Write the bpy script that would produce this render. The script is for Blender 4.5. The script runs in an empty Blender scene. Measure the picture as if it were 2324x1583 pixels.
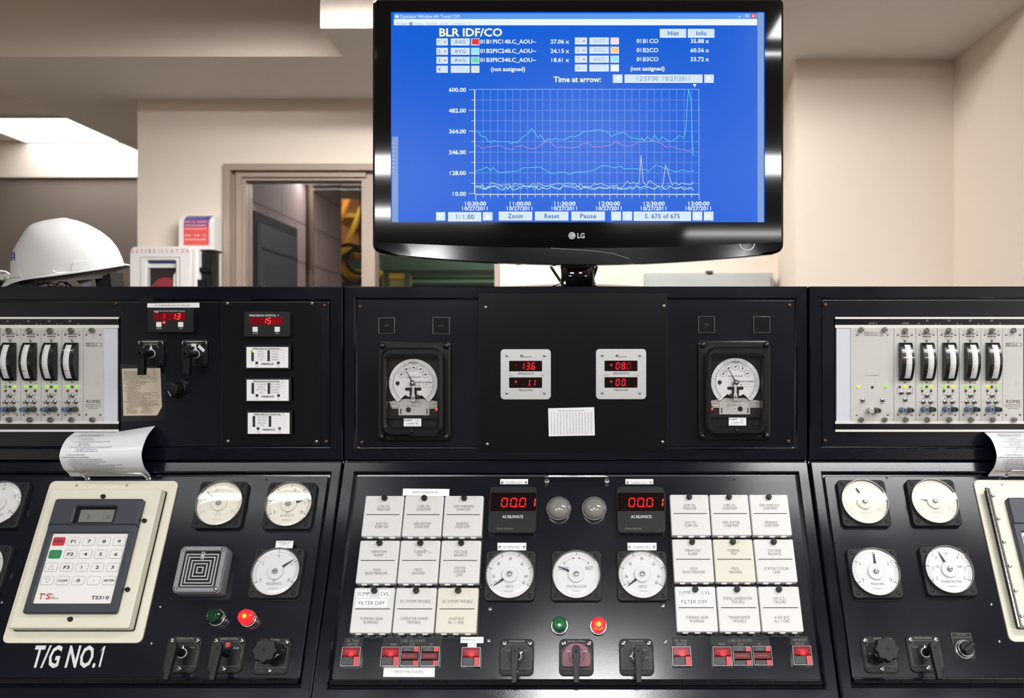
import bpy, math, random
from mathutils import Matrix, Vector
random.seed(7)
SC = bpy.context.scene
COL = SC.collection
R = math.radians

# ------------------------------------------------------------------ camera
F, CX, CY = 2000.0, 1311.0, 791.0        # focal length and principal point for the 2324x1583 frame
E = 1.36                                 # eye height
cam = bpy.data.cameras.new('camera')
cam.sensor_fit = 'HORIZONTAL'
cam.sensor_width = 36.0
cam.lens = F / 2324 * 36.0
cam.shift_x = -(CX - 1162.0) / 2324
cam.shift_y = (CY - 791.5) / 2324
cam.clip_start = 0.02
cam.dof.use_dof = True
cam.dof.focus_distance = 1.93
cam.dof.aperture_fstop = 3.5
co = bpy.data.objects.new('camera', cam)
COL.objects.link(co)
co.location = (0, 0, E)
co.rotation_euler = (R(90), 0, 0)
SC.camera = co
# ------------------------------------------------------------------ world and exposure
w = bpy.data.worlds.new('world')
w.use_nodes = True
w.node_tree.nodes['Background'].inputs[0].default_value = (0.8, 0.85, 1, 1)
w.node_tree.nodes['Background'].inputs[1].default_value = 0.02
SC.world = w
SC.view_settings.view_transform = 'Standard'
SC.view_settings.look = 'None'
SC.view_settings.exposure = 0.0
SC.view_settings.gamma = 1.0
SC.cycles.use_denoising = True
SC.cycles.max_bounces = 8
SC.cycles.diffuse_bounces = 5
SC.cycles.glossy_bounces = 4
SC.cycles.transparent_max_bounces = 12
SC.cycles.caustics_reflective = False
SC.cycles.caustics_refractive = False
SC.cycles.sample_clamp_indirect = 6.0
LAMP = 50.0                              # radiance of the ceiling troffers
# troffers: x, y, z, width, depth, radiance factor, label
TROFFERS = [
    (-1.50, 0.84, 2.594, 1.2, 0.26, 0.11, 'recessed ceiling light in front of the dial bank of the first turbine'),
    (1.50, 0.84, 2.594, 1.5, 0.26, 0.55, 'recessed ceiling light in front of the second turbine dial bank'),
    (-1.45, 0.53, 2.594, 1.2, 0.035, 0.40, 'slim ceiling light slot over the operator, door side'),
    (1.50, 0.53, 2.594, 1.5, 0.04, 0.80, 'slim ceiling light slot over the operator, wall side'),
    (0.06, -0.85, 2.594, 0.64, 0.5, 1.0, 'recessed ceiling light just behind the operator'),
    (-1.45, -1.7, 2.594, 1.2, 0.6, 0.88, 'added ceiling light brightening the upright console faces, door side'),  # unseen pair added to brighten the upright console faces
    (1.65, -1.7, 2.594, 1.2, 0.6, 0.88, 'added ceiling light brightening the upright console faces, wall side'),  # other half of the added pair for the upright faces
    (-1.35, -3.75, 2.594, 1.2, 0.5, 0.9, 'recessed ceiling light behind the operator, door side, back row'),
    (0.60, -3.75, 2.594, 0.6, 0.5, 0.9, 'recessed ceiling light behind the operator, middle of the back row'),
    (1.75, -5.2, 2.594, 1.2, 0.35, 0.4, 'recessed ceiling light by the room end wall'),
    (-2.77, 4.96, 2.592, 1.0, 0.53, 0.12, 'bright ceiling light in the recess past the wall end'),
]
TUBES = (-0.36, 2.33, 2.462, 1.15, 3.3)     # bare strip light over the console back: x, y, z, length, radiance factor

# ------------------------------------------------------------------ materials
def C(r, g, b):
    f = lambda c: (c / 12.92 if c <= 0.04045 else ((c + 0.055) / 1.055) ** 2.4)
    return (f(r / 255), f(g / 255), f(b / 255), 1)

MATS = {}
def M(name, col, rough=0.5, metal=0.0, noise=None, bump=None, spec=0.5, coat=0.0, dirt=None, rvar=None):
    """Principled surface; noise=(scale, amount) mottles it, bump=(scale, strength), dirt=(scale, colour, low, high)."""
    if name in MATS:
        return MATS[name]
    m = bpy.data.materials.new(name)
    m.use_nodes = True
    nt = m.node_tree
    b = nt.nodes['Principled BSDF']
    b.inputs['Base Color'].default_value = col
    b.inputs['Roughness'].default_value = rough
    b.inputs['Metallic'].default_value = metal
    b.inputs['Specular IOR Level'].default_value = spec
    b.inputs['Coat Weight'].default_value = coat
    b.inputs['Coat Roughness'].default_value = 0.06
    tc = nt.nodes.new('ShaderNodeTexCoord')
    def tex(scale, detail=3):
        n = nt.nodes.new('ShaderNodeTexNoise')
        n.inputs['Scale'].default_value = scale
        n.inputs['Detail'].default_value = detail
        nt.links.new(tc.outputs['Object'], n.inputs['Vector'])
        return n
    last = None
    if noise:
        n = tex(noise[0])
        mx = nt.nodes.new('ShaderNodeMix'); mx.data_type = 'RGBA'
        a = noise[1]
        mx.inputs[6].default_value = tuple(c * (1 - a) for c in col[:3]) + (1,)
        mx.inputs[7].default_value = tuple(min(1, c * (1 + a)) for c in col[:3]) + (1,)
        nt.links.new(n.outputs['Fac'], mx.inputs[0])
        last = mx.outputs[2]
    if dirt:
        n = tex(dirt[0], 5)
        rp = nt.nodes.new('ShaderNodeMapRange')
        rp.inputs[1].default_value = dirt[2]; rp.inputs[2].default_value = dirt[3]
        nt.links.new(n.outputs['Fac'], rp.inputs[0])
        mx = nt.nodes.new('ShaderNodeMix'); mx.data_type = 'RGBA'
        if last: nt.links.new(last, mx.inputs[6])
        else: mx.inputs[6].default_value = col
        mx.inputs[7].default_value = dirt[1]
        nt.links.new(rp.outputs[0], mx.inputs[0])
        last = mx.outputs[2]
    if last: nt.links.new(last, b.inputs['Base Color'])
    if rvar:
        n = tex(rvar[0], 4)
        rp = nt.nodes.new('ShaderNodeMapRange')
        rp.inputs[1].default_value = 0.3; rp.inputs[2].default_value = 0.7
        rp.inputs[3].default_value = rvar[1]; rp.inputs[4].default_value = rvar[2]
        nt.links.new(n.outputs['Fac'], rp.inputs[0])
        nt.links.new(rp.outputs[0], b.inputs['Roughness'])
    if bump:
        n = tex(bump[0], 2)
        bp = nt.nodes.new('ShaderNodeBump')
        bp.inputs['Strength'].default_value = bump[1]
        bp.inputs['Distance'].default_value = 0.001
        nt.links.new(n.outputs['Fac'], bp.inputs['Height'])
        nt.links.new(bp.outputs['Normal'], b.inputs['Normal'])
    MATS[name] = m
    return m

def EM(name, col, strength=1.0, sample=False, gloss=0.0, rough=0.3):
    """Something that gives off light by itself (screen, digits, lit lamp)."""
    if name in MATS:
        return MATS[name]
    m = bpy.data.materials.new(name)
    m.use_nodes = True
    b = m.node_tree.nodes['Principled BSDF']
    b.inputs['Base Color'].default_value = (col[0] * .05, col[1] * .05, col[2] * .05, 1)
    b.inputs['Emission Color'].default_value = col
    b.inputs['Emission Strength'].default_value = strength
    b.inputs['Specular IOR Level'].default_value = gloss
    b.inputs['Roughness'].default_value = rough
    if not sample:
        m.cycles.emission_sampling = 'NONE'
    MATS[name] = m
    return m

def GL(name, tint=(1, 1, 1, 1), refl=1.0, rough=0.02, alpha=0.0):
    """Thin clear glass: see-through with a Fresnel reflection."""
    if name in MATS:
        return MATS[name]
    m = bpy.data.materials.new(name)
    m.use_nodes = True
    nt = m.node_tree
    nt.nodes.clear()
    out = nt.nodes.new('ShaderNodeOutputMaterial')
    tr = nt.nodes.new('ShaderNodeBsdfTransparent'); tr.inputs[0].default_value = tint
    gl = nt.nodes.new('ShaderNodeBsdfGlossy'); gl.inputs['Roughness'].default_value = rough
    fr = nt.nodes.new('ShaderNodeFresnel')
    ge = nt.nodes.new('ShaderNodeNewGeometry')          # the same reflection from both sides of the thin sheet
    io = nt.nodes.new('ShaderNodeMapRange')
    io.inputs[3].default_value = 1.5; io.inputs[4].default_value = 1 / 1.5
    nt.links.new(ge.outputs['Backfacing'], io.inputs[0])
    nt.links.new(io.outputs[0], fr.inputs[0])
    mu = nt.nodes.new('ShaderNodeMath'); mu.operation = 'MULTIPLY_ADD'
    mu.inputs[1].default_value = refl; mu.inputs[2].default_value = alpha
    mx = nt.nodes.new('ShaderNodeMixShader')
    nt.links.new(fr.outputs[0], mu.inputs[0])
    nt.links.new(mu.outputs[0], mx.inputs[0])
    nt.links.new(tr.outputs[0], mx.inputs[1])
    nt.links.new(gl.outputs[0], mx.inputs[2])
    nt.links.new(mx.outputs[0], out.inputs[0])
    MATS[name] = m
    return m

def block_mat():
    m = M('mauve painted block', C(140, 122, 122), 0.7)
    nt = m.node_tree
    b = nt.nodes['Principled BSDF']
    tc = nt.nodes.new('ShaderNodeTexCoord')
    mp = nt.nodes.new('ShaderNodeMapping')
    mp.inputs['Rotation'].default_value = (0, R(-90), R(-90))
    br = nt.nodes.new('ShaderNodeTexBrick')
    br.inputs['Scale'].default_value = 1.0
    br.inputs['Brick Width'].default_value = 0.4
    br.inputs['Row Height'].default_value = 0.2
    br.inputs['Mortar Size'].default_value = 0.008
    br.inputs['Color1'].default_value = C(146, 126, 126)
    br.inputs['Color2'].default_value = C(140, 121, 121)
    br.inputs['Mortar'].default_value = C(112, 96, 97)
    sp = nt.nodes.new('ShaderNodeSeparateXYZ')
    cb = nt.nodes.new('ShaderNodeCombineXYZ')
    nt.links.new(tc.outputs['Object'], sp.inputs[0])
    nt.links.new(sp.outputs['Y'], cb.inputs['X'])
    nt.links.new(sp.outputs['Z'], cb.inputs['Y'])
    nt.links.new(cb.outputs[0], br.inputs['Vector'])
    nt.links.new(br.outputs['Color'], b.inputs['Base Color'])
    return m

PAINT = M('black console paint', C(12, 15, 25), 0.17, noise=(3, .25), bump=(500, .03), rvar=(5, .14, .21), spec=.45)
FRAME = M('black console frame paint', C(12, 15, 25), 0.15, noise=(4, .25), bump=(420, .06), rvar=(6, .10, .18), spec=.45)
PLATE = M('black plate paint', C(7, 8, 12), 0.2, noise=(5, .2), bump=(600, .03), spec=.4)
GLOSSP = M('glossy black plate', C(16, 17, 22), 0.14, bump=(8, .05))
DARK = M('dark gap', C(8, 8, 9), 0.8)
BLACK = M('black plastic', C(15, 15, 17), 0.36, noise=(60, .2), spec=.25)
BLACK2 = M('charcoal plastic', C(21, 22, 25), 0.42, noise=(60, .15), spec=.25)
BAKE = M('black bakelite', C(14, 14, 16), 0.26, noise=(40, .2))
GREYBLK = M('dusty black flange', C(34, 34, 37), 0.5, noise=(90, .25), dirt=(40, C(60, 56, 52), .58, .85), spec=.2)
SWPL = M('dirty switch plate', C(25, 25, 25), 0.45, noise=(60, .25), dirt=(55, C(56, 51, 42), .56, .8), spec=.2)
WHITE = M('white dial face', C(221, 221, 220), 0.5, noise=(20, .02))
CREAMD = M('yellowed dial face', C(232, 228, 212), 0.5, noise=(20, .02))
PAPER = M('white paper', C(226, 226, 228), 0.6, noise=(30, .03))
TAPE = M('white label tape', C(236, 236, 236), 0.35, noise=(30, .02))
AGED = M('aged paper', C(228, 210, 182), 0.7, noise=(25, .08), dirt=(18, C(150, 125, 95), .6, .85))
CHROME = M('chrome', C(215, 215, 220), 0.20, 1.0, noise=(20, .03))
STEEL = M('steel screw', C(150, 150, 150), 0.3, 1.0, noise=(100, .15))
BRASS = M('brown screw', C(95, 70, 55), 0.45, 1.0, noise=(100, .2))
ALU = M('brushed aluminium', C(196, 196, 194), 0.42, 0.7, noise=(150, .06), bump=(300, .05))
MODG = M('module grey paint', C(188, 186, 180), 0.5, noise=(25, .04), dirt=(30, C(150, 146, 138), .62, .9))
WSTRIP = M('white strip', C(214, 212, 206), 0.45, noise=(30, .03))
FILL = M('pale filler panel', C(196, 198, 206), 0.5, noise=(200, .04))
CREAM = M('cream enamel', C(212, 208, 190), 0.42, noise=(12, .03), bump=(150, .05))
SLATE = M('slate blue bezel', C(45, 48, 58), 0.45, noise=(60, .12), bump=(300, .05))
KEYW = M('white membrane', C(222, 220, 216), 0.4, noise=(15, .02))
INK = M('black ink', C(28, 28, 30), 0.7)
INKG = M('grey ink', C(105, 103, 102), 0.7)
INKB = M('blue black ink', C(40, 42, 66), 0.7)
INKBR = M('brown ink', C(66, 52, 40), 0.7)
FAINT = M('faint ink', C(176, 174, 168), 0.7)
RULE = M('fine rule', C(170, 172, 178), 0.7)
ENGR = M('engraved lettering', C(118, 116, 110), 0.6)
ENGW = M('bright lettering', C(205, 205, 205), 0.5)
DIMT = M('dim lettering', C(70, 70, 72), 0.6)
TILE = M('milky lens', C(203, 202, 200), 0.32, noise=(14, .03), dirt=(20, C(196, 186, 160), .62, .9))
TILEY = M('yellowed milky lens', C(203, 200, 186), 0.32, noise=(14, .03), dirt=(20, C(196, 182, 150), .6, .9))
LGREY = M('smoked white lens', C(122, 120, 116), 0.12, noise=(40, .06))
RGREY = M('horn grey enamel', C(128, 128, 132), 0.4, 0.3, noise=(40, .1))
REDBTN = M('red key', C(190, 62, 66), 0.45, noise=(60, .08))
REDDIM = M('unlit red lens', C(92, 30, 36), 0.22, noise=(60, .1))
BLKBTN = M('black key', C(30, 30, 30), 0.4, noise=(60, .1))
REDKEY = M('stop key red', C(176, 44, 52), 0.45)
GRNKEY = M('start key green', C(20, 128, 72), 0.45)
REDPL = M('red escutcheon', C(122, 66, 80), 0.45, noise=(50, .15))
REDPT = M('red paint mark', C(190, 50, 45), 0.5)
GRNLENS = M('dark green lens', C(14, 92, 44), 0.12, noise=(60, .3))
GRNDARK = M('very dark green lens', C(16, 52, 34), 0.12, noise=(60, .3))
GLASS = GL('clear cover glass')
WINGL = GL('window glass', refl=.7)
SLEEVE = GL('clear plastic sleeve', (.93, .94, .95, 1), refl=.5, rough=.12, alpha=.02)
WALL = M('beige wall paint', C(226, 213, 199), 0.65, noise=(2, .02), bump=(60, .04))
SOFF = M('soffit paint', C(216, 212, 208), 0.75, noise=(2, .02), bump=(40, .05))
CEIL = M('ceiling tile', C(205, 200, 192), 0.8, noise=(120, .04))
FLOOR = M('pale floor tile', C(196, 186, 172), 0.5, noise=(6, .05))
CARPET = M('dark carpet', C(70, 66, 64), 0.9, noise=(60, .15))
BAYW = M('tan wall paint', C(198, 166, 132), 0.65, noise=(2, .02))
DIMW = M('dark panelled wall', C(92, 82, 74), 0.6, noise=(2, .15))
TAN = M('tan door frame paint', C(160, 143, 131), 0.45, noise=(10, .03))
WOODR = M('yellow wood', C(150, 110, 66), 0.6, noise=(9, .18))
BRN = M('brown rail', C(92, 74, 60), 0.6, noise=(9, .1))
OLIVE = M('olive yellow board', C(166, 150, 96), 0.7, noise=(5, .06))
HELM = M('scuffed white helmet shell', C(192, 192, 190), 0.38, noise=(16, .03), dirt=(26, C(176, 170, 160), .66, .9))
HELMIN = M('helmet inner grey', C(92, 88, 84), 0.6, noise=(16, .1))
GREYPL = M('grey plastic', C(120, 122, 126), 0.45, noise=(40, .06))
WPLAS = M('white plastic', C(230, 228, 226), 0.35, noise=(20, .02))
MAROON = M('dark red case', C(150, 34, 50), 0.5, noise=(20, .1))
BLUEP = M('printed blue', C(56, 72, 150), 0.5, noise=(40, .1))
REDP = M('printed red', C(226, 88, 84), 0.5, noise=(40, .1))
PURP = M('printed mauve', C(150, 84, 128), 0.5, noise=(40, .1))
GLOSS = M('piano black', C(9, 9, 11), 0.05, noise=(4, .1))
GLOSS2 = M('black chin strip', C(5, 5, 7), 0.1, noise=(4, .1))
CABG = M('grey cabinet enamel', C(172, 176, 174), 0.45, noise=(10, .04))
MGRN = M('machine green', C(104, 132, 112), 0.5, noise=(3, .12))
MGRND = M('dark machine green', C(56, 76, 52), 0.5, noise=(6, .25))
ORNG = M('orange steel', C(206, 132, 44), 0.5, noise=(6, .15))
YELP = M('yellow paint', C(214, 170, 50), 0.5, noise=(6, .1))
DOORG = M('dark grey door paint', C(62, 62, 70), 0.5, noise=(4, .1))
RUB = M('black hose rubber', C(40, 38, 36), 0.6, noise=(30, .1))
BLKWALL = block_mat()
RIM = M('worn gauge rim', C(104, 101, 97), .28, .7, noise=(60, .1))
PALER = M('pale red lettering', C(216, 160, 154), .6)
HALL = M('turbine hall wall', C(120, 108, 98), 0.8, noise=(2, .15))
GLOVE = M('grey work glove', C(118, 116, 112), 0.85, noise=(60, .2))
EARRED = M('red ear plug', C(226, 52, 44), 0.6, noise=(60, .05))
BLUEI = M('blue lettering', C(24, 50, 150), 0.5)
SCRBG = EM('screen blue', C(0, 92, 212), 1.0, True, .2, .28)
SCRTB = EM('screen title blue', C(92, 150, 232), 1.0, False, .2, .28)
SCRW = EM('screen white', C(232, 244, 255), 1.0, False, .2, .28)
SCRBT = EM('screen button', C(208, 226, 246), 1.0, False, .2, .28)
SCRBT2 = EM('screen button edge', C(226, 240, 252), 1.0, False, .2, .28)
SCRT = EM('screen button text', C(60, 110, 180), 1.0, False, .2, .28)
SCRF = EM('screen faint text', C(150, 180, 224), 1.0, False, .2, .28)
SCRY = EM('screen pale yellow', C(248, 250, 196), 1.0, False, .2, .28)
SCRG = EM('screen grid', C(150, 192, 250), .95, False, .2, .28)
SCRC = EM('screen cyan trace', C(90, 224, 240), 1.0, False, .2, .28)
SCRP = EM('screen pink trace', C(190, 140, 190), 1.0, False, .2, .28)
SCRO = EM('screen cream trace', C(222, 222, 214), 1.0, False, .2, .28)
SCRR = EM('screen red', C(232, 50, 40), 1.0, False, .2, .28)
SCRGR = EM('screen green', C(110, 216, 170), 1.0, False, .2, .28)
SCROR = EM('screen orange', C(244, 200, 140), 1.0, False, .2, .28)
SCRPK = EM('screen pink', C(244, 214, 232), 1.0, False, .2, .28)
SCRCY = EM('screen pale cyan', C(150, 226, 244), 1.0, False, .2, .28)
SCRED = EM('screen side bar', C(120, 150, 206), 1.0, False, .2, .28)
LED = EM('red segment', C(255, 40, 48), 1.35)
LEDH = EM('bright red segment', C(255, 66, 62), 2.0)
LEDD = EM('dim red segment', C(172, 14, 26), 1.0)
LEDBG = EM('red display window', C(112, 6, 18), 1.0, False, .4, .15)
LEDBK = EM('dark display window', C(22, 6, 9), 1.0, False, .4, .12)
GLED = EM('green lamp', C(120, 236, 40), 1.5)
YLED = EM('yellow green lamp', C(206, 236, 30), 1.5)
GLEDD = EM('weak green lamp', C(70, 150, 50), 1.0)
DRED = M('dark red lamp', C(82, 26, 30), 0.3)
RLENS = EM('lit red lens', C(255, 36, 44), 1.5, False, .5, .2)
RCORE = EM('orange lamp core', C(255, 170, 30), 2.0)
BTNLIT = EM('lit red key lens', C(150, 12, 32), 0.8, False, .5, .2)
BTNH1 = EM('warm zone of lit key', C(176, 14, 34), 1.0, False, .5, .2)
BTNH2 = EM('bright zone of lit key', C(220, 26, 44), 1.1, False, .5, .2)
BTNHOT = EM('hot spot of lit key', C(255, 60, 60), 1.2, False, .5, .2)
LCD = M('grey lcd', C(112, 114, 108), 0.2, noise=(20, .05))
LCDI = M('lcd digit', C(62, 66, 70), 0.3)
TUBE = EM('hall strip tube', (1.0, .97, .95, 1), 16.0, True)
HALLFILL = EM('added hall fill tube', (1.0, .97, .95, 1), 30.0, True)  # emission of the unseen strip added to brighten the hall
INKT = M('tile lettering', C(66, 66, 68), 0.7)

# ------------------------------------------------------------------ lettering
GLY, ADV = {}, {}
def _glyphs():
    chars = [chr(i) for i in range(33, 127)]
    for bold in (0, 1):
        cu = []
        for ch in chars:
            c = bpy.data.curves.new('glyph', 'FONT')
            c.body = ch
            c.resolution_u = 2
            if bold: c.offset = .024
            cu.append((ch, c))
        obs = []
        for ch, c in cu:
            o = bpy.data.objects.new('glyph', c); COL.objects.link(o); obs.append(o)
        extra = []
        if not bold:
            for ch in chars + ['']:
                c = bpy.data.curves.new('glyph', 'FONT'); c.body = '|' + ch + '|'
                o = bpy.data.objects.new('glyph', c); COL.objects.link(o); extra.append((ch, o))
        bpy.context.view_layer.update()
        dg = bpy.context.evaluated_depsgraph_get()
        for (ch, c), o in zip(cu, obs):
            me = bpy.data.meshes.new_from_object(o.evaluated_get(dg))
            GLY[(ch, bold)] = ([(v.co.x, v.co.y) for v in me.vertices], [tuple(p.vertices) for p in me.polygons])
            bpy.data.meshes.remove(me)
        if extra:
            d = {ch: o.dimensions.x for ch, o in extra}
            for ch in chars: ADV[ch] = d[ch] - d['']
            ADV[' '] = 0.26
        for o in obs + [e[1] for e in extra]:
            c = o.data
            bpy.data.objects.remove(o)
            bpy.data.curves.remove(c)
_glyphs()
g_ = GLY[('M', 0)]
GLY[('M', 1)] = ([(x + d, y) for d in (-.022, .022) for x, y in g_[0]], [tuple(i + k for i in f) for k in (0, len(g_[0])) for f in g_[1]])
for k_, (l_, r_) in ((0, (.17, .245)), (1, (.155, .265))):      # a figure one with a flag
    GLY[('1', k_)] = ([(l_, 0), (r_, 0), (r_, .686), (l_ + .03, .686), (l_, .62), (.04, .50), (.04, .575 - .04 * k_)], [(0, 1, 2, 3, 4), (4, 3, 6), (4, 6, 5)])
def twidth(s, h, sx=1.0, sp=0.0):
    k = h / .686
    return sum(ADV.get(c, .5) * k * sx + sp for c in s) - sp

SEG = {'0': 'abcdef', '1': 'bc', '3': 'abgcd', '5': 'afgcd', '6': 'afgedc', '8': 'abcdefg', 'F': 'afeg', '-': 'g'}

# ------------------------------------------------------------------ mesh building
TM = {}
class MB:
    def __init__(s, T=None):
        s.v, s.f, s.m, s.mats, s.T = [], [], [], [], T
    def add(s, vs, fs, mat):
        if mat not in s.mats: s.mats.append(mat)
        k, b = s.mats.index(mat), len(s.v)
        s.v += [tuple(s.T @ Vector(p)) for p in vs] if s.T else [tuple(p) for p in vs]
        for f in fs:
            s.f.append(tuple(b + i for i in f)); s.m.append(k)
        return s
    def box(s, x0, x1, y0, y1, z0, z1, mat):
        x0, x1 = sorted((x0, x1)); y0, y1 = sorted((y0, y1)); z0, z1 = sorted((z0, z1))
        return s.add([(x0, y0, z0), (x1, y0, z0), (x1, y1, z0), (x0, y1, z0), (x0, y0, z1), (x1, y0, z1), (x1, y1, z1), (x0, y1, z1)],
                     [(3, 2, 1, 0), (4, 5, 6, 7), (0, 1, 5, 4), (1, 2, 6, 5), (2, 3, 7, 6), (3, 0, 4, 7)], mat)
    def rect(s, x, y, w, h, z, mat, rot=0):
        c, n = math.cos(rot), math.sin(rot)
        return s.add([(x + a * c - b * n, y + a * n + b * c, z) for a, b in ((-w / 2, -h / 2), (w / 2, -h / 2), (w / 2, h / 2), (-w / 2, h / 2))], [(0, 1, 2, 3)], mat)
    def poly(s, pts, z, mat):
        return s.add([(p[0], p[1], z) for p in pts], [tuple(range(len(pts)))], mat)
    def prism(s, pts, z0, z1, mat, b=0.0, top=None):
        """Extruded outline (counter-clockwise) with an optional chamfer."""
        n = len(pts)
        cx = sum(p[0] for p in pts) / n; cy = sum(p[1] for p in pts) / n
        w = max(p[0] for p in pts) - min(p[0] for p in pts); h = max(p[1] for p in pts) - min(p[1] for p in pts)
        kx, ky = (1 - 2 * b / w, 1 - 2 * b / h) if b else (1, 1)
        rings = [[(p[0], p[1], z0) for p in pts], [(p[0], p[1], z1 - b) for p in pts]]
        if b:
            rings.append([(cx + (p[0] - cx) * (1 - .6 * b / w), cy + (p[1] - cy) * (1 - .6 * b / h), z1 - .3 * b) for p in pts])
            rings.append([(cx + (p[0] - cx) * kx, cy + (p[1] - cy) * ky, z1) for p in pts])
        vs = [q for r in rings for q in r]
        fs = [tuple(reversed(range(n)))]
        for k in range(len(rings) - 1):
            for i in range(n):
                j = (i + 1) % n
                fs.append((k * n + i, k * n + j, (k + 1) * n + j, (k + 1) * n + i))
        s.add(vs, fs, mat)
        return s.add(rings[-1], [tuple(range(n))], top or mat)
    def rbox(s, cx, cy, w, h, r, z0, z1, mat, b=0.0, top=None, n=5):
        return s.prism(rr(cx, cy, w, h, r, n), z0, z1, mat, b, top)
    def frame(s, o, i, z0, z1, mat, b=0.0):
        """Ring between two outlines of equal length."""
        n = len(o)
        sh = lambda P, k: [(p[0] + k * (0 if not b else 1) * q[0], p[1] + k * (0 if not b else 1) * q[1]) for p, q in zip(P, _dirs(P))]
        rings = [[(x, y, z0) for x, y in o], [(x, y, z1 - b) for x, y in o]]
        if b:
            rings += [[(x, y, z1) for x, y in sh(o, -b)], [(x, y, z1) for x, y in sh(i, b)]]
            rings += [[(x, y, z1 - b) for x, y in i], [(x, y, z0) for x, y in i]]
        else:
            rings += [[(x, y, z1) for x, y in i], [(x, y, z0) for x, y in i]]
        vs = [q for r in rings for q in r]
        fs = []
        K = len(rings)
        for k in range(K):
            for a in range(n):
                c = (a + 1) % n
                fs.append((k * n + a, k * n + c, ((k + 1) % K) * n + c, ((k + 1) % K) * n + a))
        return s.add(vs, fs, mat)
    def lathe(s, prof, mat, cx=0, cy=0, n=32, sy=1.0):
        vs, fs = [], []
        for r, z in prof:
            vs += [(cx + r * math.cos(2 * math.pi * i / n), cy + sy * r * math.sin(2 * math.pi * i / n), z) for i in range(n)]
        for k in range(len(prof) - 1):
            for i in range(n):
                j = (i + 1) % n
                fs.append((k * n + i, k * n + j, (k + 1) * n + j, (k + 1) * n + i))
        if prof[-1][0] > 1e-6: fs.append(tuple((len(prof) - 1) * n + i for i in range(n)))
        if prof[0][0] > 1e-6 and abs(prof[0][1] - prof[-1][1]) + abs(prof[0][0] - prof[-1][0]) > 1e-7: fs.append(tuple(reversed(range(n))))
        return s.add(vs, fs, mat)
    def ring(s, cx, cy, r0, r1, z0, z1, mat, n=40):
        P = [(r1, z0), (r1, z1 - (z1 - z0) * .3), (r1 - (r1 - r0) * .3, z1), (r0 + (r1 - r0) * .2, z1), (r0, z1 - (z1 - z0) * .3), (r0, z0)]
        vs, fs = [], []
        for r, z in P:
            vs += [(cx + r * math.cos(2 * math.pi * i / n), cy + r * math.sin(2 * math.pi * i / n), z) for i in range(n)]
        for k in range(len(P)):
            for i in range(n):
                j = (i + 1) % n
                k2 = (k + 1) % len(P)
                fs.append((k * n + i, k * n + j, k2 * n + j, k2 * n + i))
        return s.add(vs, fs, mat)
    def disc(s, cx, cy, r, z, mat, n=40):
        return s.poly([(cx + r * math.cos(2 * math.pi * i / n), cy + r * math.sin(2 * math.pi * i / n)) for i in range(n)], z, mat)
    def tube(s, path, r, mat, n=8, closed=False):
        P = [Vector(p) for p in path]
        vs, fs = [], []
        up = None
        for i, p in enumerate(P):
            a = P[i - 1] if i or closed else p
            b = P[(i + 1) % len(P)] if i < len(P) - 1 or closed else p
            t = (b - a).normalized()
            if up is None:
                up = Vector((0, 0, 1)) if abs(t.z) < .9 else Vector((1, 0, 0))
            u = (up - t * up.dot(t)).normalized()
            up = u
            w = t.cross(u)
            rr_ = r[i] if isinstance(r, (list, tuple)) else r
            vs += [tuple(p + u * rr_ * math.cos(2 * math.pi * k / n) + w * rr_ * math.sin(2 * math.pi * k / n)) for k in range(n)]
        L = len(P)
        for i in range(L if closed else L - 1):
            for k in range(n):
                j = (k + 1) % n
                i2 = (i + 1) % L
                fs.append((i * n + k, i * n + j, i2 * n + j, i2 * n + k))
        if not closed:
            fs += [tuple(reversed(range(n))), tuple((L - 1) * n + k for k in range(n))]
        return s.add(vs, fs, mat)
    def line(s, x0, y0, x1, y1, w, z, mat):
        dx, dy = x1 - x0, y1 - y0
        l = math.hypot(dx, dy) or 1
        nx, ny = -dy / l * w / 2, dx / l * w / 2
        return s.add([(x0 - nx, y0 - ny, z), (x1 - nx, y1 - ny, z), (x1 + nx, y1 + ny, z), (x0 + nx, y0 + ny, z)], [(0, 1, 2, 3)], mat)
    def pline(s, pts, w, z, mat):
        for a, b in zip(pts, pts[1:]): s.line(a[0], a[1], b[0], b[1], w, z, mat)
        return s
    def arc(s, cx, cy, r, w, a0, a1, z, mat, n=40):
        """Arc between clock angles (degrees from up, clockwise)."""
        vs = []
        for i in range(n + 1):
            t = R(a0 + (a1 - a0) * i / n)
            for q in (r - w / 2, r + w / 2): vs.append((cx + q * math.sin(t), cy + q * math.cos(t), z))
        return s.add(vs, [(2 * i, 2 * i + 2, 2 * i + 3, 2 * i + 1) for i in range(n)], mat)
    def text(s, st, x, y, h, z, mat, align='c', sx=1.0, rot=0.0, shear=0.0, bold=0, sp=0.0, w=None, fn=None):
        k = h / .686
        if w is not None:
            sx = w / max(twidth(st, h, 1.0, sp), 1e-6)
        W = twidth(st, h, sx, sp)
        pen = {'c': -W / 2, 'l': 0, 'r': -W}[align]
        c, n = math.cos(rot), math.sin(rot)
        for ch in st:
            g = GLY.get((ch, bold))
            if g and g[1]:
                vs = []
                for a, b in g[0]:
                    px, py = pen + a * k * sx + shear * (b * k - h / 2), b * k - h / 2
                    X, Y = x + px * c - py * n, y + px * n + py * c
                    vs.append(fn(X, Y, z) if fn else (X, Y, z))
                s.add(vs, g[1], mat)
            pen += ADV.get(ch, .5) * k * sx + sp
        return s
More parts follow.
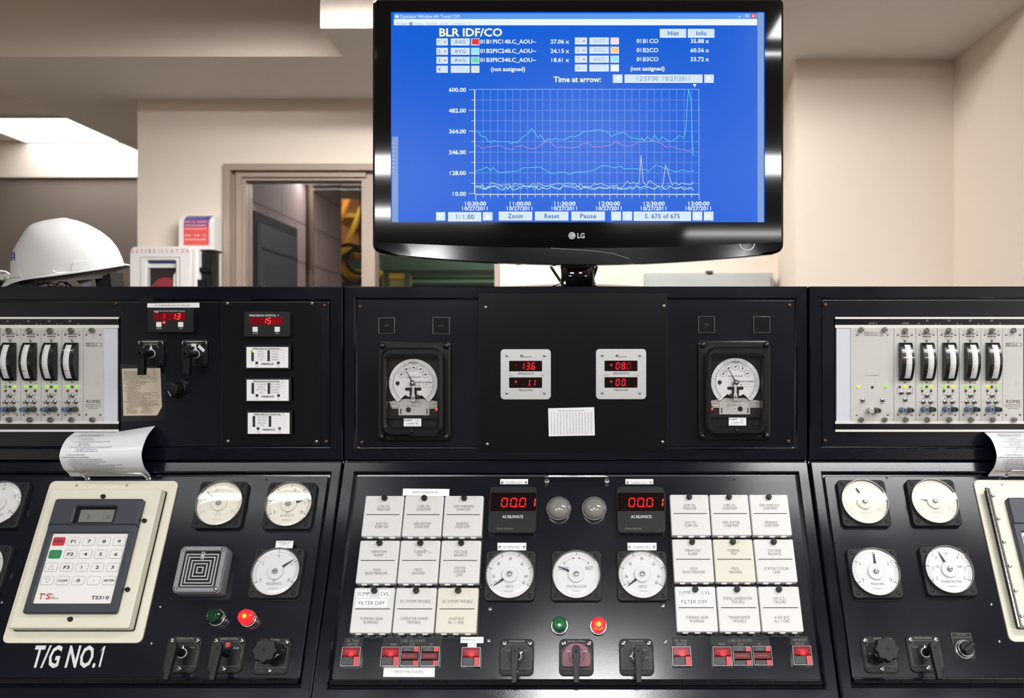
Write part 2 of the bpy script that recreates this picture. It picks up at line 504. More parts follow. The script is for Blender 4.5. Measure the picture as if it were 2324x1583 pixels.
    def seg7(s, ch, x, y, w, h, t, z, mat, slant=.14):
        hw, hh = w / 2, h / 2
        e = t * .12
        S = {'a': ((-hw, hh), (hw, hh)), 'b': ((hw, hh), (hw, 0)), 'c': ((hw, 0), (hw, -hh)), 'd': ((-hw, -hh), (hw, -hh)),
             'e': ((-hw, 0), (-hw, -hh)), 'f': ((-hw, hh), (-hw, 0)), 'g': ((-hw, 0), (hw, 0))}
        for k in SEG.get(ch, ''):
            (ax, ay), (bx, by) = S[k]
            l = math.hypot(bx - ax, by - ay)
            ux, uy = (bx - ax) / l, (by - ay) / l
            nx, ny = -uy, ux
            q = t / 2
            P = [(ax + ux * e, ay + uy * e), (ax + ux * (e + q) - nx * q, ay + uy * (e + q) - ny * q), (bx - ux * (e + q) - nx * q, by - uy * (e + q) - ny * q),
                 (bx - ux * e, by - uy * e), (bx - ux * (e + q) + nx * q, by - uy * (e + q) + ny * q), (ax + ux * (e + q) + nx * q, ay + uy * (e + q) + ny * q)]
            s.poly([(x + p + slant * r, y + r) for p, r in P], z, mat)
        return s
    def mesh(s, name, sharp=32):
        me = bpy.data.meshes.new(name)
        me.from_pydata(s.v, [], s.f)
        for m in s.mats: me.materials.append(m)
        me.polygons.foreach_set('material_index', s.m)
        me.polygons.foreach_set('use_smooth', [True] * len(s.f))
        me.update()
        me.set_sharp_from_angle(angle=R(sharp))
        return me
    def build(s, name, parent=None, loc=None, rot=None, sharp=32):
        return part_m(name, s.mesh(name, sharp), parent, loc, rot)

def _dirs(P):
    n = len(P)
    out = []
    for i in range(n):
        a, p, b = P[i - 1], P[i], P[(i + 1) % n]
        d1 = Vector((p[0] - a[0], p[1] - a[1])); d2 = Vector((b[0] - p[0], b[1] - p[1]))
        d1 = d1.normalized() if d1.length > 1e-9 else d2.normalized()
        d2 = d2.normalized() if d2.length > 1e-9 else d1
        n1 = Vector((d1.y, -d1.x)); n2 = Vector((d2.y, -d2.x))
        m = n1 + n2
        m = m / max(m.dot(n1), .3)
        out.append((m.x, m.y))
    return out
def rr(cx, cy, w, h, r, n=5):
    """Rounded rectangle outline, counter-clockwise."""
    if r <= 0: return [(cx - w / 2, cy - h / 2), (cx + w / 2, cy - h / 2), (cx + w / 2, cy + h / 2), (cx - w / 2, cy + h / 2)]
    out = []
    for qx, qy, a0 in ((1, -1, -90), (1, 1, 0), (-1, 1, 90), (-1, -1, 180)):
        for i in range(n + 1):
            a = R(a0 + 90 * i / n)
            out.append((cx + qx * (w / 2 - r) + r * math.cos(a), cy + qy * (h / 2 - r) + r * math.sin(a)))
    return out
def rect_o(x0, x1, y0, y1):
    return [(x0, y0), (x1, y0), (x1, y1), (x0, y1)]

def part_m(name, me, parent=None, loc=None, rot=None):
    o = bpy.data.objects.new(name, me)
    COL.objects.link(o)
    if parent: o.parent = parent
    if loc: o.location = loc
    if rot: o.rotation_euler = rot
    return o
def tag(o, label, cat, group=None):
    o['label'] = label; o['category'] = cat
    if group: o['group'] = group
    return o
def thing(name, label, cat, loc=(0, 0, 0), rot=(0, 0, 0), group=None):
    o = bpy.data.objects.new(name, None)
    o.empty_display_size = .02
    COL.objects.link(o)
    o.location = loc; o.rotation_euler = rot
    from mathutils import Euler
    TM[o.name] = (Matrix.Translation(Vector(loc)) @ Euler(rot).to_matrix().to_4x4()).inverted()
    return tag(o, label, cat, group)
def WB(t):
    """Mesh builder taking world coordinates for a part of t."""
    return MB(TM[t.name])
def struct(name, mb, parent=None):
    o = mb.build(name, parent)
    o['kind'] = 'structure'
    return o
def copy_tree(o):
    c = o.copy(); COL.objects.link(c)
    for ch in o.children:
        d = ch.copy(); COL.objects.link(d); d.parent = c
        for g in ch.children:
            e = g.copy(); COL.objects.link(e); e.parent = d
    return c

# ------------------------------------------------------------------ the two instrument planes
YV = 1.965
class Plane:
    def __init__(s, O, tilt):
        s.O = Vector(O); s.t = tilt
        s.d = Vector((0, math.cos(tilt), math.sin(tilt)))
        s.n = Vector((0, -math.sin(tilt), math.cos(tilt)))
        s.rot = (tilt, 0, 0)
    def P(s, u, v, h=0.0):
        """The point of the plane (h above it) seen at this place: (x, up the plane)."""
        r = Vector(((u - CX) / F, 1, -(v - CY) / F))
        C0 = Vector((0, 0, E))
        t = ((s.O - C0).dot(s.n) + h) / r.dot(s.n)
        p = C0 + r * t - s.O
        return p.x, p.dot(s.d)
    def W(s, x, a, h=0.0):
        return s.O + Vector((x, 0, 0)) + s.d * a + s.n * h
    def at(s, u, v, h=0.0):
        x, a = s.P(u, v, h)
        return s.W(x, a, 0)
    def loc(s, u0, v0, h=0.0):
        """Function turning photo places into this plane's coordinates relative to an anchor."""
        X, A = s.P(u0, v0, h)
        return lambda u, v, k=h: (s.P(u, v, k)[0] - X, s.P(u, v, k)[1] - A)
UP = Plane((0, YV, E), R(90))
CREASE = (1045 - CY) / F * YV
LO = Plane((0, YV, E - CREASE), R(61.07))

# ------------------------------------------------------------------ shared small parts
def screw_mesh(name, r, mat, slot=True, h=None):
    h = h or r * .7
    b = MB()
    b.lathe([(r, 0), (r, h * .35), (r * .8, h * .8), (r * .4, h), (0, h * 1.03)], mat, n=14)
    if slot:
        b.box(-r * .85, r * .85, -r * .13, r * .13, h * .7, h * 1.06, DARK)
    return b.mesh(name)
SCR_S = screw_mesh('steel_screw', .0042, STEEL)
SCR_SS = screw_mesh('small_steel_screw', .0030, STEEL)
SCR_T = screw_mesh('tiny_steel_screw', .0024, STEEL)
SCR_B = screw_mesh('brown_screw', .0050, BRASS)
SCR_K = screw_mesh('black_screw', .0042, BLACK, False)
SCR_KB = screw_mesh('black_domed_nut', .0075, BAKE, False, .010)
SCR_W = screw_mesh('switch_screw', .0052, STEEL)
SCR_D = screw_mesh('dark_hole', .0022, DARK, False, .0006)
SCR_BOLT = screw_mesh('dark_bolt', .0050, BLACK2, True, .0065)
def screws(par, me, pts, z=0.0, name='screw'):
    for i, (x, y) in enumerate(pts):
        part_m(name, me, par, (x, y, z), (0, 0, random.uniform(0, 3.1)))

# ================================================================== the room
def px(u, v, d):
    return ((u - CX) / F * d, d, E - (v - CY) / F * d)
ZS, ZC = E + 1.019, 2.594                 # soffit underside and coffer ceiling
D1 = 3.6
XW0 = (312 - CX) / F * D1                 # free end of the wall with the window
DR = 3.107
XR0, XR1 = (1805 - CX) / F * DR, (2165 - CX) / F * DR
wx0, wx1 = (513 - CX) / F * D1, (1131 - CX) / F * D1
wz1, wz0 = E + (791 - 375) / F * D1, 0.90
# floor, ceiling
b = MB()
b.box(-4.6, 3.3, 1.9, 9.2, -.05, 0, FLOOR)
b.box(-4.6, 3.3, -5.6, 1.9, -.05, 0, CARPET)
struct('floor', b)
b = MB()
holes = [(-3.0, -2.0)]
b.box(-4.6, 3.3, -5.6, 5.8, ZC, ZC + .05, CEIL)
for k in (0,):
    for dx in (-1, 0, 1, 2):
        b.box(-3.87 + dx * .6, -3.905 + dx * .6, 3.7, 5.24, ZC - .006, ZC, WSTRIP)
    for dy in (4.08, 4.69):
        b.box(-4.6, -1.9, dy - .012, dy + .012, ZC - .006, ZC, WSTRIP)
struct('ceiling', b)
# soffit: one lowered boxed-in volume, seen from below
b = MB()
for x0, x1, y0, y1 in ((-2.26, -.815, 3.08, 6.0), (-.815, .25, 2.807, 3.9), (.25, 3.3, 2.552, 3.9), (-4.6, -2.26, 5.24, 6.0)):
    b.box(x0, x1, y0, y1, ZS, ZC + .04, SOFF)
sf = struct('trim_1', b)
sf['label'] = 'lowered ceiling soffit'
# soffit faces carry the wall colour
b = MB()
t_ = .004
for x0, x1, y in ((-2.26, -.815, 3.08), (-.815 - t_, .25, 2.807), (.25 - t_, 3.3, 2.552), (-4.6, -2.26, 5.24)):
    b.box(x0, x1, y - t_, y, ZS, ZC - .001, WALL)
b.box(-.815 - t_, -.815, 2.807, 3.08, ZS, ZC - .001, WALL)
b.box(.25 - t_, .25, 2.552, 2.807, ZS, ZC - .001, WALL)
b.box(-2.26 - t_, -2.26, 3.08, 5.24, ZS, ZC - .001, WALL)
struct('trim_2', b)
# the wall with the window
b = MB()
Y0, Y1 = D1, D1 + .13
xj = (1765 - CX) / F * 3.6
b.box(XW0, wx0, Y0, Y1, 0, ZS + .02, WALL)
b.box(wx1, xj, Y0, Y1, 0, ZS + .02, WALL)
b.box(wx0, wx1, Y0, Y1, wz1, ZS + .02, WALL)
b.box(wx0, wx1, Y0, Y1, 0, wz0, WALL)
struct('wall_back', b)
# jog and near wall on the other side
b = MB()
b.prism([(XR0, DR), (XR1 + .3, DR), (XR1 + .3, D1 + .13), (xj, D1 + .13), (xj, D1)], 0, ZS + .02, WALL)
struct('wall_jog', b)
struct('wall_right', MB().box(XR1, 3.3, 2.52, DR + .01, 0, ZS + .02, WALL))
struct('wall_far_right', MB().box(3.25, 3.35, -5.6, 2.6, 0, ZC + .02, WALL))
struct('wall_left', MB().box(-4.7, -4.6, -5.6, 6.0, 0, ZC + .02, WALL))
struct('wall_front', MB().box(-4.7, 3.35, -5.7, -5.6, 0, ZC + .02, DIMW))
struct('wall_far', MB().box(-4.7, XW0 + .13, 5.72, 5.8, 0, ZC + .02, BAYW))
struct('wall_return', MB().box(XW0, XW0 + .13, Y1, 5.75, 0, ZS + .02, WALL))

# interior window: frame, mullion, panes
b = MB()
fd = .05
def wf(x0, x1, z0, z1, y0, y1, bb=b): bb.box(x0, x1, y0, y1, z0, z1, TAN)
gx0, gx1 = (553 - CX) / F * D1, (818 - CX) / F * D1
hx0 = (848 - CX) / F * D1
gz1 = E + (791 - 407) / F * D1
for (x0, x1, z0, z1) in ((wx0, gx0, wz0, wz1), (wx1 - .016, wx1, wz0, wz1), (gx0, wx1 - .016, gz1, wz1), (gx0, wx1 - .016, wz0, wz0 + .04), (gx1, hx0, wz0 + .04, gz1)):
    wf(x0, x1, z0, z1, D1 + .02, D1 + .10)
for (x0, x1, z0, z1) in ((wx0 - .004, wx0 + .022, wz0, wz1 + .004), (wx1 - .014, wx1 + .004, wz0, wz1 + .004), (wx0 + .022, wx1 - .014, wz1 - .022, wz1 + .004)):
    wf(x0, x1, z0, z1, D1 - .018, D1 + .02)
for (x0, x1, z0, z1) in ((gx0 - .034, gx0 - .012, wz0, gz1 + .034), (gx0 - .012, gx1 + .02, gz1 + .012, gz1 + .034)):
    wf(x0, x1, z0, z1, D1 + .006, D1 + .02)
win = struct('window_1', b)
win['label'] = 'tan framed interior window with two panes'
MB().box(gx0, gx1, D1 + .055, D1 + .061, wz0 + .04, gz1, WINGL).build('pane', win)
MB().box(hx0, wx1 - .016, D1 + .055, D1 + .061, wz0 + .04, gz1, WINGL).build('pane', win)

# the turbine hall past the window
XB = -1.41
BW1 = XB * F / (775 - CX)
struct('wall_hall_block', MB().box(XB - .2, XB, Y1, BW1, 0, 2.9, BLKWALL))
struct('wall_hall_far', MB().box(-6, 3.3, 9.1, 9.2, 0, 3.4, HALL))
struct('wall_hall_right', MB().box(1.6, 1.7, Y1, 9.2, 0, 3.4, HALL))
struct('wall_hall_left', MB().box(-6.1, -6, BW1, 9.2, 0, 3.4, HALL))
struct('wall_hall_near', MB().box(-6.1, XB - .2, BW1, BW1 + .05, 0, 3.4, HALL))
struct('ceiling_hall', MB().box(-6.1, 3.3, Y1 + .17, 9.2, 2.9, 3.0, HALL))
# door in the block wall
dy0, dy1, dz = 3.80, 4.29, E + .54
d = struct('door_1', MB().box(XB - .01, XB + .03, dy0 - .04, dy1 + .05, 0, dz + .05, DARK))
MB().box(XB + .03, XB + .045, dy0, dy1, 0, dz, DOORG).build('door_panel', d)
MB().box(XB + .045, XB + .05, dy0 + .02, dy0 + .26, E - .1, E + .27, WPLAS).build('door_window', d)
MB().box(XB + .045, XB + .048, dy0, dy1, E + .43, E + .44, DARK).build('door_groove', d)
p = MB().tube([(XB + .022, 4.58, 0), (XB + .022, 4.58, 2.88)], .019, BRN, 12)
tag(p.build('conduit_pipe'), 'dark vertical pipe running up the mauve block wall past the window', 'pipe')
# strip light of the hall
t = thing('strip_light', 'white fluorescent strip light glowing at the top of the window', 'light', (-.5, 4.47, E + .9))
WB(t).box(-1.39, .5, 4.41, 4.53, E + .86, E + .92, WPLAS).build('housing', t)
WB(t).box(-1.385, .49, 4.42, 4.52, E + .845, E + .86, TUBE).build('diffuser', t)
for i in (-1.1, .2):
    WB(t).tube([(i, 4.47, E + .92), (i, 4.47, 2.9)], .008, STEEL, 6).build('hanger', t)
t = thing('strip_light', 'added unseen strip light brightening the orange stair and green machine', 'light', (-1, 5.9, 2.75))  # out of view, added to light the stair, orange panel and machine
WB(t).box(-3.0, 1.0, 5.84, 5.96, 2.76, 2.89, WPLAS).build('housing', t)
WB(t).box(-2.98, .98, 5.86, 5.94, 2.745, 2.76, HALLFILL).build('diffuser', t)
# orange stair
t = thing('steel_stair', 'orange steel stair seen through the first pane past the block wall', 'stair', (-1.7, 6.6, 0))
bm = WB(t)
for k in range(2):
    x = -2.5 + 0 * k
    bm.add([(-2.75, 6.4 + k * .7, .2), (-2.55, 6.4 + k * .7, .2), (-1.55, 6.4 + k * .7, 2.75), (-1.75, 6.4 + k * .7, 2.75),
            (-2.75, 6.44 + k * .7, .2), (-2.55, 6.44 + k * .7, .2), (-1.55, 6.44 + k * .7, 2.75), (-1.75, 6.44 + k * .7, 2.75)],
           [(0, 1, 2, 3), (7, 6, 5, 4), (0, 4, 5, 1), (1, 5, 6, 2), (2, 6, 7, 3), (3, 7, 4, 0)], ORNG)
bm.build('stringers', t)
bm = WB(t)
for k in range(10):
    zz = .4 + k * .24; xx = -2.552 + (zz - .2) * .392
    bm.box(xx - .1, xx + .12, 6.44, 7.1, zz, zz + .03, YELP)
bm.build('treads', t)
bm = WB(t)
for k in range(5):
    o_ = k * .12
    bm.tube([(-2.62 + o_, 6.35, .6), (-1.75 + o_, 6.35, 2.8)], .02, YELP if k % 2 else ORNG, 6)
bm.build('handrails', t)
t = thing('orange_panel', 'orange painted steel panel standing behind the stair', 'panel', (-2, 7.6, 0))
WB(t).box(-3.2, -1.55, 7.6, 7.7, 0, 2.9, ORNG).build('sheet', t)
bm = WB(t)
for k in range(9): bm.box(-3.1 + k * .18, -3.06 + k * .18, 7.57, 7.6, 0, 2.9, BRN)
bm.build('ribs', t)
t = thing('hose_coil', 'dark coiled hose hanging in front of the orange stair', 'hose', (-1.36, 5.6, 1.7))
for k, (cx_, cz_, r_) in enumerate(((785, 600, .125), (802, 606, .105), (812, 590, .085))):
    c_ = px(cx_ + 6, cz_, 5.5 + k * .03)
    WB(t).tube([(c_[0] + r_ * math.cos(i * .3927), c_[1], c_[2] + r_ * math.sin(i * .3927)) for i in range(16)], .012, RUB, 6, True).build('loop', t)
WB(t).tube([(c_[0], c_[1], c_[2] + r_), (c_[0], c_[1], 2.9)], .006, RUB, 6).build('hanger', t)
t = thing('tool_tray', 'yellow tray under the coiled hose past the window', 'tray', px(805, 625, 5.7))
c_ = px(806, 622, 5.7)
WB(t).box(c_[0] - .06, c_[0] + .16, 5.66, 5.8, c_[2] - .02, c_[2] + .03, YELP).build('tray_body', t)
WB(t).box(c_[0] - .03, c_[0] + .15, 5.68, 5.78, c_[2] + .03, c_[2] + .10, MGRN).build('green_box', t)
WB(t).box(c_[0] - .05, c_[0] + .16, 5.66, 5.82, 0, c_[2] - .02, WOODR).build('pedestal', t)
# green machine
t = thing('turbine_generator', 'green turbine generator housing seen through the second pane', 'machine', (-.9, 6.2, 0))
x0, x1 = px(846, 0, 6.2)[0], px(1250, 0, 6.2)[0]
z1 = E + (791 - 540) / F * 6.2; z2 = E + (791 - 617) / F * 6.2
bm = WB(t)
prof = [(6.2, z2), (6.2, z1 - .12), (6.26, z1 - .03), (6.4, z1), (7.4, z1), (7.4, z2)]
bm.add([(x0, y, z) for y, z in prof] + [(x1, y, z) for y, z in prof], [tuple(range(6)), tuple(reversed(range(6, 12)))] + [(i, i + 6, (i + 1) % 6 + 6, (i + 1) % 6) for i in range(6)], MGRN)
bm.build('upper_casing', t)
WB(t).box(x0, x1, 6.1, 7.4, 0, z2 - .06, MGRND).build('lower_casing', t)
WB(t).box(x0, x1, 6.02, 7.4, z2 - .06, z2, MGRND).build('flange', t)
for k, v_ in enumerate((630, 641)):
    WB(t).tube([(x0, 6.0 - k * .03, px(0, v_, 6.0)[2]), (x1, 6.0 - k * .03, px(0, v_, 6.0)[2])], .016, MGRN if k else MGRND, 8).build('pipe', t)
t = thing('valve_stand', 'small tan cabinet with green uprights in front of the green machine', 'cabinet', (px(900, 0, 5.7)[0], 5.7, 0))
for u in (878, 925):
    c_ = px(u, 640, 5.7)
    WB(t).box(c_[0] - .014, c_[0] + .014, 5.68, 5.71, 0, px(0, 618, 5.7)[2], MGRND).build('upright', t)
WB(t).box(px(866, 0, 5.72)[0], px(922, 0, 5.72)[0], 5.72, 5.9, 0, px(0, 622, 5.72)[2], OLIVE).build('cabinet_body', t)
WB(t).box(px(884, 0, 5.71)[0], px(922, 0, 5.71)[0], 5.70, 5.72, px(0, 632, 5.7)[2], px(0, 620, 5.7)[2], YELP).build('top_band', t)

# ceiling lights
def troffer(x, y, z, w_, d_, k, lab, tube=None):
    t = thing('ceiling_light', lab, 'ceiling light', (x, y, z))
    MB().frame(rect_o(-w_ / 2 - .02, w_ / 2 + .02, -d_ / 2 - .02, d_ / 2 + .02), rect_o(-w_ / 2, w_ / 2, -d_ / 2, d_ / 2), -.008, 0.0, WSTRIP).build('light_frame', t)
    # diffuser facing down
    me = MB().add([(-w_ / 2, -d_ / 2, -.004), (-w_ / 2, d_ / 2, -.004), (w_ / 2, d_ / 2, -.004), (w_ / 2, -d_ / 2, -.004)], [(0, 1, 2, 3)], EM('troffer diffuser %.2f' % k, (.985, .985, 1.0, 1), LAMP * k, True))
    me.build('diffuser', t)
    if tube:
        yo, dw, kt = tube
        MB().add([(-w_ / 2, yo - dw / 2, -.012), (-w_ / 2, yo + dw / 2, -.012), (w_ / 2, yo + dw / 2, -.012), (w_ / 2, yo - dw / 2, -.012)], [(0, 1, 2, 3)], EM('troffer diffuser %.2f' % kt, (.985, .985, 1.0, 1), LAMP * kt, True)).build('tube', t)
for a in TROFFERS: troffer(*a)
def strip(x, y, z, ln, k):
    t = thing('strip_light', 'bare fluorescent strip light hanging over the back of the consoles', 'light', (x, y, ZC))
    WB(t).box(x - ln / 2 - .03, x + ln / 2 + .03, y - .05, y + .05, z + .022, ZC, WSTRIP).build('housing', t)
    for s_ in (-1, 1):
        WB(t).box(x - ln / 2 - .03, x + ln / 2 + .03, y + s_ * .10 - .002, y + s_ * .10 + .002, z - .012, z + .03, WSTRIP).build('added_shade_lip', t)  # side lips added to hold direct tube light off the soffit faces
        WB(t).box(x - ln / 2 - .03, x + ln / 2 + .03, min(y + s_ * .05, y + s_ * .1), max(y + s_ * .05, y + s_ * .1), z + .027, z + .03, WSTRIP).build('reflector', t)
        WB(t).tube([(x - ln / 2, y + s_ * .04, z), (x + ln / 2, y + s_ * .04, z)], .018, EM('bare tube', (1.0, .98, .96, 1), LAMP * k, True), 8).build('tube', t)
        WB(t).box(x + s_ * (ln / 2 + .01) - .012, x + s_ * (ln / 2 + .01) + .012, y - .06, y + .06, z - .02, z + .03, WPLAS).build('lamp_holder', t)
strip(*TUBES)

# ------------------------------------------------------------------ things on the far wall of the bay
t = thing('storage_shelf', 'yellow wood shelf unit with a dark rail against the far bay wall', 'shelf', (-2.9, 5.6, 0))
zr1, zr0 = px(0, 576, 5.6)[2], px(0, 594, 5.6)[2]
WB(t).box(-4.4, XW0 - .02, 5.5, 5.68, zr0, zr1, BRN).build('top_rail', t)
WB(t).box(-4.4, XW0 - .02, 5.64, 5.70, 0, zr0, OLIVE).build('back_board', t)
for u0, u1 in ((6, 25), (151, 172)):
    WB(t).box(px(u0, 0, 5.45)[0], px(u1, 0, 5.45)[0], 5.4, 5.5, 0, px(0, 575, 5.45)[2], WOODR).build('post', t)
WB(t).box(-4.4, XW0 - .02, 5.42, 5.64, E + .28, E + .31, WOODR).build('shelf_board', t)
t = thing('hanging_ring', 'grey wire ring hanging behind the white hard hat', 'ring', px(17, 572, 5.38))
WB(t).tube([(px(19, 0, 5.38)[0] + .03 * math.cos(i * .524), 5.38, px(0, 571, 5.38)[2] + .03 * math.sin(i * .524)) for i in range(12)], .006, GREYPL, 6, True).build('wire_ring', t)
WB(t).tube([(px(19, 0, 5.38)[0], 5.38, px(0, 571, 5.38)[2] - .03), (px(19, 0, 5.38)[0], 5.39, px(0, 575, 5.38)[2] - .03)], .005, GREYPL, 6).build('hook', t)

# ------------------------------------------------------------------ first-aid cabinet and notice on the wall
dd = 3.46
x0, x1 = px(291, 0, dd)[0], px(440, 0, dd)[0]
zt = px(0, 556, dd)[2]
t = thing('defibrillator_cabinet', 'white defibrillator cabinet with a dark window on the wall end', 'cabinet', ((x0 + x1) / 2, D1, zt - .5))
bm = MB(TM[t.name] @ Matrix.Translation((0, D1, 0)) @ Matrix.Rotation(R(90), 4, 'X'))
hh = .44
bm.rbox((x0 + x1) / 2, zt - hh / 2, x1 - x0, hh, .022, 0, .10, WPLAS, .006)
bm.build('cabinet_body', t)
bm = MB(TM[t.name] @ Matrix.Translation((0, D1, 0)) @ Matrix.Rotation(R(90), 4, 'X'))
dx1 = px(434, 0, dd)[0]
o_ = rr((x0 + dx1) / 2, zt - hh / 2, dx1 - x0 - .004, hh - .012, .02)
wl, wr_, wt = px(331, 0, dd)[0], px(397, 0, dd)[0], px(0, 590, dd)[2]
wb = zt - hh + .07
i_ = rr((wl + wr_) / 2, (wt + wb) / 2, wr_ - wl, wt - wb, .006)
bm.frame(o_, i_, .103, .135, WPLAS, .004)
gx_, gw = (px(317, 0, dd)[0] + px(408, 0, dd)[0]) / 2, px(408, 0, dd)[0] - px(317, 0, dd)[0]
gt = px(0, 582, dd)[2]
bm.frame(rr(gx_, (gt + wb - .02) / 2, gw, gt - wb + .02, .004), rr(gx_, (gt + wb - .02) / 2, gw - .006, gt - wb + .014, .004), .135, .1365, FAINT)
dr = bm.build('door', t)
bm = MB(TM[t.name] @ Matrix.Translation((0, D1, 0)) @ Matrix.Rotation(R(90), 4, 'X'))
bm.text('DEFIBRILLATOR', (px(300, 0, dd)[0] + px(424, 0, dd)[0]) / 2, px(0, 569, dd)[2], .0145, .1372, PALER, bold=1, sx=.8, sp=.0092)
bm.build('lettering', dr)['label'] = 'red widely spaced lettering'
WB(t).box(wl - .005, wr_ + .005, D1 - .105, D1 - .101, wb - .005, wt + .005, DARK).build('interior', t)
WB(t).box(wl, wr_, D1 - .128, D1 - .126, wb, wt, WINGL).build('window_pane', dr)
WB(t).box(wl, wr_, D1 - .115, D1 - .106, px(0, 596, dd)[2] - .004, wt - .002, BLUEP).build('blue_band', t)
WB(t).box(wl, wr_, D1 - .118, D1 - .106, px(0, 606, dd)[2], px(0, 597, dd)[2], WPLAS).build('white_band', t)
bm = WB(t)
cx_ = px(370, 0, dd)[0]
for k in range(1):
    bm.add([(cx_ + .075 * math.cos(R(a)), D1 - .118, px(0, 690, dd)[2] + (px(0, 628, dd)[2] - px(0, 690, dd)[2]) * math.sin(R(a))) for a in range(0, 181, 12)] +
           [(cx_ + .075 * math.cos(R(a)), D1 - .106, px(0, 690, dd)[2] + (px(0, 628, dd)[2] - px(0, 690, dd)[2]) * math.sin(R(a))) for a in range(0, 181, 12)],
           [tuple(range(16)), tuple(reversed(range(16, 32)))] + [(i, i + 1, i + 17, i + 16) for i in range(15)], MAROON)
bm.build('red_case', t)
WB(t).tube([(px(392, 0, dd)[0], D1 - .122, wb), (px(392, 0, dd)[0], D1 - .122, px(0, 625, dd)[2]), (px(396, 0, dd)[0], D1 - .122, px(0, 618, dd)[2])], .006, WPLAS, 8).build('carry_handle', t)

dd = 3.52
x0, x1 = px(407, 0, dd)[0], px(497, 0, dd)[0]
za, zb = px(0, 488, 3.56)[2], px(0, 566, dd)[2]
t = thing('notice_holder', 'white curved wall holder with a blue and red notice beside the window', 'sign', ((x0 + x1) / 2, D1, (za + zb) / 2))
prof = []
for i in range(9):
    q = i / 8
    prof.append((D1 - .085 * math.sin(q * math.pi / 2) ** .8, za - (za - zb) * (.30 * (1 - math.cos(q * math.pi / 2)))))
prof += [(D1 - .085, zb), (D1, zb)]
bm = WB(t)
n = len(prof)
xa, xb = x0, px(487, 0, dd)[0]
bm.add([(xa, y, z) for y, z in prof] + [(xb, y, z) for y, z in prof], [tuple(reversed(range(n))), tuple(range(n, 2 * n))] + [(i, (i + 1) % n, (i + 1) % n + n, i + n) for i in range(n)], WPLAS)
bm.build('holder', t)
bm = WB(t)
def notice(s, q, off=.0008):
    """s across, q from the top (0) to the foot (1) over the bent front."""
    L = [0]
    pts = prof[:-1]
    for a, c in zip(pts, pts[1:]): L.append(L[-1] + math.hypot(a[0] - c[0], a[1] - c[1]))
    d_ = q * L[-1]
    for k in range(len(L) - 1):
        if d_ <= L[k + 1] + 1e-9:
            f = (d_ - L[k]) / (L[k + 1] - L[k])
            y = pts[k][0] + (pts[k + 1][0] - pts[k][0]) * f; z = pts[k][1] + (pts[k + 1][1] - pts[k][1]) * f
            return (xa + (xb - xa) * s, y - off, z + off * .5)
    return (xa + (xb - xa) * s, pts[-1][0] - off, pts[-1][1])
for q0, q1, mt in ((.18, .40, BLUEP), (.40, .56, PURP), (.56, .92, REDP)):
    for k in range(6):
        a, c = q0 + (q1 - q0) * k / 6, q0 + (q1 - q0) * (k + 1) / 6
        bm.add([notice(.14, a), notice(.86, a), notice(.86, c), notice(.14, c)], [(3, 2, 1, 0)], mt)
for q, wds in ((.27, 'xxxxxxx xxxxx'), (.34, 'xxxxx xxxxxxxx'), (.46, 'xxxx xxxx'), (.53, 'xxxxxxx xx xxxx'), (.60, 'xxxxxxxxx xxx'), (.72, 'WWWWWW WWW'), (.80, 'WWW WW WWW')):
    n_ = 9 if q < .7 else 7
    for k in range(n_):
        if random.random() < .82:
            s0 = .19 + .6 * k / n_
            hgt = .011 if q < .7 else .022
            bm.add([notice(s0, q, .0016), notice(s0 + .055, q, .0016), notice(s0 + .055, q + hgt, .0016), notice(s0, q + hgt, .0016)], [(3, 2, 1, 0)], PAPER)
bm.build('printed_notice', t)
dd = 3.5
t = thing('wall_handset', 'black wall telephone hanging under the notice holder', 'telephone', (px(462, 0, dd)[0], D1, 1.55))
WB(t).box(px(438, 0, dd)[0], px(474, 0, dd)[0], D1 - .07, D1, px(0, 760, dd)[2], px(0, 571, dd)[2], BLACK2).build('phone_body', t)
WB(t).box(px(450, 0, dd)[0], px(477, 0, dd)[0], D1 - .09, D1 - .07, px(0, 616, dd)[2], px(0, 606, dd)[2], BLACK).build('cradle', t)
WB(t).box(px(448, 0, dd)[0], px(471, 0, dd)[0], D1 - .10, D1 - .07, px(0, 700, dd)[2], px(0, 634, dd)[2], BLACK).build('handset', t)
# things on the wall under the monitor
dd = D1
t = thing('electrical_panel', 'pale grey electrical panel on the wall low behind the monitor', 'electrical panel', (px(1610, 0, 3.5)[0], D1, 1.3))
WB(t).box(px(1465, 0, 3.5)[0], px(1755, 0, 3.5)[0], D1 - .1, D1, .9, px(0, 619, 3.5)[2], CABG).build('enclosure', t)
WB(t).box(px(1472, 0, 3.49)[0], px(1748, 0, 3.49)[0], D1 - .112, D1 - .1, .92, px(0, 626, 3.49)[2], CABG).build('panel_door', t)
WB(t).box(px(1605, 0, 3.48)[0], px(1620, 0, 3.48)[0], D1 - .1, D1 - .06, px(0, 622, 3.48)[2], px(0, 613, 3.48)[2], BRN).build('cable_clamp', t)
t = thing('wall_notice', 'white sheet fixed to the wall behind the monitor stand', 'paper', (px(1210, 0, dd)[0], D1, 1.5))
WB(t).box(px(1172, 0, dd)[0], px(1246, 0, dd)[0], D1 - .004, D1, 1.35, px(0, 620, dd)[2], PAPER).build('sheet', t)
WB(t).box(px(1176, 0, dd)[0], px(1244, 0, dd)[0], D1 - .006, D1 - .004, 1.36, px(0, 632, dd)[2], TAPE).build('inner_sheet', t)
t = thing('light_switch', 'small white switch plate beside the monitor stand on the wall', 'light switch', (px(1358, 0, dd)[0], D1, 1.6))
WB(t).box(px(1350, 0, dd)[0], px(1364, 0, dd)[0], D1 - .006, D1, px(0, 655, dd)[2], px(0, 620, dd)[2], WPLAS).build('plate', t)
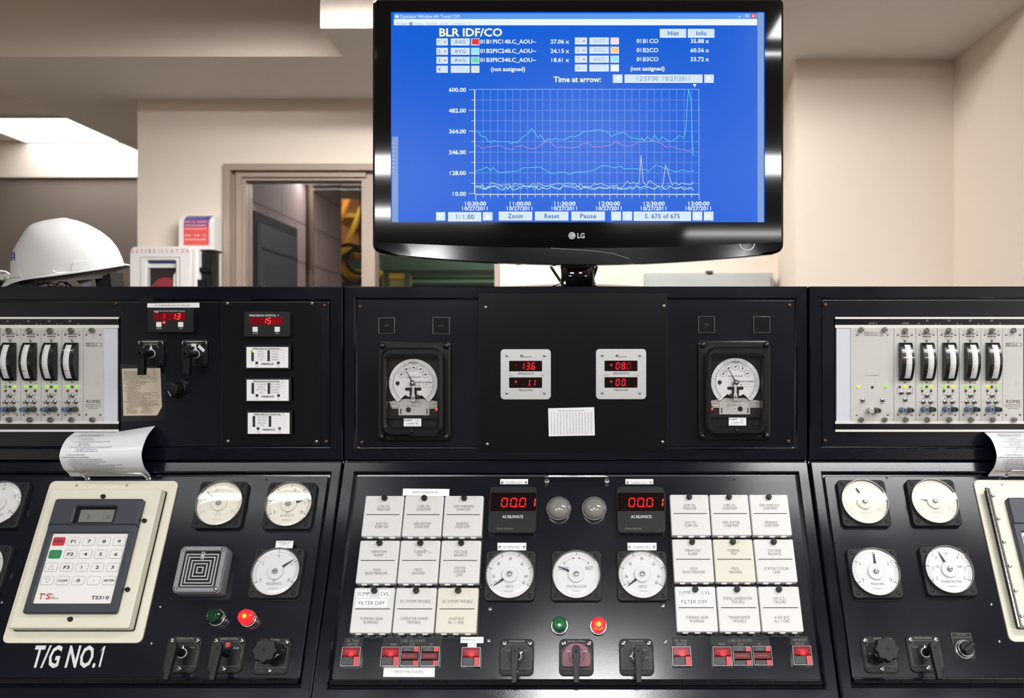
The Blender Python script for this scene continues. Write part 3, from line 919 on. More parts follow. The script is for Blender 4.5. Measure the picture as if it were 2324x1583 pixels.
WB(t).box(px(1355, 0, dd)[0], px(1359, 0, dd)[0], D1 - .012, D1 - .006, px(0, 644, dd)[2], px(0, 634, dd)[2], WPLAS).build('rocker', t)

# ================================================================== the console: three cabinets
ZT = E + (791 - 650) / F * YV             # console top
HW = .5165                                # half width of a cabinet
UNITX = (-1.0371 - .0005, -.0045, 1.0315)
UT, UB = .1385, -CREASE                   # upper face: local a range
LB = -.62                                 # lower end of the sloping face
sl = lambda a, h=0: LO.W(0, a, h)
DEEP = .47
def console(cx, name_lab, upanel, lpanel, lpx):
    t = thing('control_console', name_lab, 'console', (cx, YV + .1, 0), (0, 0, 0), 'control console cabinets')
    x0, x1 = cx - HW + .001, cx + HW - .001
    ym = YV + .008
    b_ = sl(LB, -.008); c_ = sl(0, -.008)
    prof = [(ym + DEEP, 0), (ym + DEEP, ZT - .003), (ym - .004, ZT - .003), (ym, c_.z), (b_.y, b_.z), (b_.y, b_.z - .05), (b_.y + .12, b_.z - .05), (b_.y + .12, 0)]
    n = len(prof)
    bm = WB(t)
    bm.add([(x0, y, z) for y, z in prof] + [(x1, y, z) for y, z in prof],
           [tuple(range(n)), tuple(reversed(range(n, 2 * n)))] + [(i, i + n, (i + 1) % n + n, (i + 1) % n) for i in range(n)], PAINT)
    bm.build('cabinet_shell', t)
    # upper face frame
    up = Matrix.Translation(UP.O) @ Matrix.Rotation(UP.t, 4, 'X')
    lo = Matrix.Translation(LO.O) @ Matrix.Rotation(LO.t, 4, 'X')
    T = TM[t.name]
    px0, px1, pa0, pa1 = upanel
    bm = MB(T @ up)
    bm.frame(rect_o(x0, x1, UB + .001, UT), rect_o(px0 - .003, px1 + .003, pa0 - .003, pa1 + .003), -.008, .006, FRAME, .0025)
    bm.build('upper_frame', t)
    bm = MB(T @ up)
    bm.rbox((px0 + px1) / 2, (pa0 + pa1) / 2, px1 - px0, pa1 - pa0, .003, -.007, 0, PAINT, .0012)
    up_o = bm.build('upper_panel', t)
    # sloping frame and panel
    qx0, qx1, qa0, qa1 = lpanel
    bm = MB(T @ lo)
    bm.frame(rect_o(x0, x1, LB, -.004), rect_o(qx0 - .0045, qx1 + .0045, qa0 - .016, qa1 + .0065), -.008, .006, FRAME, .003)
    bm.build('lower_frame', t)
    bm = MB(T @ lo)
    bm.rbox((qx0 + qx1) / 2, (qa0 + qa1) / 2, qx1 - qx0, qa1 - qa0, .004, -.007, 0.0, PAINT, .0015)
    bm.build('lower_panel', t)
    # piano hinge along the foot of the sloping panel
    bm = MB(T @ lo)
    k_ = int((qx1 - qx0) / .045)
    for i in range(k_):
        a0 = qx0 + (qx1 - qx0) * i / k_
        bm.tube([(a0 + .0004, qa0 - .006, .001), (a0 + (qx1 - qx0) / k_ - .0004, qa0 - .006, .001)], .0062, GLOSSP, 8)
    bm.build('piano_hinge', t)
    bm = MB(T)
    bm.box(x0, x1, YV - .002, YV + DEEP, ZT - .004, ZT, PAINT)
    bm.build('top_plate', t)
    return t, T, up, lo
a_ = lambda v: (CY - v) / F * YV
x_ = lambda u: (u - CX) / F * YV
CON_L = console(UNITX[0], 'long black control console cabinet beneath the hard hat, marked T/G NO.1', (-1.52, x_(747), a_(1013), a_(684)), (-1.52, -.5505, -.459, -.0365), None)
CON_C = console(UNITX[1], 'middle black control console cabinet carrying the monitor', (x_(811), x_(1803), a_(1014), a_(681)), (-.487, .4815, -.462, -.0365), None)
CON_R = console(UNITX[2], 'black control console cabinet by the beige side wall', (x_(1866), 1.51, a_(1012), a_(680)), (.5445, 1.51, -.459, -.0365), None)
def in_up(c): return MB(c[1] @ c[2])
def in_lo(c): return MB(c[1] @ c[3])
def con_screws(c, pl, me, pix, h=0.0, name='screw'):
    for u, v in pix:
        p = pl.W(*pl.P(u, v, h + .002), h)
        o = part_m(name, me, c[0], tuple(c[1] @ p), pl.rot)
        o.rotation_euler = (pl.t, 0, 0)
# overlay plates
b = in_up(CON_C)
b.rbox((x_(1087) + x_(1514)) / 2, (a_(665) + a_(1023)) / 2, x_(1514) - x_(1087), a_(665) - a_(1023), .002, .006, .009, PLATE, .0008)
b.build('meter_plate', CON_C[0])
con_screws(CON_C, UP, SCR_S, [(1102, 697), (1507, 694), (1106, 1008), (1504, 1003)], .009)
con_screws(CON_C, UP, SCR_B, [(817, 696), (821, 1004), (1792, 693), (1790, 1002)])
b = in_up(CON_L)
b.rbox((x_(503) + x_(728)) / 2, (a_(684) + a_(1010)) / 2, x_(728) - x_(503), a_(685) - a_(1010), .002, 0, .003, GLOSSP, .0008)
b.build('meter_plate', CON_L[0])
con_screws(CON_L, UP, SCR_S, [(516, 688), (708, 688), (517, 1001), (718, 1002)], .003)
con_screws(CON_L, UP, SCR_B, [(736, 693), (740, 1002), (262, 688)])
con_screws(CON_R, UP, SCR_B, [(1874, 692), (1873, 1000)])
con_screws(CON_L, LO, SCR_SS, [(363, 1376), (343, 1459), (3, 1366)])
con_screws(CON_L, LO, SCR_D, [(604, 1087), (712, 1238)])
con_screws(CON_C, LO, SCR_S, [(1112, 1381), (1109, 1453), (1505, 1374), (1510, 1456)])
con_screws(CON_C, LO, SCR_D, [(958, 1088), (798, 1238), (1667, 1087), (1815, 1233)])
con_screws(CON_R, LO, SCR_SS, [(2251, 1371), (2269, 1455)])
con_screws(CON_R, LO, SCR_D, [(2013, 1083), (1898, 1230)])
# painted lettering
b = in_lo(CON_L)
X0, A0 = LO.P(76, 1463); X1, A1 = LO.P(240, 1512)
b.text('T/G NO.1', (LO.P(78, 1488)[0] + LO.P(240, 1490)[0]) / 2, LO.P(160, 1489)[1], .040, .0006, ENGW, bold=1, w=LO.P(240, 1490)[0] - LO.P(76, 1490)[0], sp=.001)
b.build('lettering', CON_L[0])['label'] = 'white painted lettering T/G NO.1'

# ------------------------------------------------------------------ white hard hat
def helmet():
    k = 2.08 / F / 7.2625
    def q(zx, zy): return ((zx / 7.2625 - CX) / F * 2.08, E - (470 + zy / 7.2625 - CY) / F * 2.08)
    A, B = q(190, 1122), q(1905, 915)
    L = math.hypot(B[0] - A[0], B[1] - A[1])
    e1 = ((B[0] - A[0]) / L, (B[1] - A[1]) / L); e2 = (-e1[1], e1[0])
    def loc(zx, zy):
        p = q(zx, zy)
        d = (p[0] - A[0], p[1] - A[1])
        return d[0] * e1[0] + d[1] * e1[1], d[0] * e2[0] + d[1] * e2[1]
    left = [loc(*p) for p in ((190, 1122), (182, 900), (210, 690), (270, 570), (330, 450), (385, 345), (450, 285), (560, 245), (700, 213))]
    right = [loc(*p) for p in ((1905, 915), (1870, 800), (1800, 640), (1700, 500), (1550, 385), (1350, 280), (1200, 225), (1050, 195))]
    top = max(loc(900, 188)[1], loc(850, 190)[1])
    def interp(P, h):
        P = sorted(P, key=lambda p: p[1])
        for a, c in zip(P, P[1:]):
            if a[1] <= h <= c[1]:
                f = (h - a[1]) / max(c[1] - a[1], 1e-9)
                return a[0] + (c[0] - a[0]) * f
        return P[-1][0] if h > P[-1][1] else P[0][0]
    lt, rt = max(p[1] for p in left), max(p[1] for p in right)
    ap = loc(900, 188)[0]
    def ends(h):
        xl = interp(left, h) if h <= lt else interp(left, lt) + (ap - interp(left, lt)) * (1 - math.sqrt(max(0, 1 - ((h - lt) / (top - lt)) ** 2)))
        xr = interp(right, h) if h <= rt else interp(right, rt) + (ap - interp(right, rt)) * (1 - math.sqrt(max(0, 1 - ((h - rt) / (top - rt)) ** 2)))
        return xl, xr
    HWID = .104
    def half(h):
        return HWID * math.sqrt(max(0, 1 - (max(h, 0) / (top * 1.0)) ** 2.5)) * (1 - .08 * max(h, 0) / top)
    Yc = 2.10
    def world(s, y, h):
        h = h + .20 * min(y, .0) + .05 * max(y, 0)        # leaning a little towards the front
        return (A[0] + s * e1[0] + h * e2[0], Yc + y, A[1] + s * e1[1] + h * e2[1])
    N = 56
    def ringpt(h, a, grow=0.0):
        xl, xr = ends(h)
        c, ax, ay = (xl + xr) / 2, (xr - xl) / 2 + grow, half(h) + grow
        return c + ax * math.cos(a), ay * math.sin(a)
    base = (A[0] + L * .4, Yc, ZT)
    t = thing('hard_hat', 'white scuffed hard hat with blue lettering resting on the console top', 'hard hat', base)
    b = WB(t)
    hs = [top * (1 - (1 - i / 22) ** 1.7) for i in range(23)]
    hs[-1] = top * .9995
    rings = [[ringpt(h, 2 * math.pi * i / N) + (h,) for i in range(N)] for h in hs]
    # raised ridge along the crown
    vs = []
    for r in rings:
        for s, y, h in r:
            g = .004 * math.exp(-(y / .016) ** 2) * min(1, h / (top * .45)) ** 2
            vs.append(world(s, y, h + g))
    fs = []
    for k_ in range(len(rings) - 1):
        for i in range(N):
            j = (i + 1) % N
            fs.append((k_ * N + i, k_ * N + j, (k_ + 1) * N + j, (k_ + 1) * N + i))
    fs.append(tuple((len(rings) - 1) * N + i for i in range(N)))
    b.add(vs, fs, HELM)
    # inside of the shell
    vs2 = []
    for r in rings[:-1:3]:
        for s, y, h in r:
            c = (interp(left, 0) + interp(right, 0)) / 2
            vs2.append(world(c + (s - c) * .97, y * .97, h * .97))
    m_ = len(vs2) // N
    b.add(vs2, [(k_ * N + j, k_ * N + i, (k_ + 1) * N + i, (k_ + 1) * N + j) for k_ in range(m_ - 1) for i in range(N) for j in [(i + 1) % N]], HELMIN)
    b.build('shell', t, sharp=60)
    # brim, drawn out and turned down into the peak at the front
    b = WB(t)
    rows = []
    for k_, f in enumerate((0, .5, 1)):
        row = []
        for i in range(N):
            a = 2 * math.pi * i / N
            ca = math.cos(a)
            front = max(0, -ca) ** 3
            rear = max(0, ca) ** 8
            out = .009 + .026 * front + .004 * rear
            s, y = ringpt(0, a, .0005)
            d = Vector((ca, math.sin(a) * (1.0 if front < .2 else .9)))
            s2, y2 = s + d.x * out * f, y + d.y * out * f
            row.append((s2, y2, -.004 * f - .034 * front * f ** 1.3 + .002))
        rows.append(row)
    lower = [[(s, y, h - .0035) for s, y, h in r] for r in rows]
    allr = rows + lower[::-1]
    vs = [world(*p) for r in allr for p in r]
    fs = []
    for k_ in range(len(allr)):
        k2 = (k_ + 1) % len(allr)
        for i in range(N):
            j = (i + 1) % N
            fs.append((k_ * N + j, k_ * N + i, k2 * N + i, k2 * N + j))
    b.add(vs, fs, HELM)
    b.build('brim', t, sharp=50)
    # accessory lugs along the side facing the console front
    def side(s, h, o=0.0):
        xl, xr = ends(h)
        c, ax = (xl + xr) / 2, (xr - xl) / 2
        return world(s, -half(h) * math.sqrt(max(0, 1 - ((s - c) / ax) ** 2)) - o, h)
    for zx0, zx1, zy0, zy1, zz in ((390, 590, 945, 1125, .005), (925, 1205, 968, 1045, .004), (1480, 1690, 815, 965, .006)):
        b = WB(t)
        s0, h1 = loc(zx0, zy0 + (zx1 - zx0) * .06); s1, _ = loc(zx1, zy0)
        _, h0 = loc((zx0 + zx1) / 2, zy1)
        n_ = 6
        front = [side(s0 + (s1 - s0) * i / n_, h1, zz) for i in range(n_ + 1)]
        back = [side(s0 + (s1 - s0) * i / n_, h1 + .001, -.003) for i in range(n_ + 1)]
        lowr = [side(s0 - .004 + (s1 - s0 + .012) * i / n_, max(h0, .001), zz) for i in range(n_ + 1)]
        lowb = [side(s0 - .004 + (s1 - s0 + .012) * i / n_, max(h0, .001), -.003) for i in range(n_ + 1)]
        m_ = n_ + 1
        vs = back + front + lowr + lowb
        fs = [(r * m_ + i, (r + 1) * m_ + i, (r + 1) * m_ + i + 1, r * m_ + i + 1) for r in range(3) for i in range(n_)]
        fs += [(0, m_, 2 * m_, 3 * m_), (n_, 3 * m_ + n_, 2 * m_ + n_, m_ + n_)]
        b.add(vs, fs, HELM)
        b.build('accessory_lug', t)
    # lettering wrapped round the front
    def arcmap(h0):
        tab = [0]; pts = []
        M_ = 200
        for i in range(M_ + 1):
            a = math.pi + math.pi * .5 * i / M_ * 1.0
            pts.append(ringpt(h0, a))
            if i: tab.append(tab[-1] + math.hypot(pts[-1][0] - pts[-2][0], pts[-1][1] - pts[-2][1]))
        return tab, pts
    def wrap(h0):
        tab, pts = arcmap(h0)
        def fn(x, y, z):
            sg = 1 if x >= 0 else -1
            d = abs(x)
            k_ = min(range(len(tab)), key=lambda i: abs(tab[i] - d))
            a = math.pi + sg * math.pi * .5 * k_ / 200
            s, yy = ringpt(h0 + y, a, .0008)
            return world(s, yy, h0 + y)
        return fn
    b = WB(t)
    hh = loc(240, 770)[1]
    b.text('COVANTA', .026, 0, .0185, 0, BLUEI, bold=1, w=.124, fn=wrap(hh))
    b.text('ENERGY', .026, -.020, .005, 0, INKG, sx=.9, sp=.008, fn=wrap(hh))
    b.build('lettering', t)['label'] = 'blue lettering wrapped round the front'
    # suspension: band, nape strap, ratchet
    b = WB(t)
    c0 = L / 2
    band = []
    for i in range(N):
        a = 2 * math.pi * i / N
        s, y = ringpt(0, a, -.016)
        band.append((s, y))
    vs = [world(s, y, .02) for s, y in band] + [world(s, y, -.018 - .012 * (max(0, (s - c0) / c0))) for s, y in band]
    b.add(vs, [(i, (i + 1) % N, (i + 1) % N + N, i + N) for i in range(N)], HELMIN)
    b.build('head_band', t)
    s0, h0 = loc(1360, 1130); s1, h1 = loc(1630, 1090); s2, h2 = loc(1600, 1290); s3, h3 = loc(1450, 1230)
    b = WB(t)
    P4 = [(s0, h0), (s3, h3), (s2, h2), (s1, h1)]
    vs = [world(s, -.052, h) for s, h in P4] + [world(s, -.047, h) for s, h in P4]
    b.add(vs, [(0, 1, 2, 3), (7, 6, 5, 4), (0, 4, 5, 1), (1, 5, 6, 2), (2, 6, 7, 3), (3, 7, 4, 0)], GREYPL)
    b.build('nape_strap', t)
    s0, h0 = loc(1640, 1100); s2, h2 = loc(1830, 1290)
    b = WB(t)
    for (sa, sb, ha, hb, ya, yb) in ((s0 - .003, s2, h2, h0, -.036, .036), (s2 - .012, s2 - .002, h2 + .003, h0 + .004, -.024, .024), (s2, s2 + .006, h2 - .001, h0 + .002, -.030, .030)):
        vs = [world(s, y, h) for s in (sa, sb) for y in (ya, yb) for h in (ha, hb)]
        b.add(vs, [(0, 1, 3, 2), (4, 6, 7, 5), (0, 4, 5, 1), (2, 3, 7, 6), (0, 2, 6, 4), (1, 5, 7, 3)], BLACK)
    b.build('ratchet_knob', t)
helmet()

# safety glasses, ear plugs, glove on the console top
YG = 2.09
gp = lambda u, v: px(u, v, YG)
t = thing('safety_glasses', 'clear safety glasses lying under the white hard hat', 'glasses', (gp(104, 0)[0], YG, ZT))
for k, u in enumerate((98, 128)):
    b = WB(t)
    cx_, _, cz_ = gp(u, 640)
    pts = [(cx_ + .011 * math.cos(a) * (1.1), YG + .02 * k, ZT + .0115 + .0105 * math.sin(a)) for a in [2 * math.pi * i / 16 for i in range(16)]]
    b.add([(x, y, z) for x, y, z in pts] + [(x, y + .002, z) for x, y, z in pts], [tuple(range(16)), tuple(reversed(range(16, 32)))] + [(i, (i + 1) % 16, (i + 1) % 16 + 16, i + 16) for i in range(16)], GLASS)
    b.build('lens', t)
    WB(t).tube(pts, .0016, GREYPL, 6, True).build('rim', t)
WB(t).tube([gp(106, 634), (gp(116, 630)[0], YG + .01, gp(116, 632)[2]), (gp(127, 634)[0], YG + .02, gp(127, 634)[2])], .0022, BLACK, 6).build('bridge', t)
WB(t).tube([gp(92, 638), (gp(96, 634)[0], YG + .06, ZT + .018), (gp(104, 634)[0], YG + .13, ZT + .006)], .002, BLACK, 6).build('temple', t)
WB(t).tube([(gp(137, 638)[0], YG + .02, gp(137, 638)[2]), (gp(150, 646)[0], YG + .03, ZT + .008), (gp(165, 648)[0], YG + .05, ZT + .003)], .002, BLACK, 6).build('temple', t)
b = None
for k, (u, lab) in enumerate(((125, 'red foam ear plug touching the lens of the safety glasses under the hat'), (134, 'red foam ear plug nearer the black ratchet of the hat'))):
    t = thing('ear_plug', lab, 'ear plug', (gp(u, 0)[0], YG - .02, ZT), group='red ear plugs under the hard hat')
    m = MB()
    m.lathe([(.0035, 0), (.0046, .002), (.0048, .006), (.004, .0085), (.002, .0095), (0, .0097)], EARRED, n=14)
    m.build('plug_tip', t)
    MB().tube([(0, 0, .004), (.002, .01, .003), (.006, .022, .0015)], .0012, EARRED, 6).build('cord', t)
t = thing('work_glove', 'grey work glove lying behind the peak of the hard hat', 'glove', (gp(4, 0)[0], 2.2, ZT))
b = WB(t)
for k, (u0, v0, u1, v1, r0, r1) in enumerate(((-55, 632, 4, 628, .022, .017), (4, 628, 24, 640, .015, .008), (-40, 640, 10, 641, .014, .010))):
    p0, p1 = px(u0, v0, 2.2 + .02 * k), px(u1, v1, 2.2 + .015 * k)
    n_ = 8
    b.tube([tuple(p0[i] + (p1[i] - p0[i]) * j / n_ for i in range(3)) for j in range(n_ + 1)], [max(.002, (r0 + (r1 - r0) * j / n_) * math.sin(math.pi * min(1, (j + .8) / (n_ + 1.4))) ** .4) for j in range(n_ + 1)], GLOVE, 10)
b.build('palm', t)
b = WB(t)
p0, p1 = px(0, 615, 2.18), px(26, 626, 2.18)
b.tube([p0, tuple((p0[i] + p1[i]) / 2 + (.004 if i == 2 else 0) for i in range(3)), p1], .003, PAPER, 6)
b.build('cuff_edge', t)
t = thing('round_button', 'small pale round cap on the console top beneath the hat peak', 'cap', (px(46, 0, 1.99)[0], 1.99, ZT))
MB().lathe([(.0065, 0), (.0062, .0015), (.003, .0026), (0, .003)], GREYPL, n=16).build('dome', t)

# ------------------------------------------------------------------ the monitor
DT = 2.10
KT = DT / F
tx = lambda u: (u - CX) * KT
tz = lambda v: E + (CY - v) * KT
def monitor():
    t = thing('monitor', 'large black flat screen monitor showing a blue trend graph', 'monitor', (tx(1311), 2.24, ZT))
    Tm = TM[t.name] @ Matrix.Translation((0, DT, 0)) @ Matrix.Rotation(R(90), 4, 'X')
    nb = lambda: MB(Tm)
    z = lambda v: tz(v)
    xl, xr, zt = tx(845), tx(1779), tz(-4)
    # outline with the swept lower edge
    pts = []
    r = .022
    for i in range(25):
        f = i / 24
        u = 866 + (1758 - 866) * f
        v = 575 + 26 * math.sin(math.pi * f) ** .9
        pts.append((tx(u), tz(v)))
    for a in range(-75, 1, 15): pts.append((xr - r + r * math.cos(R(a)), tz(553) + r * math.sin(R(a))))
    for a in range(0, 91, 18): pts.append((xr - .012 + .012 * math.cos(R(a)), zt - .012 + .012 * math.sin(R(a))))
    for a in range(90, 181, 18): pts.append((xl + .012 + .012 * math.cos(R(a)), zt - .012 + .012 * math.sin(R(a))))
    for a in range(180, 256, 15): pts.append((xl + r + r * math.cos(R(a)), tz(553) + r * math.sin(R(a))))
    b = nb()
    sx0, sx1, sz0, sz1 = tx(887), tx(1736), tz(504), tz(26)
    n = len(pts)
    # bezel: outer chamfer ring then a flat front round the screen
    bot = pts[:]
    ins = [(p[0] - .006 * d[0], p[1] - .006 * d[1]) for p, d in zip(pts, _dirs(pts))]
    b.add([(x, y, -.03) for x, y in pts] + [(x, y, -.006) for x, y in pts] + [(x, y, 0) for x, y in ins],
          [(k * n + i, k * n + (i + 1) % n, (k + 1) * n + (i + 1) % n, (k + 1) * n + i) for k in range(2) for i in range(n)], GLOSS)
    hole = []
    for x, y in ins:                       # nearest matching point on the screen opening
        hole.append((min(max(x, sx0), sx1), min(max(y, sz0), sz1)))
    # corners of the opening must be hit exactly
    for c in ((sx0, sz0), (sx1, sz0), (sx1, sz1), (sx0, sz1)):
        k = min(range(n), key=lambda i: math.hypot(ins[i][0] - c[0], ins[i][1] - c[1]))
        hole[k] = c
    b.add([(x, y, 0) for x, y in ins] + [(x, y, 0) for x, y in hole] + [(x, y, -.006) for x, y in hole],
          [(k * n + i, k * n + (i + 1) % n, (k + 1) * n + (i + 1) % n, (k + 1) * n + i) for k in range(2) for i in range(n)], GLOSS)
    b.build('bezel', t, sharp=8)
    # darker lower lip
    b = nb()
    top = []
    for i in range(25):
        f = i / 24
        top.append((tx(848 + (1776 - 848) * f), tz(549 + 14 * math.sin(math.pi * f))))
    lowp = pts[:25]
    lo2 = [(tx(850), tz(560))] + [(p[0], p[1] + .001) for p in lowp[1:-1]] + [(tx(1774), tz(560))]
    vs = [(x, y, .001) for x, y in top] + [(x, y, .0035) for x, y in lo2] + [(x, y, -.02) for x, y in lo2] + [(x, y, -.004) for x, y in top]
    fs = [(r_ * 25 + i, (r_ + 1) * 25 + i, (r_ + 1) * 25 + i + 1, r_ * 25 + i + 1) for r_ in range(3) for i in range(24)]
    b.add(vs, fs, GLOSS2)
    b.build('lower_lip', t, sharp=12)
    # back cover
    b = nb()
    b.rbox((xl + xr) / 2, (zt + tz(560)) / 2, xr - xl - .01, zt - tz(560) - .01, .02, -.045, -.029, BLACK)
    b.rbox((xl + xr) / 2, tz(300), .70, .42, .03, -.085, -.045, BLACK)
    b.build('back_cover', t)
    b = nb()
    b.box(tx(1170), tx(1440), tz(598.5), tz(593), -.03, -.004, ALU)
    for u in (1232, 1265, 1388): b.box(tx(u), tx(u + 3), tz(597), tz(594), -.0041, -.0035, DARK)
    b.build('speaker_strip', t)
    # logo, standby arc
    b = nb()
    b.disc(tx(1298), tz(534.5), 8 * KT, .0005, ENGW)
    b.arc(tx(1298), tz(534.5), 5.8 * KT, 1.1 * KT, 90, 405, .0008, INKG)
    b.line(tx(1297.5), tz(531), tx(1297.5), tz(538), 1.1 * KT, .0008, INKG)
    b.line(tx(1297.5), tz(538), tx(1301), tz(538), 1.1 * KT, .0008, INKG)
    b.disc(tx(1294.5), tz(532), 1.1 * KT, .0008, INKG, 10)
    b.text('LG', tx(1318.5), tz(534.5), 11 * KT, .0006, ENGW, bold=1, w=18 * KT)
    b.build('logo', t)
    b = nb()
    b.arc(tx(1695), tz(551), 17 * KT, 2.4 * KT, 98, 262, .0042, ENGW, 24)
    b.build('power_arc', t)
    b = nb()
    q = [(1250, 562), (1275, 564), (1311, 566), (1350, 569), (1390, 574), (1428, 586)]
    b.pline([(tx(u), tz(v + 1)) for u, v in q], .8 * KT, .0042, RULE)
    b.build('lip_seam', t)
    # stand
    b = WB(t)
    nk = []
    for v, hw_, hd in ((592, 42, .022), (602, 40, .022), (620, 39, .022), (633, 41, .024), (640, 47, .03)):
        nk.append((tz(v), hw_ * KT, hd))
    N = 28
    vs = [(tx(1311) + hw_ * abs(math.cos(a)) ** .6 * (1 if math.cos(a) >= 0 else -1), 2.19 + hd * math.sin(a), z_) for z_, hw_, hd in nk for a in [2 * math.pi * i / N for i in range(N)]]
    b.add(vs, [(k * N + i, k * N + (i + 1) % N, (k + 1) * N + (i + 1) % N, (k + 1) * N + i) for k in range(len(nk) - 1) for i in range(N)], GLOSS)
    b.build('stand_neck', t)
    b = WB(t)
    ax, ay = 235 * KT, .13
    prof = [(1, .0), (1.0, .006), (.985, .009), (.9, .0125), (.7, .0175), (.45, .0215), (.2, .024), (0, .0245)]
    vs = [(tx(1308) + ax * f * math.cos(2 * math.pi * i / 48), 2.22 + ay * f * math.sin(2 * math.pi * i / 48), ZT + z_) for f, z_ in prof for i in range(48)]
    b.add(vs, [(k * 48 + i, k * 48 + (i + 1) % 48, (k + 1) * 48 + (i + 1) % 48, (k + 1) * 48 + i) for k in range(7) for i in range(48)], GLOSS)
    b.build('stand_base', t)
    for u0, u1 in ((1248, 1274), (1356, 1344)):
        WB(t).tube([(tx(u0), 2.18, tz(598)), (tx(u1), 2.25, tz(634)), (tx(u1), 2.27, ZT + .02)], .0035, BLACK, 6).build('cable', t)
    # the picture on the screen
    b = nb()
    S = lambda k: -.004 + .00025 * k
    def rc(u0, v0, u1, v1, k, mat): b.box(tx(u0), tx(u1), tz(v1), tz(v0), S(k) - .0001, S(k), mat) if False else b.add([(tx(u0), tz(v1), S(k)), (tx(u1), tz(v1), S(k)), (tx(u1), tz(v0), S(k)), (tx(u0), tz(v0), S(k))], [(0, 1, 2, 3)], mat)
    zx = lambda x: 840 + x / 2.399
    zy = lambda y: y / 2.399
    rc(886, 25, 1737, 505, 0, SCRBG)
    # side bars and window title
    rc(1720, 27, 1734, 505, 1, SCRED)
    rc(889, 309, 903, 503, 1, SCRED)
    for k in range(8): rc(890, 324 + k * 9, 894, 324.8 + k * 9, 2, SCRW)
    rc(893, 29, 1719, 42, 1, SCRTB)
    rc(893, 42, 1719, 56, 1, SCRW)
    rc(896, 33, 904, 39, 2, SCRW)
    b.text('Operator Window #4: Trend 1201', tx(907), tz(36), 7.6 * KT, S(2), SCRW, 'l', w=138 * KT)
    b.text('Window', tx(897), tz(52), 6 * KT, S(2), SCRF, 'l', w=27 * KT)
    rc(928, 49, 936, 56, 2, SCRED)
    for s_, u, w_ in (('Select', 941, 19), ('Redraw', 967, 25), ('Zoom', 999, 17), ('Configure', 1024, 31), ('?', 1062, 4)):
        b.text(s_, tx(u), tz(52), 6 * KT, S(2), SCRF, 'l', w=w_ * KT)
    for u, mt in ((1674, SCRTB), (1690, SCRTB), (1705, SCRR)):
        rc(u, 29, u + 11, 40, 2, mt)
    rc(1677, 36, 1681, 38, 3, SCRW)
    b.frame(rect_o(tx(1692.5), tx(1699), tz(37.5), tz(31.5)), rect_o(tx(1693.5), tx(1698), tz(36.5), tz(33)), S(2), S(3), SCRW)
    b.line(tx(1708), tz(32), tx(1713), tz(37.5), 1.4 * KT, S(3), SCRW); b.line(tx(1713), tz(32), tx(1708), tz(37.5), 1.4 * KT, S(3), SCRW)
    def btn(x0, y0, x1, y1, txt=None, mat=SCRBT, tm=SCRT, h=9, bold=0, w=None):
        u0, u1, v0, v1 = zx(x0), zx(x1), zy(y0), zy(y1)
        rc(u0, v0, u1, v1, 1, SCRBT2)
        rc(u0 + 2, v0 + 1, u1 - 1, v1 - 2, 2, mat)
        if txt: b.text(txt, tx((u0 + u1) / 2), tz((v0 + v1) / 2), h * KT, S(3), tm, bold=bold, w=w and w * KT, sp=.6 * KT)
    b.text('BLR IDF/CO', tx(zx(372)), tz(zy(173)), 17.5 * KT, S(1), SCRY, 'l', w=145 * KT, bold=1)
    btn(1578, 154, 1722, 202, 'Hist', h=9.5, bold=1); btn(1731, 154, 1876, 202, 'Info', h=9.5, bold=1)
    rows = [(226, '1.', '01B1PIC140.C_AOU~', '27.06 x', SCRR), (277, '2.', '01B2PIC240.C_AOU~', '24.15 x', SCRCY), (326, '3.', '01B3PIC340.C_AOU~', '18.61 x', SCRGR), (375, '4.', None, None, SCRO)]
    for y, nn, nm, val, mt in rows:
        btn(360, y - 20, 422, y + 18, None)
        b.text(nn, tx(zx(378)), tz(zy(y)), 8.5 * KT, S(3), SCRT)
        if nm: b.disc(tx(zx(407)), tz(zy(y)), 1.8 * KT, S(3), SCRR, 8)
        btn(438, y - 20, 541, y + 18, 'AVG' if nm else None, h=8.5, tm=SCRT)
        btn(549, y - 20, 594, y + 18, None, mt)
        if nm:
            b.text(nm, tx(zx(598)), tz(zy(y - 3)), 9 * KT, S(1), SCRW, 'l', bold=1, w=127 * KT)
            b.text(val, tx(zx(1082)), tz(zy(y - 3)), 9 * KT, S(1), SCRW, 'r', bold=1, w=42 * KT)
        else:
            b.text('(not assigned)', tx(zx(750)), tz(zy(y - 2)), 9 * KT, S(1), SCRW, bold=1, w=79 * KT)
    rows = [(221, '5', 'INST', '01B1CO', '35.88 x', SCRPK), (271, '6', 'AVG', '01B2CO', '60.56 x', SCROR), (320, '7', 'AVG', '01B3CO', '33.72 x', SCRCY), (368, '8', None, None, None, SCRW)]
    for y, nn, md, nm, val, mt in rows:
        btn(1115, y - 20, 1181, y + 18, None)
        b.text(nn, tx(zx(1133)), tz(zy(y)), 8.5 * KT, S(3), SCRF)
        if nm: b.disc(tx(zx(1164)), tz(zy(y)), 1.8 * KT, S(3), SCRR, 8)
        btn(1194, y - 20, 1300, y + 18, md, h=8.5, tm=SCRF)
        btn(1309, y - 20, 1355, y + 18, None, mt)
        if nm:
            b.text(nm, tx(zx(1511)), tz(zy(y - 1)), 9 * KT, S(1), SCRW, bold=1, w=50 * KT)
            b.text(val, tx(zx(1845)), tz(zy(y - 1)), 9 * KT, S(1), SCRW, 'r', bold=1, w=42 * KT)
        else:
            b.text('(not assigned)', tx(zx(1511)), tz(zy(y + 2)), 9 * KT, S(1), SCRW, bold=1, w=79 * KT)
    b.text('Time at arrow:', tx(zx(1258)), tz(zy(429)), 12 * KT, S(1), SCRY, 'r', w=108 * KT, bold=1)
    btn(1322, 403, 1374, 448, None)
    btn(1386, 403, 1811, 448, '12:57:00  10/27/2011', h=9.5, tm=SCRT, w=124)
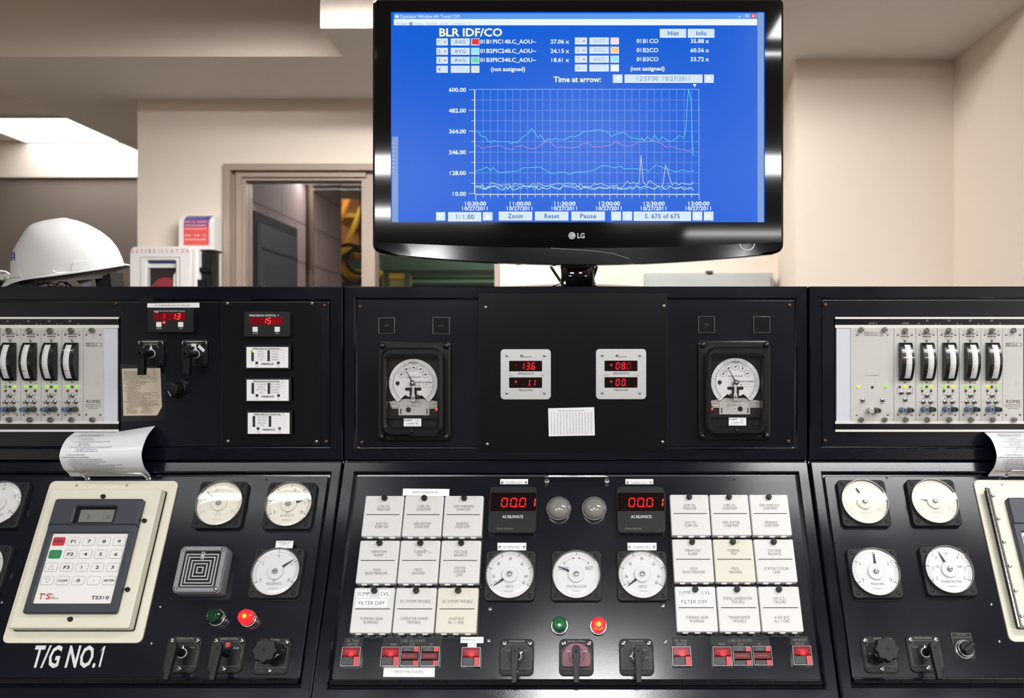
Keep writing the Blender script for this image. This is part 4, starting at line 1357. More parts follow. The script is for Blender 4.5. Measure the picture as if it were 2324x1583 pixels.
    btn(1821, 403, 1872, 448, None)
    def tri(x, y, s, d, k=3, mat=SCRW):
        u, v = zx(x), zy(y)
        P = {'l': [(-s, 0), (s, -s), (s, s)], 'r': [(s, 0), (-s, s), (-s, -s)], 'u': [(0, s), (-s, -s), (s, -s)], 'd': [(0, -s), (s, s), (-s, s)]}[d]
        b.poly([(tx(u) + p * KT, tz(v) + q * KT) for p, q in P], S(k), mat)
    tri(1349, 424, 5, 'l'); tri(1847, 424, 5, 'r'); tri(1768, 464, 4, 'd', 1)
    # graph
    gx = [573 + 40.65 * k for k in range(31)]
    for k in range(1, 31):
        x = zx(573 + 40.65 * k)
        if k < 30:
            y = 483
            while y < 1052:
                rc(x - .45, zy(y), x + .45, zy(min(y + 7, 1052)), 1, SCRG); y += 11
        rc(x - .5, zy(1057), x + .5, zy(1074 if k % 6 else 1086), 1, SCRW)
    for k in range(0, 11):
        y = 485 + 56.7 * k
        if 0 < k < 10:
            x = 576
            while x < 1790:
                rc(zx(x), zy(y) - .45, zx(min(x + 6, 1790)), zy(y) + .45, 1, SCRG); x += 10
        rc(zx(536 if k % 2 == 0 else 550), zy(y) - .5, zx(568), zy(y) + .5, 1, SCRW)
    rc(zx(566), zy(485), zx(571), zy(1054), 1, SCRW)
    rc(zx(573), zy(482), zx(1793), zy(485), 1, SCRG); rc(zx(1790), zy(482), zx(1793), zy(1058), 1, SCRG); rc(zx(573), zy(1054), zx(1793), zy(1058), 1, SCRW)
    rc(zx(572), zy(1057), zx(575), zy(1088), 1, SCRW)
    for k, s_ in enumerate(('600.00', '482.00', '364.00', '246.00', '128.00', '10.00')):
        b.text(s_, tx(zx(521)), tz(zy(486 + 113.4 * k)), 9 * KT, S(1), SCRW, 'r', bold=1, w=(39 if k < 5 else 32) * KT)
    for k, s_ in enumerate(('10:30:00', '11:00:00', '11:30:00', '12:00:00', '12:30:00', '13:00:00')):
        x = tx(zx(571 + 243.6 * k))
        b.text(s_, x, tz(zy(1106)), 9 * KT, S(1), SCRW, bold=1, w=50 * KT)
        b.text('10/27/2011', x, tz(zy(1132)), 8.6 * KT, S(1), SCRW, bold=1, w=63 * KT)
    def curve(pts, mat, k=2, w_=1.1): b.pline([(tx(zx(x)), tz(zy(y))) for x, y in pts], w_ * KT, S(k), mat)
    curve([(575, 712), (588, 712), (600, 735), (612, 741), (625, 742), (640, 765), (660, 775), (672, 762), (690, 770), (755, 768), (768, 782), (780, 772), (800, 776), (815, 760), (835, 742), (862, 722), (878, 697), (890, 710), (915, 750), (925, 732), (940, 748), (950, 765), (975, 752), (990, 760), (1005, 750), (1035, 758), (1060, 757), (1090, 740), (1115, 742), (1145, 730), (1160, 714), (1200, 712), (1225, 705), (1255, 704), (1280, 712), (1300, 722), (1315, 742), (1340, 726), (1380, 718), (1400, 732), (1425, 752), (1450, 750), (1470, 760), (1480, 748), (1490, 765), (1510, 742), (1535, 765), (1550, 732), (1570, 765), (1590, 742), (1635, 770), (1660, 755), (1685, 735), (1710, 750), (1720, 700), (1728, 560), (1735, 485), (1748, 540), (1758, 835), (1768, 847)], SCRC)
    curve([(575, 790), (595, 795), (612, 808), (630, 798), (710, 790), (745, 808), (778, 810), (790, 795), (825, 790), (860, 803), (880, 808), (905, 803), (950, 772), (975, 765), (1000, 790), (1020, 802), (1045, 795), (1060, 800), (1085, 803), (1130, 800), (1150, 782), (1185, 775), (1215, 798), (1270, 795), (1305, 790), (1340, 768), (1380, 792), (1425, 793), (1460, 772), (1550, 765), (1590, 780), (1610, 798), (1640, 795), (1680, 808), (1740, 820), (1765, 806)], SCRP)
    curve([(575, 930), (600, 922), (635, 907), (655, 928), (670, 910), (690, 930), (710, 937), (760, 932), (800, 930), (830, 912), (875, 910), (920, 906), (950, 920), (985, 943), (1030, 935), (1060, 935), (1085, 948), (1110, 935), (1180, 932), (1230, 920), (1250, 905), (1280, 898), (1330, 912), (1365, 902), (1380, 917), (1430, 915), (1500, 922), (1515, 932), (1540, 910), (1560, 897), (1600, 912), (1640, 925), (1670, 935), (1700, 922), (1740, 932), (1765, 927)], SCRC)
    rnd = random.Random(3)
    for base, amp, mat in ((1008, 17, SCRO), (1018, 14, SCRC), (1020, 12, SCRW)):
        pts = []
        x = 575
        while x < 1768:
            pts.append((x, base - rnd.uniform(-amp, amp) - (12 if mat is SCRO and x > 1400 else 0)))
            x += rnd.uniform(10, 24)
        if mat is SCRO:
            pts = [p for p in pts if not (1450 < p[0] < 1502 or 1585 < p[0] < 1650)] + [(1458, 1000), (1466, 985), (1476, 842), (1486, 985), (1498, 1002), (1592, 1012), (1598, 985), (1609, 893), (1640, 990), (1646, 1006)]
            pts.sort()
        curve(pts, mat)
    btn(358, 1153, 407, 1198); tri(382, 1176, 5.5, 'd')
    btn(424, 1153, 604, 1203, '1: 1.00', h=10, bold=1, w=42)
    btn(613, 1153, 665, 1198); tri(640, 1176, 5.5, 'u')
    btn(700, 1150, 882, 1198, 'Zoom', h=10, bold=1, w=34); btn(897, 1150, 1079, 1198, 'Reset', h=10, bold=1, w=34); btn(1096, 1150, 1278, 1198, 'Pause', h=10, bold=1, w=37)
    btn(1313, 1150, 1366, 1198); tri(1331, 1175, 4, 'l'); tri(1349, 1175, 4, 'l')
    btn(1375, 1150, 1427, 1198); tri(1400, 1175, 5, 'l')
    btn(1436, 1150, 1748, 1200, 'S. 675 of 675', h=10, bold=1, w=80)
    btn(1757, 1150, 1809, 1198); tri(1784, 1175, 5, 'r')
    btn(1819, 1150, 1870, 1198); tri(1836, 1175, 4, 'r'); tri(1853, 1175, 4, 'r')
    s = b.build('screen', t)
    s['label'] = 'lit blue screen with a trend graph'
monitor()

# ================================================================== instruments on the upper faces
def on(pl, name, label, cat, u, v, hm=0.0, h0=0.0, group=None):
    """A thing fixed to a panel: anchored at the place seen at (u, v) on a layer hm above it."""
    x, a = pl.P(u, v, hm)
    t = thing(name, label, cat, tuple(pl.W(x, a, h0)), pl.rot, group)
    t['_x'], t['_a'] = x, a
    return t
def rel(pl, t, hh=0.0):
    return lambda u, v, h=hh: (pl.P(u, v, h)[0] - t['_x'], pl.P(u, v, h)[1] - t['_a'])

# ---- vibration monitor racks
def rack(c, u0, u1, label, mods_u, side):
    z0 = 0.0
    t = on(UP, 'monitor_rack', label, 'instrument rack', (u0 + u1) / 2, 850, .004)
    q = rel(UP, t)
    X0, X1 = q(u0, 850, .004)[0], q(u1, 850, .004)[0]
    yy = lambda v: q(0, v, .004)[1]
    b = MB(); b.frame(rect_o(X0, X1, yy(979), yy(720)), rect_o(X0 + .001, X1 - .001, yy(955), yy(744)), 0, .004, DARK)
    b.box(X0, X1, yy(979), yy(720), 0, .0015, DARK); b.build('rack_frame', t)
    for v0, v1, mt, nm, hh in ((719, 723.5, WSTRIP, 'edge_strip', .007), (737, 744, WSTRIP, 'edge_strip', .006), (955, 961, WSTRIP, 'edge_strip', .006), (974, 979, WSTRIP, 'edge_strip', .007),
                               (723.5, 737, GLOSSP, 'label_strip', .005), (961, 974, GLOSSP, 'label_strip', .005)):
        b = MB().box(X0, X1, yy(v1), yy(v0), .001, hh, mt)
        if nm == 'label_strip' and v0 < 800:
            for s_, u, v in mods_u:
                b.text(s_, q(u, v, hh)[0], q(u, v, hh)[1], .0042, hh + .0003, ENGR, bold=1)
        b.build(nm, t)
    f0, f1 = side
    MB().box(q(f0, 850)[0], q(f1, 850)[0], yy(955), yy(744), .001, .0045, FILL).build('filler_panel', t)
    return t
rack(CON_L, -28, 270, 'pale equipment rack of vibration monitors beside the yellowed instruction sheet',
     [('#1', 18, 728), ('#2', 65, 728), ('#3', 112, 728), ('#4', 159, 728), ('L', 37, 735), ('L', 46, 735), ('R', 83, 735), ('L', 93, 735), ('R', 130, 735), ('L', 140, 735), ('R', 178, 735), ('R', -9, 735)], (234.5, 269))
rack(CON_R, 1895, 2370, 'pale equipment rack of vibration monitors near the beige side wall',
     [('UNIT 2', 1981, 733), ('AXIAL', 2055, 733), ('#1', 2105, 727), ('#2', 2154, 727), ('#3', 2202, 727), ('#4', 2251, 727), ('R', 2085, 734), ('L', 2124, 734), ('L', 2133, 734), ('R', 2173, 734), ('L', 2182, 734), ('R', 2221, 734), ('L', 2231, 734), ('R', 2270, 734)], (1897, 1931))

def bezel_mesh():
    """Edgewise meter: black block whose front bulges, with a curved white scale."""
    w_, h_ = .0275, .0835
    prof = lambda f: .006 + .017 * math.sin(math.pi * f) ** .8
    b = MB()
    n = 16
    P = [(-h_ / 2 + h_ * i / n, prof(i / n)) for i in range(n + 1)]
    vs = [(x, y, z) for x in (-w_ / 2, w_ / 2) for y, z in P] + [(x, y, 0) for x in (-w_ / 2, w_ / 2) for y in (-h_ / 2, h_ / 2)]
    m = n + 1
    fs = [(i, i + m, i + 1 + m, i + 1) for i in range(n)]
    k = 2 * m
    fs += [tuple([k] + list(range(0, m)) + [k + 1])]
    fs += [tuple([k + 3] + list(reversed(range(m, 2 * m))) + [k + 2])]
    fs += [(k + 1, n, m + n, k + 3), (k, k + 2, m, 0)]
    b.add(vs, fs, BAKE)
    bz = b.mesh('bezel')
    b = MB()
    sw, sh = .0125, .074
    pf = lambda y: prof((y + h_ / 2) / h_) + .0004
    cv = lambda x, y, z: (x, y, pf(y) + z)
    ys = [-sh / 2 + sh * i / n for i in range(n + 1)]
    b.add([cv(x, y, 0) for y in ys for x in (-sw / 2, sw / 2)], [(2 * i, 2 * i + 1, 2 * i + 3, 2 * i + 2) for i in range(n)], WHITE)
    for i in range(31):
        y = -sh / 2 + .004 + (sh - .008) * i / 30
        l = .005 if i % 5 == 0 else .003
        x0 = -sw / 2 + .001
        b.add([cv(x0, y - .00022, .0002), cv(x0 + l, y - .00022, .0002), cv(x0 + l, y + .00022, .0002), cv(x0, y + .00022, .0002)], [(0, 1, 2, 3)], DRED if i % 5 else INKG)
        if i % 6 == 0:
            b.text(str(i // 6 * 2), .0032, y, .0022, .0002, INKG, fn=cv)
    return bz, b.mesh('scale'), pf
BZ, SCALE, BPF = bezel_mesh()
TS = MB()
TS.lathe([(.0050, 0), (.0054, .002), (.0054, .009), (.0045, .0105), (0, .0106)], STEEL, n=14)
TS.box(-.0048, .0048, -.0006, .0006, .0098, .0109, DARK)
THUMB = TS.mesh('thumbscrew')
TG = MB()
TG.lathe([(.0044, 0), (.0044, .0025), (.003, .0035), (.0018, .004), (.0014, .011), (.0019, .0135), (.001, .0148), (0, .015)], STEEL, n=12)
TOGGLE = TG.mesh('toggle_switch')
def jack_mesh(mat):
    m = MB()
    m.lathe([(.0052, 0), (.0058, .001), (.0055, .018), (.0050, .022), (.0028, .0222), (.0026, .018), (0, .0178)], mat, n=16)
    return m.mesh('jack')
JB = jack_mesh(M('blue jack', C(92, 116, 150), .4, noise=(80, .1)))
JK = jack_mesh(M('dark green jack', C(44, 58, 56), .4, noise=(80, .1)))
JW = jack_mesh(M('white jack', C(206, 200, 190), .4, noise=(80, .06)))
JG = jack_mesh(M('grey jack', C(70, 64, 60), .4, noise=(80, .1)))
def led_mesh(mat, r=.0030):
    m = MB(); m.lathe([(r, 0), (r, .002), (r * .8, .0036), (r * .35, .0046), (0, .0048)], mat, n=14)
    return m.mesh('indicator')
LG_, LY_, LW_, LR_, LK_ = led_mesh(GLED), led_mesh(YLED), led_mesh(GLEDD), led_mesh(DRED, .0024), led_mesh(BLACK2, .0026)

MW = .0462
def module(u0, u1, label, needle, leds, kind='vib', sgn=1, group='vibration monitor modules'):
    """One plug-in vibration monitor; coordinates about its centre."""
    t = on(UP, 'vibration_monitor', label, 'vibration monitor', (u0 + u1) / 2, 849.5, .008, group=group)
    W_ = (u1 - u0) / F * (YV - .008) - .0008
    H_ = 211 / F * YV
    b = MB()
    b.rbox(0, 0, W_, H_, .0005, .002, .0062, MODG, .0004)
    y = lambda v: (849.5 - v) / F * YV
    z = .0066
    if kind == 'vib':
        b.text('VIBRATION', 0, y(757.5), .0036, z, INK, bold=1, w=.021); b.text('MONITOR', 0, y(763.5), .0036, z, INK, bold=1, w=.0185)
        b.text('MADE IN U.S.A.', 0, y(769), .0018, z, INKG, w=.017)
        b.text('CH', .0145, y(750.5), .0017, z, INKG); b.text('MAX 5', .0152, y(753.5), .0017, z, INKG)
        b.arc(-.0165, y(752), .0033, .0006, 0, 200, z, INKG, 12)
        for x, v in ((-.010, 869.5), (.010, 869.5)): b.text('OK' if x < 0 else 'ALERT', x, y(v), .0018, z, INKG)
        b.pline([(-.010, y(889)), (-.010, y(896)), (-.003, y(896))], .0006, z, INK); b.pline([(.010, y(889)), (.010, y(896)), (.004, y(896))], .0006, z, INK)
        b.pline([(-.008, y(907)), (-.008, y(902.5)), (.008, y(902.5)), (.008, y(907))], .0006, z, INK)
        b.pline([(-.008, y(915)), (-.008, y(920.5)), (.008, y(920.5)), (.008, y(915))], .0006, z, INK)
        for x in (-.0175, .0175): b.text('PROX' if x < 0 else 'AMPL', x, y(911), .0016, z, INKG)
        b.text('OFF', 0, y(891), .0016, z, INKG); b.text('DC OUT', 0, y(919.5), .0016, z, INKG)
    elif kind == 'axial':
        b.text('THRUST', 0, y(757.5), .0036, z, INK, bold=1, w=.016); b.text('MONITOR', 0, y(763.5), .0036, z, INK, bold=1, w=.0185)
        b.text('MADE IN U.S.A.', 0, y(769), .0018, z, INKG, w=.017)
        b.pline([(-.017, y(878)), (-.017, y(893)), (.017, y(893)), (.017, y(878))], .0006, z, INK)
    elif kind == 'blank':
        b.text('BENTLY', -.003, y(779.5), .0042, z, INK, sx=1.3, w=.027); b.text('NEVADA', -.003, y(784.5), .0042, z, INK, sx=1.3, w=.027)
        b.arc(.0145, y(782), .0042, .0008, 0, 200, z, INK, 14)
        b.text('ROMIS', 0, y(910.5), .0072, z, INK, w=.032)
        for k, s_ in enumerate(('Rotating Machinery', 'Information Systems', 'and Services')):
            b.text(s_, 0, y(917.5 + k * 4.2), .0024, z, INK, w=(.035, .036, .024)[k])
    elif kind == 'power':
        b.text('BENTLY', -.003, y(755), .0042, z, INKG, w=.030); b.text('NEVADA', -.003, y(760), .0042, z, INKG, w=.030)
        b.arc(.0170, y(758), .0042, .0008, 0, 200, z, INKG, 14)
        b.text('DC POWER SUPPLY', 0, y(851.5), .0020, z, INKG, w=.032)
        b.text('SELF TEST', -.022, y(915), .0018, z, INKG); b.text('RESET', .022, y(915), .0018, z, INKG)
    b.build('faceplate', t)
    if kind == 'power':
        ths = [(-.026, 748), (.026, 748), (-.026, 951), (.026, 951)]
    else:
        ths = [(-.001, 749.5), (0, 951)]
    for x, v in ths: part_m('thumbscrew', THUMB, t, (x, y(v), .006), (0, 0, random.uniform(0, 3)))
    k_ = W_ / MW
    sx = .0155 * (1 if kind != 'power' else 2.2)
    for x in (-sx, sx):
        for v in (759.5, 940.5): part_m('screw', SCR_T, t, (x, y(v), .006), (0, 0, random.uniform(0, 3)))
    if kind in ('vib', 'axial'):
        for v in (773, 866): part_m('screw', SCR_SS, t, (0, y(v), .006), (0, 0, random.uniform(0, 3)))
        by = y(820)
        bz = part_m('bezel', BZ, t, (0, by, .006))
        part_m('scale', SCALE, bz, (.0015 * sgn * -1, 0, 0))
        nd = MB()
        yn = -.030 + .060 * needle
        cvn = lambda x, yy, o: (x, yy, BPF(yy) + o)
        nd.add([cvn(-.008, yn - .0008, .0007), cvn(.000, yn - .0003, .0007), cvn(.000, yn + .0003, .0007), cvn(-.008, yn + .0008, .0007)], [(0, 1, 2, 3)], REDBTN)
        nd.build('needle', bz)
        gl = MB()
        n = 12
        ys = [-.038 + .076 * i / n for i in range(n + 1)]
        gl.add([cvn(x, yy, .0016) for yy in ys for x in (-.0115, .0115)], [(2 * i, 2 * i + 1, 2 * i + 3, 2 * i + 2) for i in range(n)], GLASS)
        gl.build('cover_glass', bz)
    for (me, x, v) in leds: part_m('indicator', me, t, (x, y(v), .006))
    if kind == 'vib':
        for x, v in ((0, 896.5), (-.008, 911), (.008, 911)): part_m('toggle_switch', TOGGLE, t, (x, y(v), .006), (R(8), 0, 0))
        for me, x in ((JB, -.0085), (JK, .0085)): part_m('jack', me, t, (x, y(927.5), .006))
    elif kind == 'axial':
        for x, v in ((-.008, 890), (.008, 890), (0, 906)): part_m('toggle_switch', TOGGLE, t, (x, y(v), .006), (R(8), 0, 0))
        for me, x in ((JB, -.0085), (JG, .0085)): part_m('jack', me, t, (x, y(929), .006))
    elif kind == 'power':
        for x, v in ((-.022, 907), (.022, 907)): part_m('toggle_switch', TOGGLE, t, (x, y(v), .006), (R(8), 0, 0))
        for me, x in ((JW, -.008), (JG, .008)): part_m('jack', me, t, (x, y(929.5), .006))
    return t
def leds(a, b_):
    return [(a, -.0098, 877), (LR_, 0, 877), (b_, .0098, 877), (LR_, -.0098, 886), (LR_, .0098, 886)]
module(-1, 45.6, 'vibration monitor headed #1 with one weak green lamp, at the picture edge', .20, leds(LW_, LG_))
module(45.6, 92.2, 'vibration monitor headed #2 in the rack by the yellowed sheet', .16, leds(LG_, LG_))
module(92.2, 139.2, 'vibration monitor headed #3 in the rack by the yellowed sheet', .20, leds(LG_, LG_))
module(139.2, 187.6, 'vibration monitor headed #4 next to the blank grey module in the left rack', .16, leds(LG_, LG_))
module(187.6, 234.4, 'blank grey module lettered ROMIS in the rack by the yellowed sheet', 0, [], 'blank', group='blank rack modules')
R2 = [(LG_, LY_), (LG_, LY_), (LG_, LG_), (LY_, LG_)]
module(1931, 2029.5, 'wide grey power supply module under the heading UNIT 2 in the right rack', 0, [(LY_, -.0305, 877), (LK_, 0, 878), (LG_, .0295, 877)], 'power', group='power supply modules')
module(2029.5, 2079, 'thrust monitor with one yellow lamp between two red ones in the right rack', .60, [(LR_, -.0115, 877), (LY_, 0, 877), (LR_, .0115, 877)], 'axial', -1, group='thrust monitor modules')
for k, (a, l, ndl) in enumerate(zip((2079, 2128.5, 2178, 2227), ('first vibration monitor after the thrust monitor, headed #1 in the right rack', 'second vibration monitor after the thrust monitor, headed #2', 'third vibration monitor after the thrust monitor, headed #3', 'vibration monitor headed #4 beside the blank module in the right rack'), (.21, .25, .23, .27))):
    module(a, a + 49.2, l, ndl, leds(*R2[k]), sgn=-1)
module(2276, 2324, 'blank grey module lettered ROMIS in the right rack', 0, [], 'blank', group='blank rack modules')

# ---- digital process meters
def digital_meter(u0, v0, u1, v1, label, maker, digits, window, btns, sub, lamp=None):
    hm = .016
    t = on(UP, 'digital_meter', label, 'digital meter', (u0 + u1) / 2, (v0 + v1) / 2, hm, group='red digital panel meters')
    q = rel(UP, t, hm)
    X0, Y0 = q(u0, v1); X1, Y1 = q(u1, v0)
    b = MB(); b.rbox(0, 0, X1 - X0, Y1 - Y0, .002, 0, hm, BLACK2, .0012)
    for fx in (.2, .8):
        for yy in (Y0, Y1): b.box(X0 + (X1 - X0) * fx - .004, X0 + (X1 - X0) * fx + .004, yy - .001, yy + .001, .002, .012, DARK)
    for tx_, u, v, h, w_, k in maker: b.text(tx_, *q(u, v), h, hm + .0003, ENGW, bold=k, w=w_)
    for tx_, u, v in sub: b.text(tx_, *q(u, v), .0026, hm + .0003, ENGW)
    b.build('case', t)
    wx0, wy0 = q(window[0], window[3]); wx1, wy1 = q(window[2], window[1])
    b = MB(); b.rect((wx0 + wx1) / 2, (wy0 + wy1) / 2, wx1 - wx0, wy1 - wy0, hm + .0003, LEDBG)
    for ch, u, v, mt in digits: b.seg7(ch, *q(u, v), .0068, .0120, .0022, hm + .0006, mt, .18)
    b.build('display', t)
    for u, v in btns:
        x, y = q(u, v)
        b = MB(); b.rbox(x, y, .0112, .0112, .0006, hm, hm + .002, WPLAS, .0004); b.build('key', t)
    if lamp:
        part_m('lamp', led_mesh(LEDH, .0030), t, q(*lamp) + (hm - .001,))
    return t
digital_meter(334, 699, 438, 754, 'digital meter reading 1 13 under the white tape on bearing oil pressure',
              [('Cole-Parmer Instrument Company', 391, 705, .0036, .056, 0), ('cp', 355, 705.5, .0048, .012, 1)],
              [('1', 369.5, 717.5, LED), ('1', 394, 717.5, LEDH), ('3', 405, 717.5, LEDH)], (349, 709.5, 421.5, 726.5), [(361, 736), (410.5, 736)], [('ENTER', 361, 744.8), ('SCN', 410.5, 744.8)], (372.5, 731.3))
digital_meter(553, 707, 658, 764, 'digital meter reading 15 above the white multiplexer panels',
              [('PRECISION DIGITAL', 596.5, 715.5, .0042, .060, 1), ('+', 632, 715.5, .0042, .004, 1)],
              [('1', 600, 727.5, LEDH), ('5', 611, 727.5, LEDH), ('6', 623, 728, LEDD), ('F', 635, 728, LEDD)], (567, 719.5, 641.5, 736.5), [(579.5, 747), (629.5, 747)], [('ENTER', 579.5, 755.8), ('SCN', 629.5, 755.8)])
def minimux(u0, v0, u1, v1, f, label, left, right, lit=False, worn=False):
    hm = .014
    t = on(UP, 'channel_selector', label, 'multiplexer', (u0 + u1) / 2, (v0 + v1) / 2, hm, group='white faced multiplexer panels')
    q = rel(UP, t, hm)
    X0, Y0 = q(u0, v1); X1, Y1 = q(u1, v0)
    fx0, fy0 = q(f[0], f[3]); fx1, fy1 = q(f[2], f[1])
    b = MB(); b.box(X0, X1, Y0, Y1, 0, hm - .002, BLACK2)
    b.frame(rect_o(X0, X1, Y0, Y1), rect_o(fx0, fx1, fy0, fy1), 0, hm, BLACK2, .0008); b.build('case', t)
    b = MB(); b.box(fx0, fx1, fy0, fy1, hm - .003, hm - .001, TAPE)
    z = hm - .0006
    U = lambda u, v: q(f[0] + u, f[1] + v)
    b.text('PRECISION DIGITAL', *U(45, 4), .0032, z, INK, bold=1, w=.060); b.text('+', *U(81, 4), .0034, z, INK, bold=1)
    b.text('MINIMUX', *U(48, 38.5), .0042, z, INK, bold=1, w=.028)
    for i in range(5):
        y0 = 7.5 + 6.1 * i
        b.line(*U(18, y0), *U(85, y0), .0003, z, RULE)
    b.line(*U(85, 7.5), *U(85, 32), .0003, z, RULE)
    for i in range(4):
        if i < len(left) and left[i]: b.text(left[i], *U(33, 10.5 + 6.1 * i), .0024, z, INKG, w=min(.024, .0018 * len(left[i])))
        if i < len(right) and right[i]: b.text(right[i], *U(65, 10.5 + 6.1 * i), .0024, z, INKG, w=min(.024, .0018 * len(right[i])))
    b.text('CTRL', *U(23.5, 43.5), .0022, z, INKG); b.text('SCN', *U(72.5, 43.5), .0022, z, INKG)
    b.build('faceplate', t)
    for u in (14, 50.5):
        x, y = U(u, 19.7)
        MB().box(x - .0027, x + .0027, y - .0121, y + .0121, hm - .002, hm - .0004, BLKBTN).build('lamp_bar', t)
    if lit: part_m('lamp', led_mesh(YLED, .0024), t, U(15.5, 10) + (hm - .002,))
    for u in (23.5, 72.5):
        x, y = U(u, 36)
        MB().rbox(x, y, .0056, .0056, .0004, hm - .002, hm, BLKBTN if not (worn and u > 50) else BRN, .0003).build('key', t)
minimux(555, 782, 660, 838, (559, 787, 654, 834), 'white multiplexer panel with a lit yellow lamp and stator channels',
        ['STATOR 1', 'STATOR 2', 'STATOR 3', 'TUR 4'], ['STATOR 5', 'STATOR 6', 'TURBINE 2', 'TURBINE 3'], True)
minimux(556, 856, 661, 912, (559.5, 861, 655, 909), 'white multiplexer panel with journal channels between the two others',
        ['OIL COOLER OUT', 'GEN BRG 2', 'AIR IN OUTBD', 'INBD'], ['AIR OUT INBD', 'AIR OUT OUTBD', 'LP JOURNAL', 'HP JOURNAL'])
minimux(558, 930, 663, 986, (562, 936, 657, 984), 'white multiplexer panel with thrust channels and one worn brown key',
        ['OUTER THRUST', 'INBD THRUST', 'INBD THRUST', 'THRUST'], ['', '', '', ''], False, True)

# ---- labels and papers on the upper faces
def tape(pl, pts, label, lines=(), h=.0004, z=0.0, mat=TAPE, name='label_tape', cat='label', group=None, r=0):
    """Flat strip with corners seen at pts (tl, tr, br, bl)."""
    um, vm = sum(p[0] for p in pts) / 4, sum(p[1] for p in pts) / 4
    t = on(pl, name, label, cat, um, vm, z + h, z, group)
    q = rel(pl, t, z + h)
    P = [q(*p) for p in (pts[3], pts[2], pts[1], pts[0])]
    b = MB(); b.prism(P, 0, h, mat)
    ang = math.atan2(P[1][1] - P[0][1], P[1][0] - P[0][0])
    for s_, u, v, hh, w_, mt in lines: b.text(s_, *q(u, v), hh, h + .0002, mt, w=w_, rot=ang)
    b.build('strip', t)
    return t, q
tape(UP, [(334.5, 688), (452.5, 686.5), (452.5, 697.5), (334, 697.5)], 'white tape lettered #1 TURBINE BEARING OIL PRESSURE above a digital meter',
     [('#1 TURBINE BEARING OIL PRESSURE', 392, 692.6, .0035, .078, INKG)], z=0)
# aged instructions in a plastic sleeve
t = on(UP, 'instruction_sheet', 'yellowed instruction sheet in a clear sleeve below the pistol grip switch', 'paper', 323, 889, .001)
q = rel(UP, t)
b = MB(); b.prism([q(*p) for p in ((280.5, 943), (357, 942), (368, 922), (364, 834.5), (277, 836))], 0, .0008, AGED)
rnd = random.Random(5)
wl = ['turn', 'open', 'verify', 'valve', 'oil', 'pump', 'the', 'to', 'start', 'check', 'governor', 'speed', 'breaker', 'and', 'close', 'field', 'at', 'rpm', 'set', 'load', 'main']
def para(b, q, lines, z, mat, fn=None, hh=.0019):
    for u, v, w_ in lines:
        s_ = ''
        while len(s_) * .95 < w_ * .98: s_ += (' ' if s_ else '') + rnd.choice(wl)
        x0, y0 = q(u, v)
        b.text(s_, x0, y0, hh, z, mat, 'l', w=w_ / F * YV, fn=fn)
L = []
for k in range(44):
    v = 842 + k * 2.2
    ind = rnd.choice((280, 286, 287, 289)) if k > 5 else 281
    w_ = rnd.choice((24, 30, 36, 42, 50, 60)) if k < 22 else rnd.choice((40, 55, 70, 76))
    if k > 36:
        L.append((288, v, rnd.uniform(16, 26))); L.append((322, v, rnd.uniform(14, 26)))
    else:
        L.append((ind + (v - 836) * .03, v, min(w_, 361 - ind)))
para(b, q, L, .0010, INKBR)
b.text('GENERATOR START', *q(325, 838), .0017, .0010, INKBR)
b.build('sheet', t)
b = MB(); b.prism([q(*p) for p in ((276, 956), (377, 953), (379, 828), (273, 826))], .0012, .0016, SLEEVE); b.build('plastic_sleeve', t)
# conversion chart
t, q = tape(UP, [(1244, 926), (1348.5, 923.5), (1350, 987.5), (1245.5, 989.5)], 'white paper chart comparing Fahrenheit and Centigrade under the two silver meters',
            [('Comparison of Fahrenheit and Centigrade Scales', 1296, 931, .0026, .060, INKG)], h=.0006, z=.009, mat=PAPER, name='conversion_chart', cat='paper')
b = MB()
for c_ in range(14):
    for r_ in range(24):
        u, v = 1251 + c_ * 7.0 + r_ * .04, 936.5 + r_ * 2.12 - c_ * .12
        s_ = ('Fahr' if c_ % 2 == 0 else 'Cent') if r_ == 0 else (str(int(c_ * 24 + r_ * 5)) if c_ % 2 == 0 else '%.1f' % ((c_ * 24 + r_ * 5 - 32) / 1.8))
        b.text(s_, *q(u, v, .0096), .0014, .0009, INKG)
o = b.build('figures', t)

# ---- black push buttons with thin steel rims
for u0, v0, u1, v1, tx_, lab in ((859, 720, 895.5, 757, 'TEST', 'square black button engraved TEST above the demand meter near the hard hat cabinet'),
                                (982, 720, 1020.5, 757, 'LOW', 'square black button engraved with a faint short word beside the silver meter plate'),
                                (1585, 717, 1622.5, 755, 'TEST', 'square black button engraved TEST above the demand meter by the right seam'),
                                (1710, 717, 1748, 755, '', 'square black button without readable lettering above the right demand meter')):
    t = on(UP, 'push_button', lab, 'push button', (u0 + u1) / 2, (v0 + v1) / 2, .006, group='square black push buttons')
    s_ = (u1 - u0) / F * YV
    b = MB(); b.frame(rr(0, 0, s_, s_, .0015, 3), rr(0, 0, s_ - .0024, s_ - .0024, .001, 3), 0, .006, STEEL, .0004); b.build('rim', t)
    b = MB(); b.rbox(0, 0, s_ - .0026, s_ - .0026, .001, 0, .0052, GLOSSP, .0006)
    if tx_: b.text(tx_, 0, 0, .0042, .0055, DIMT, w=.0125)
    b.build('cap', t)

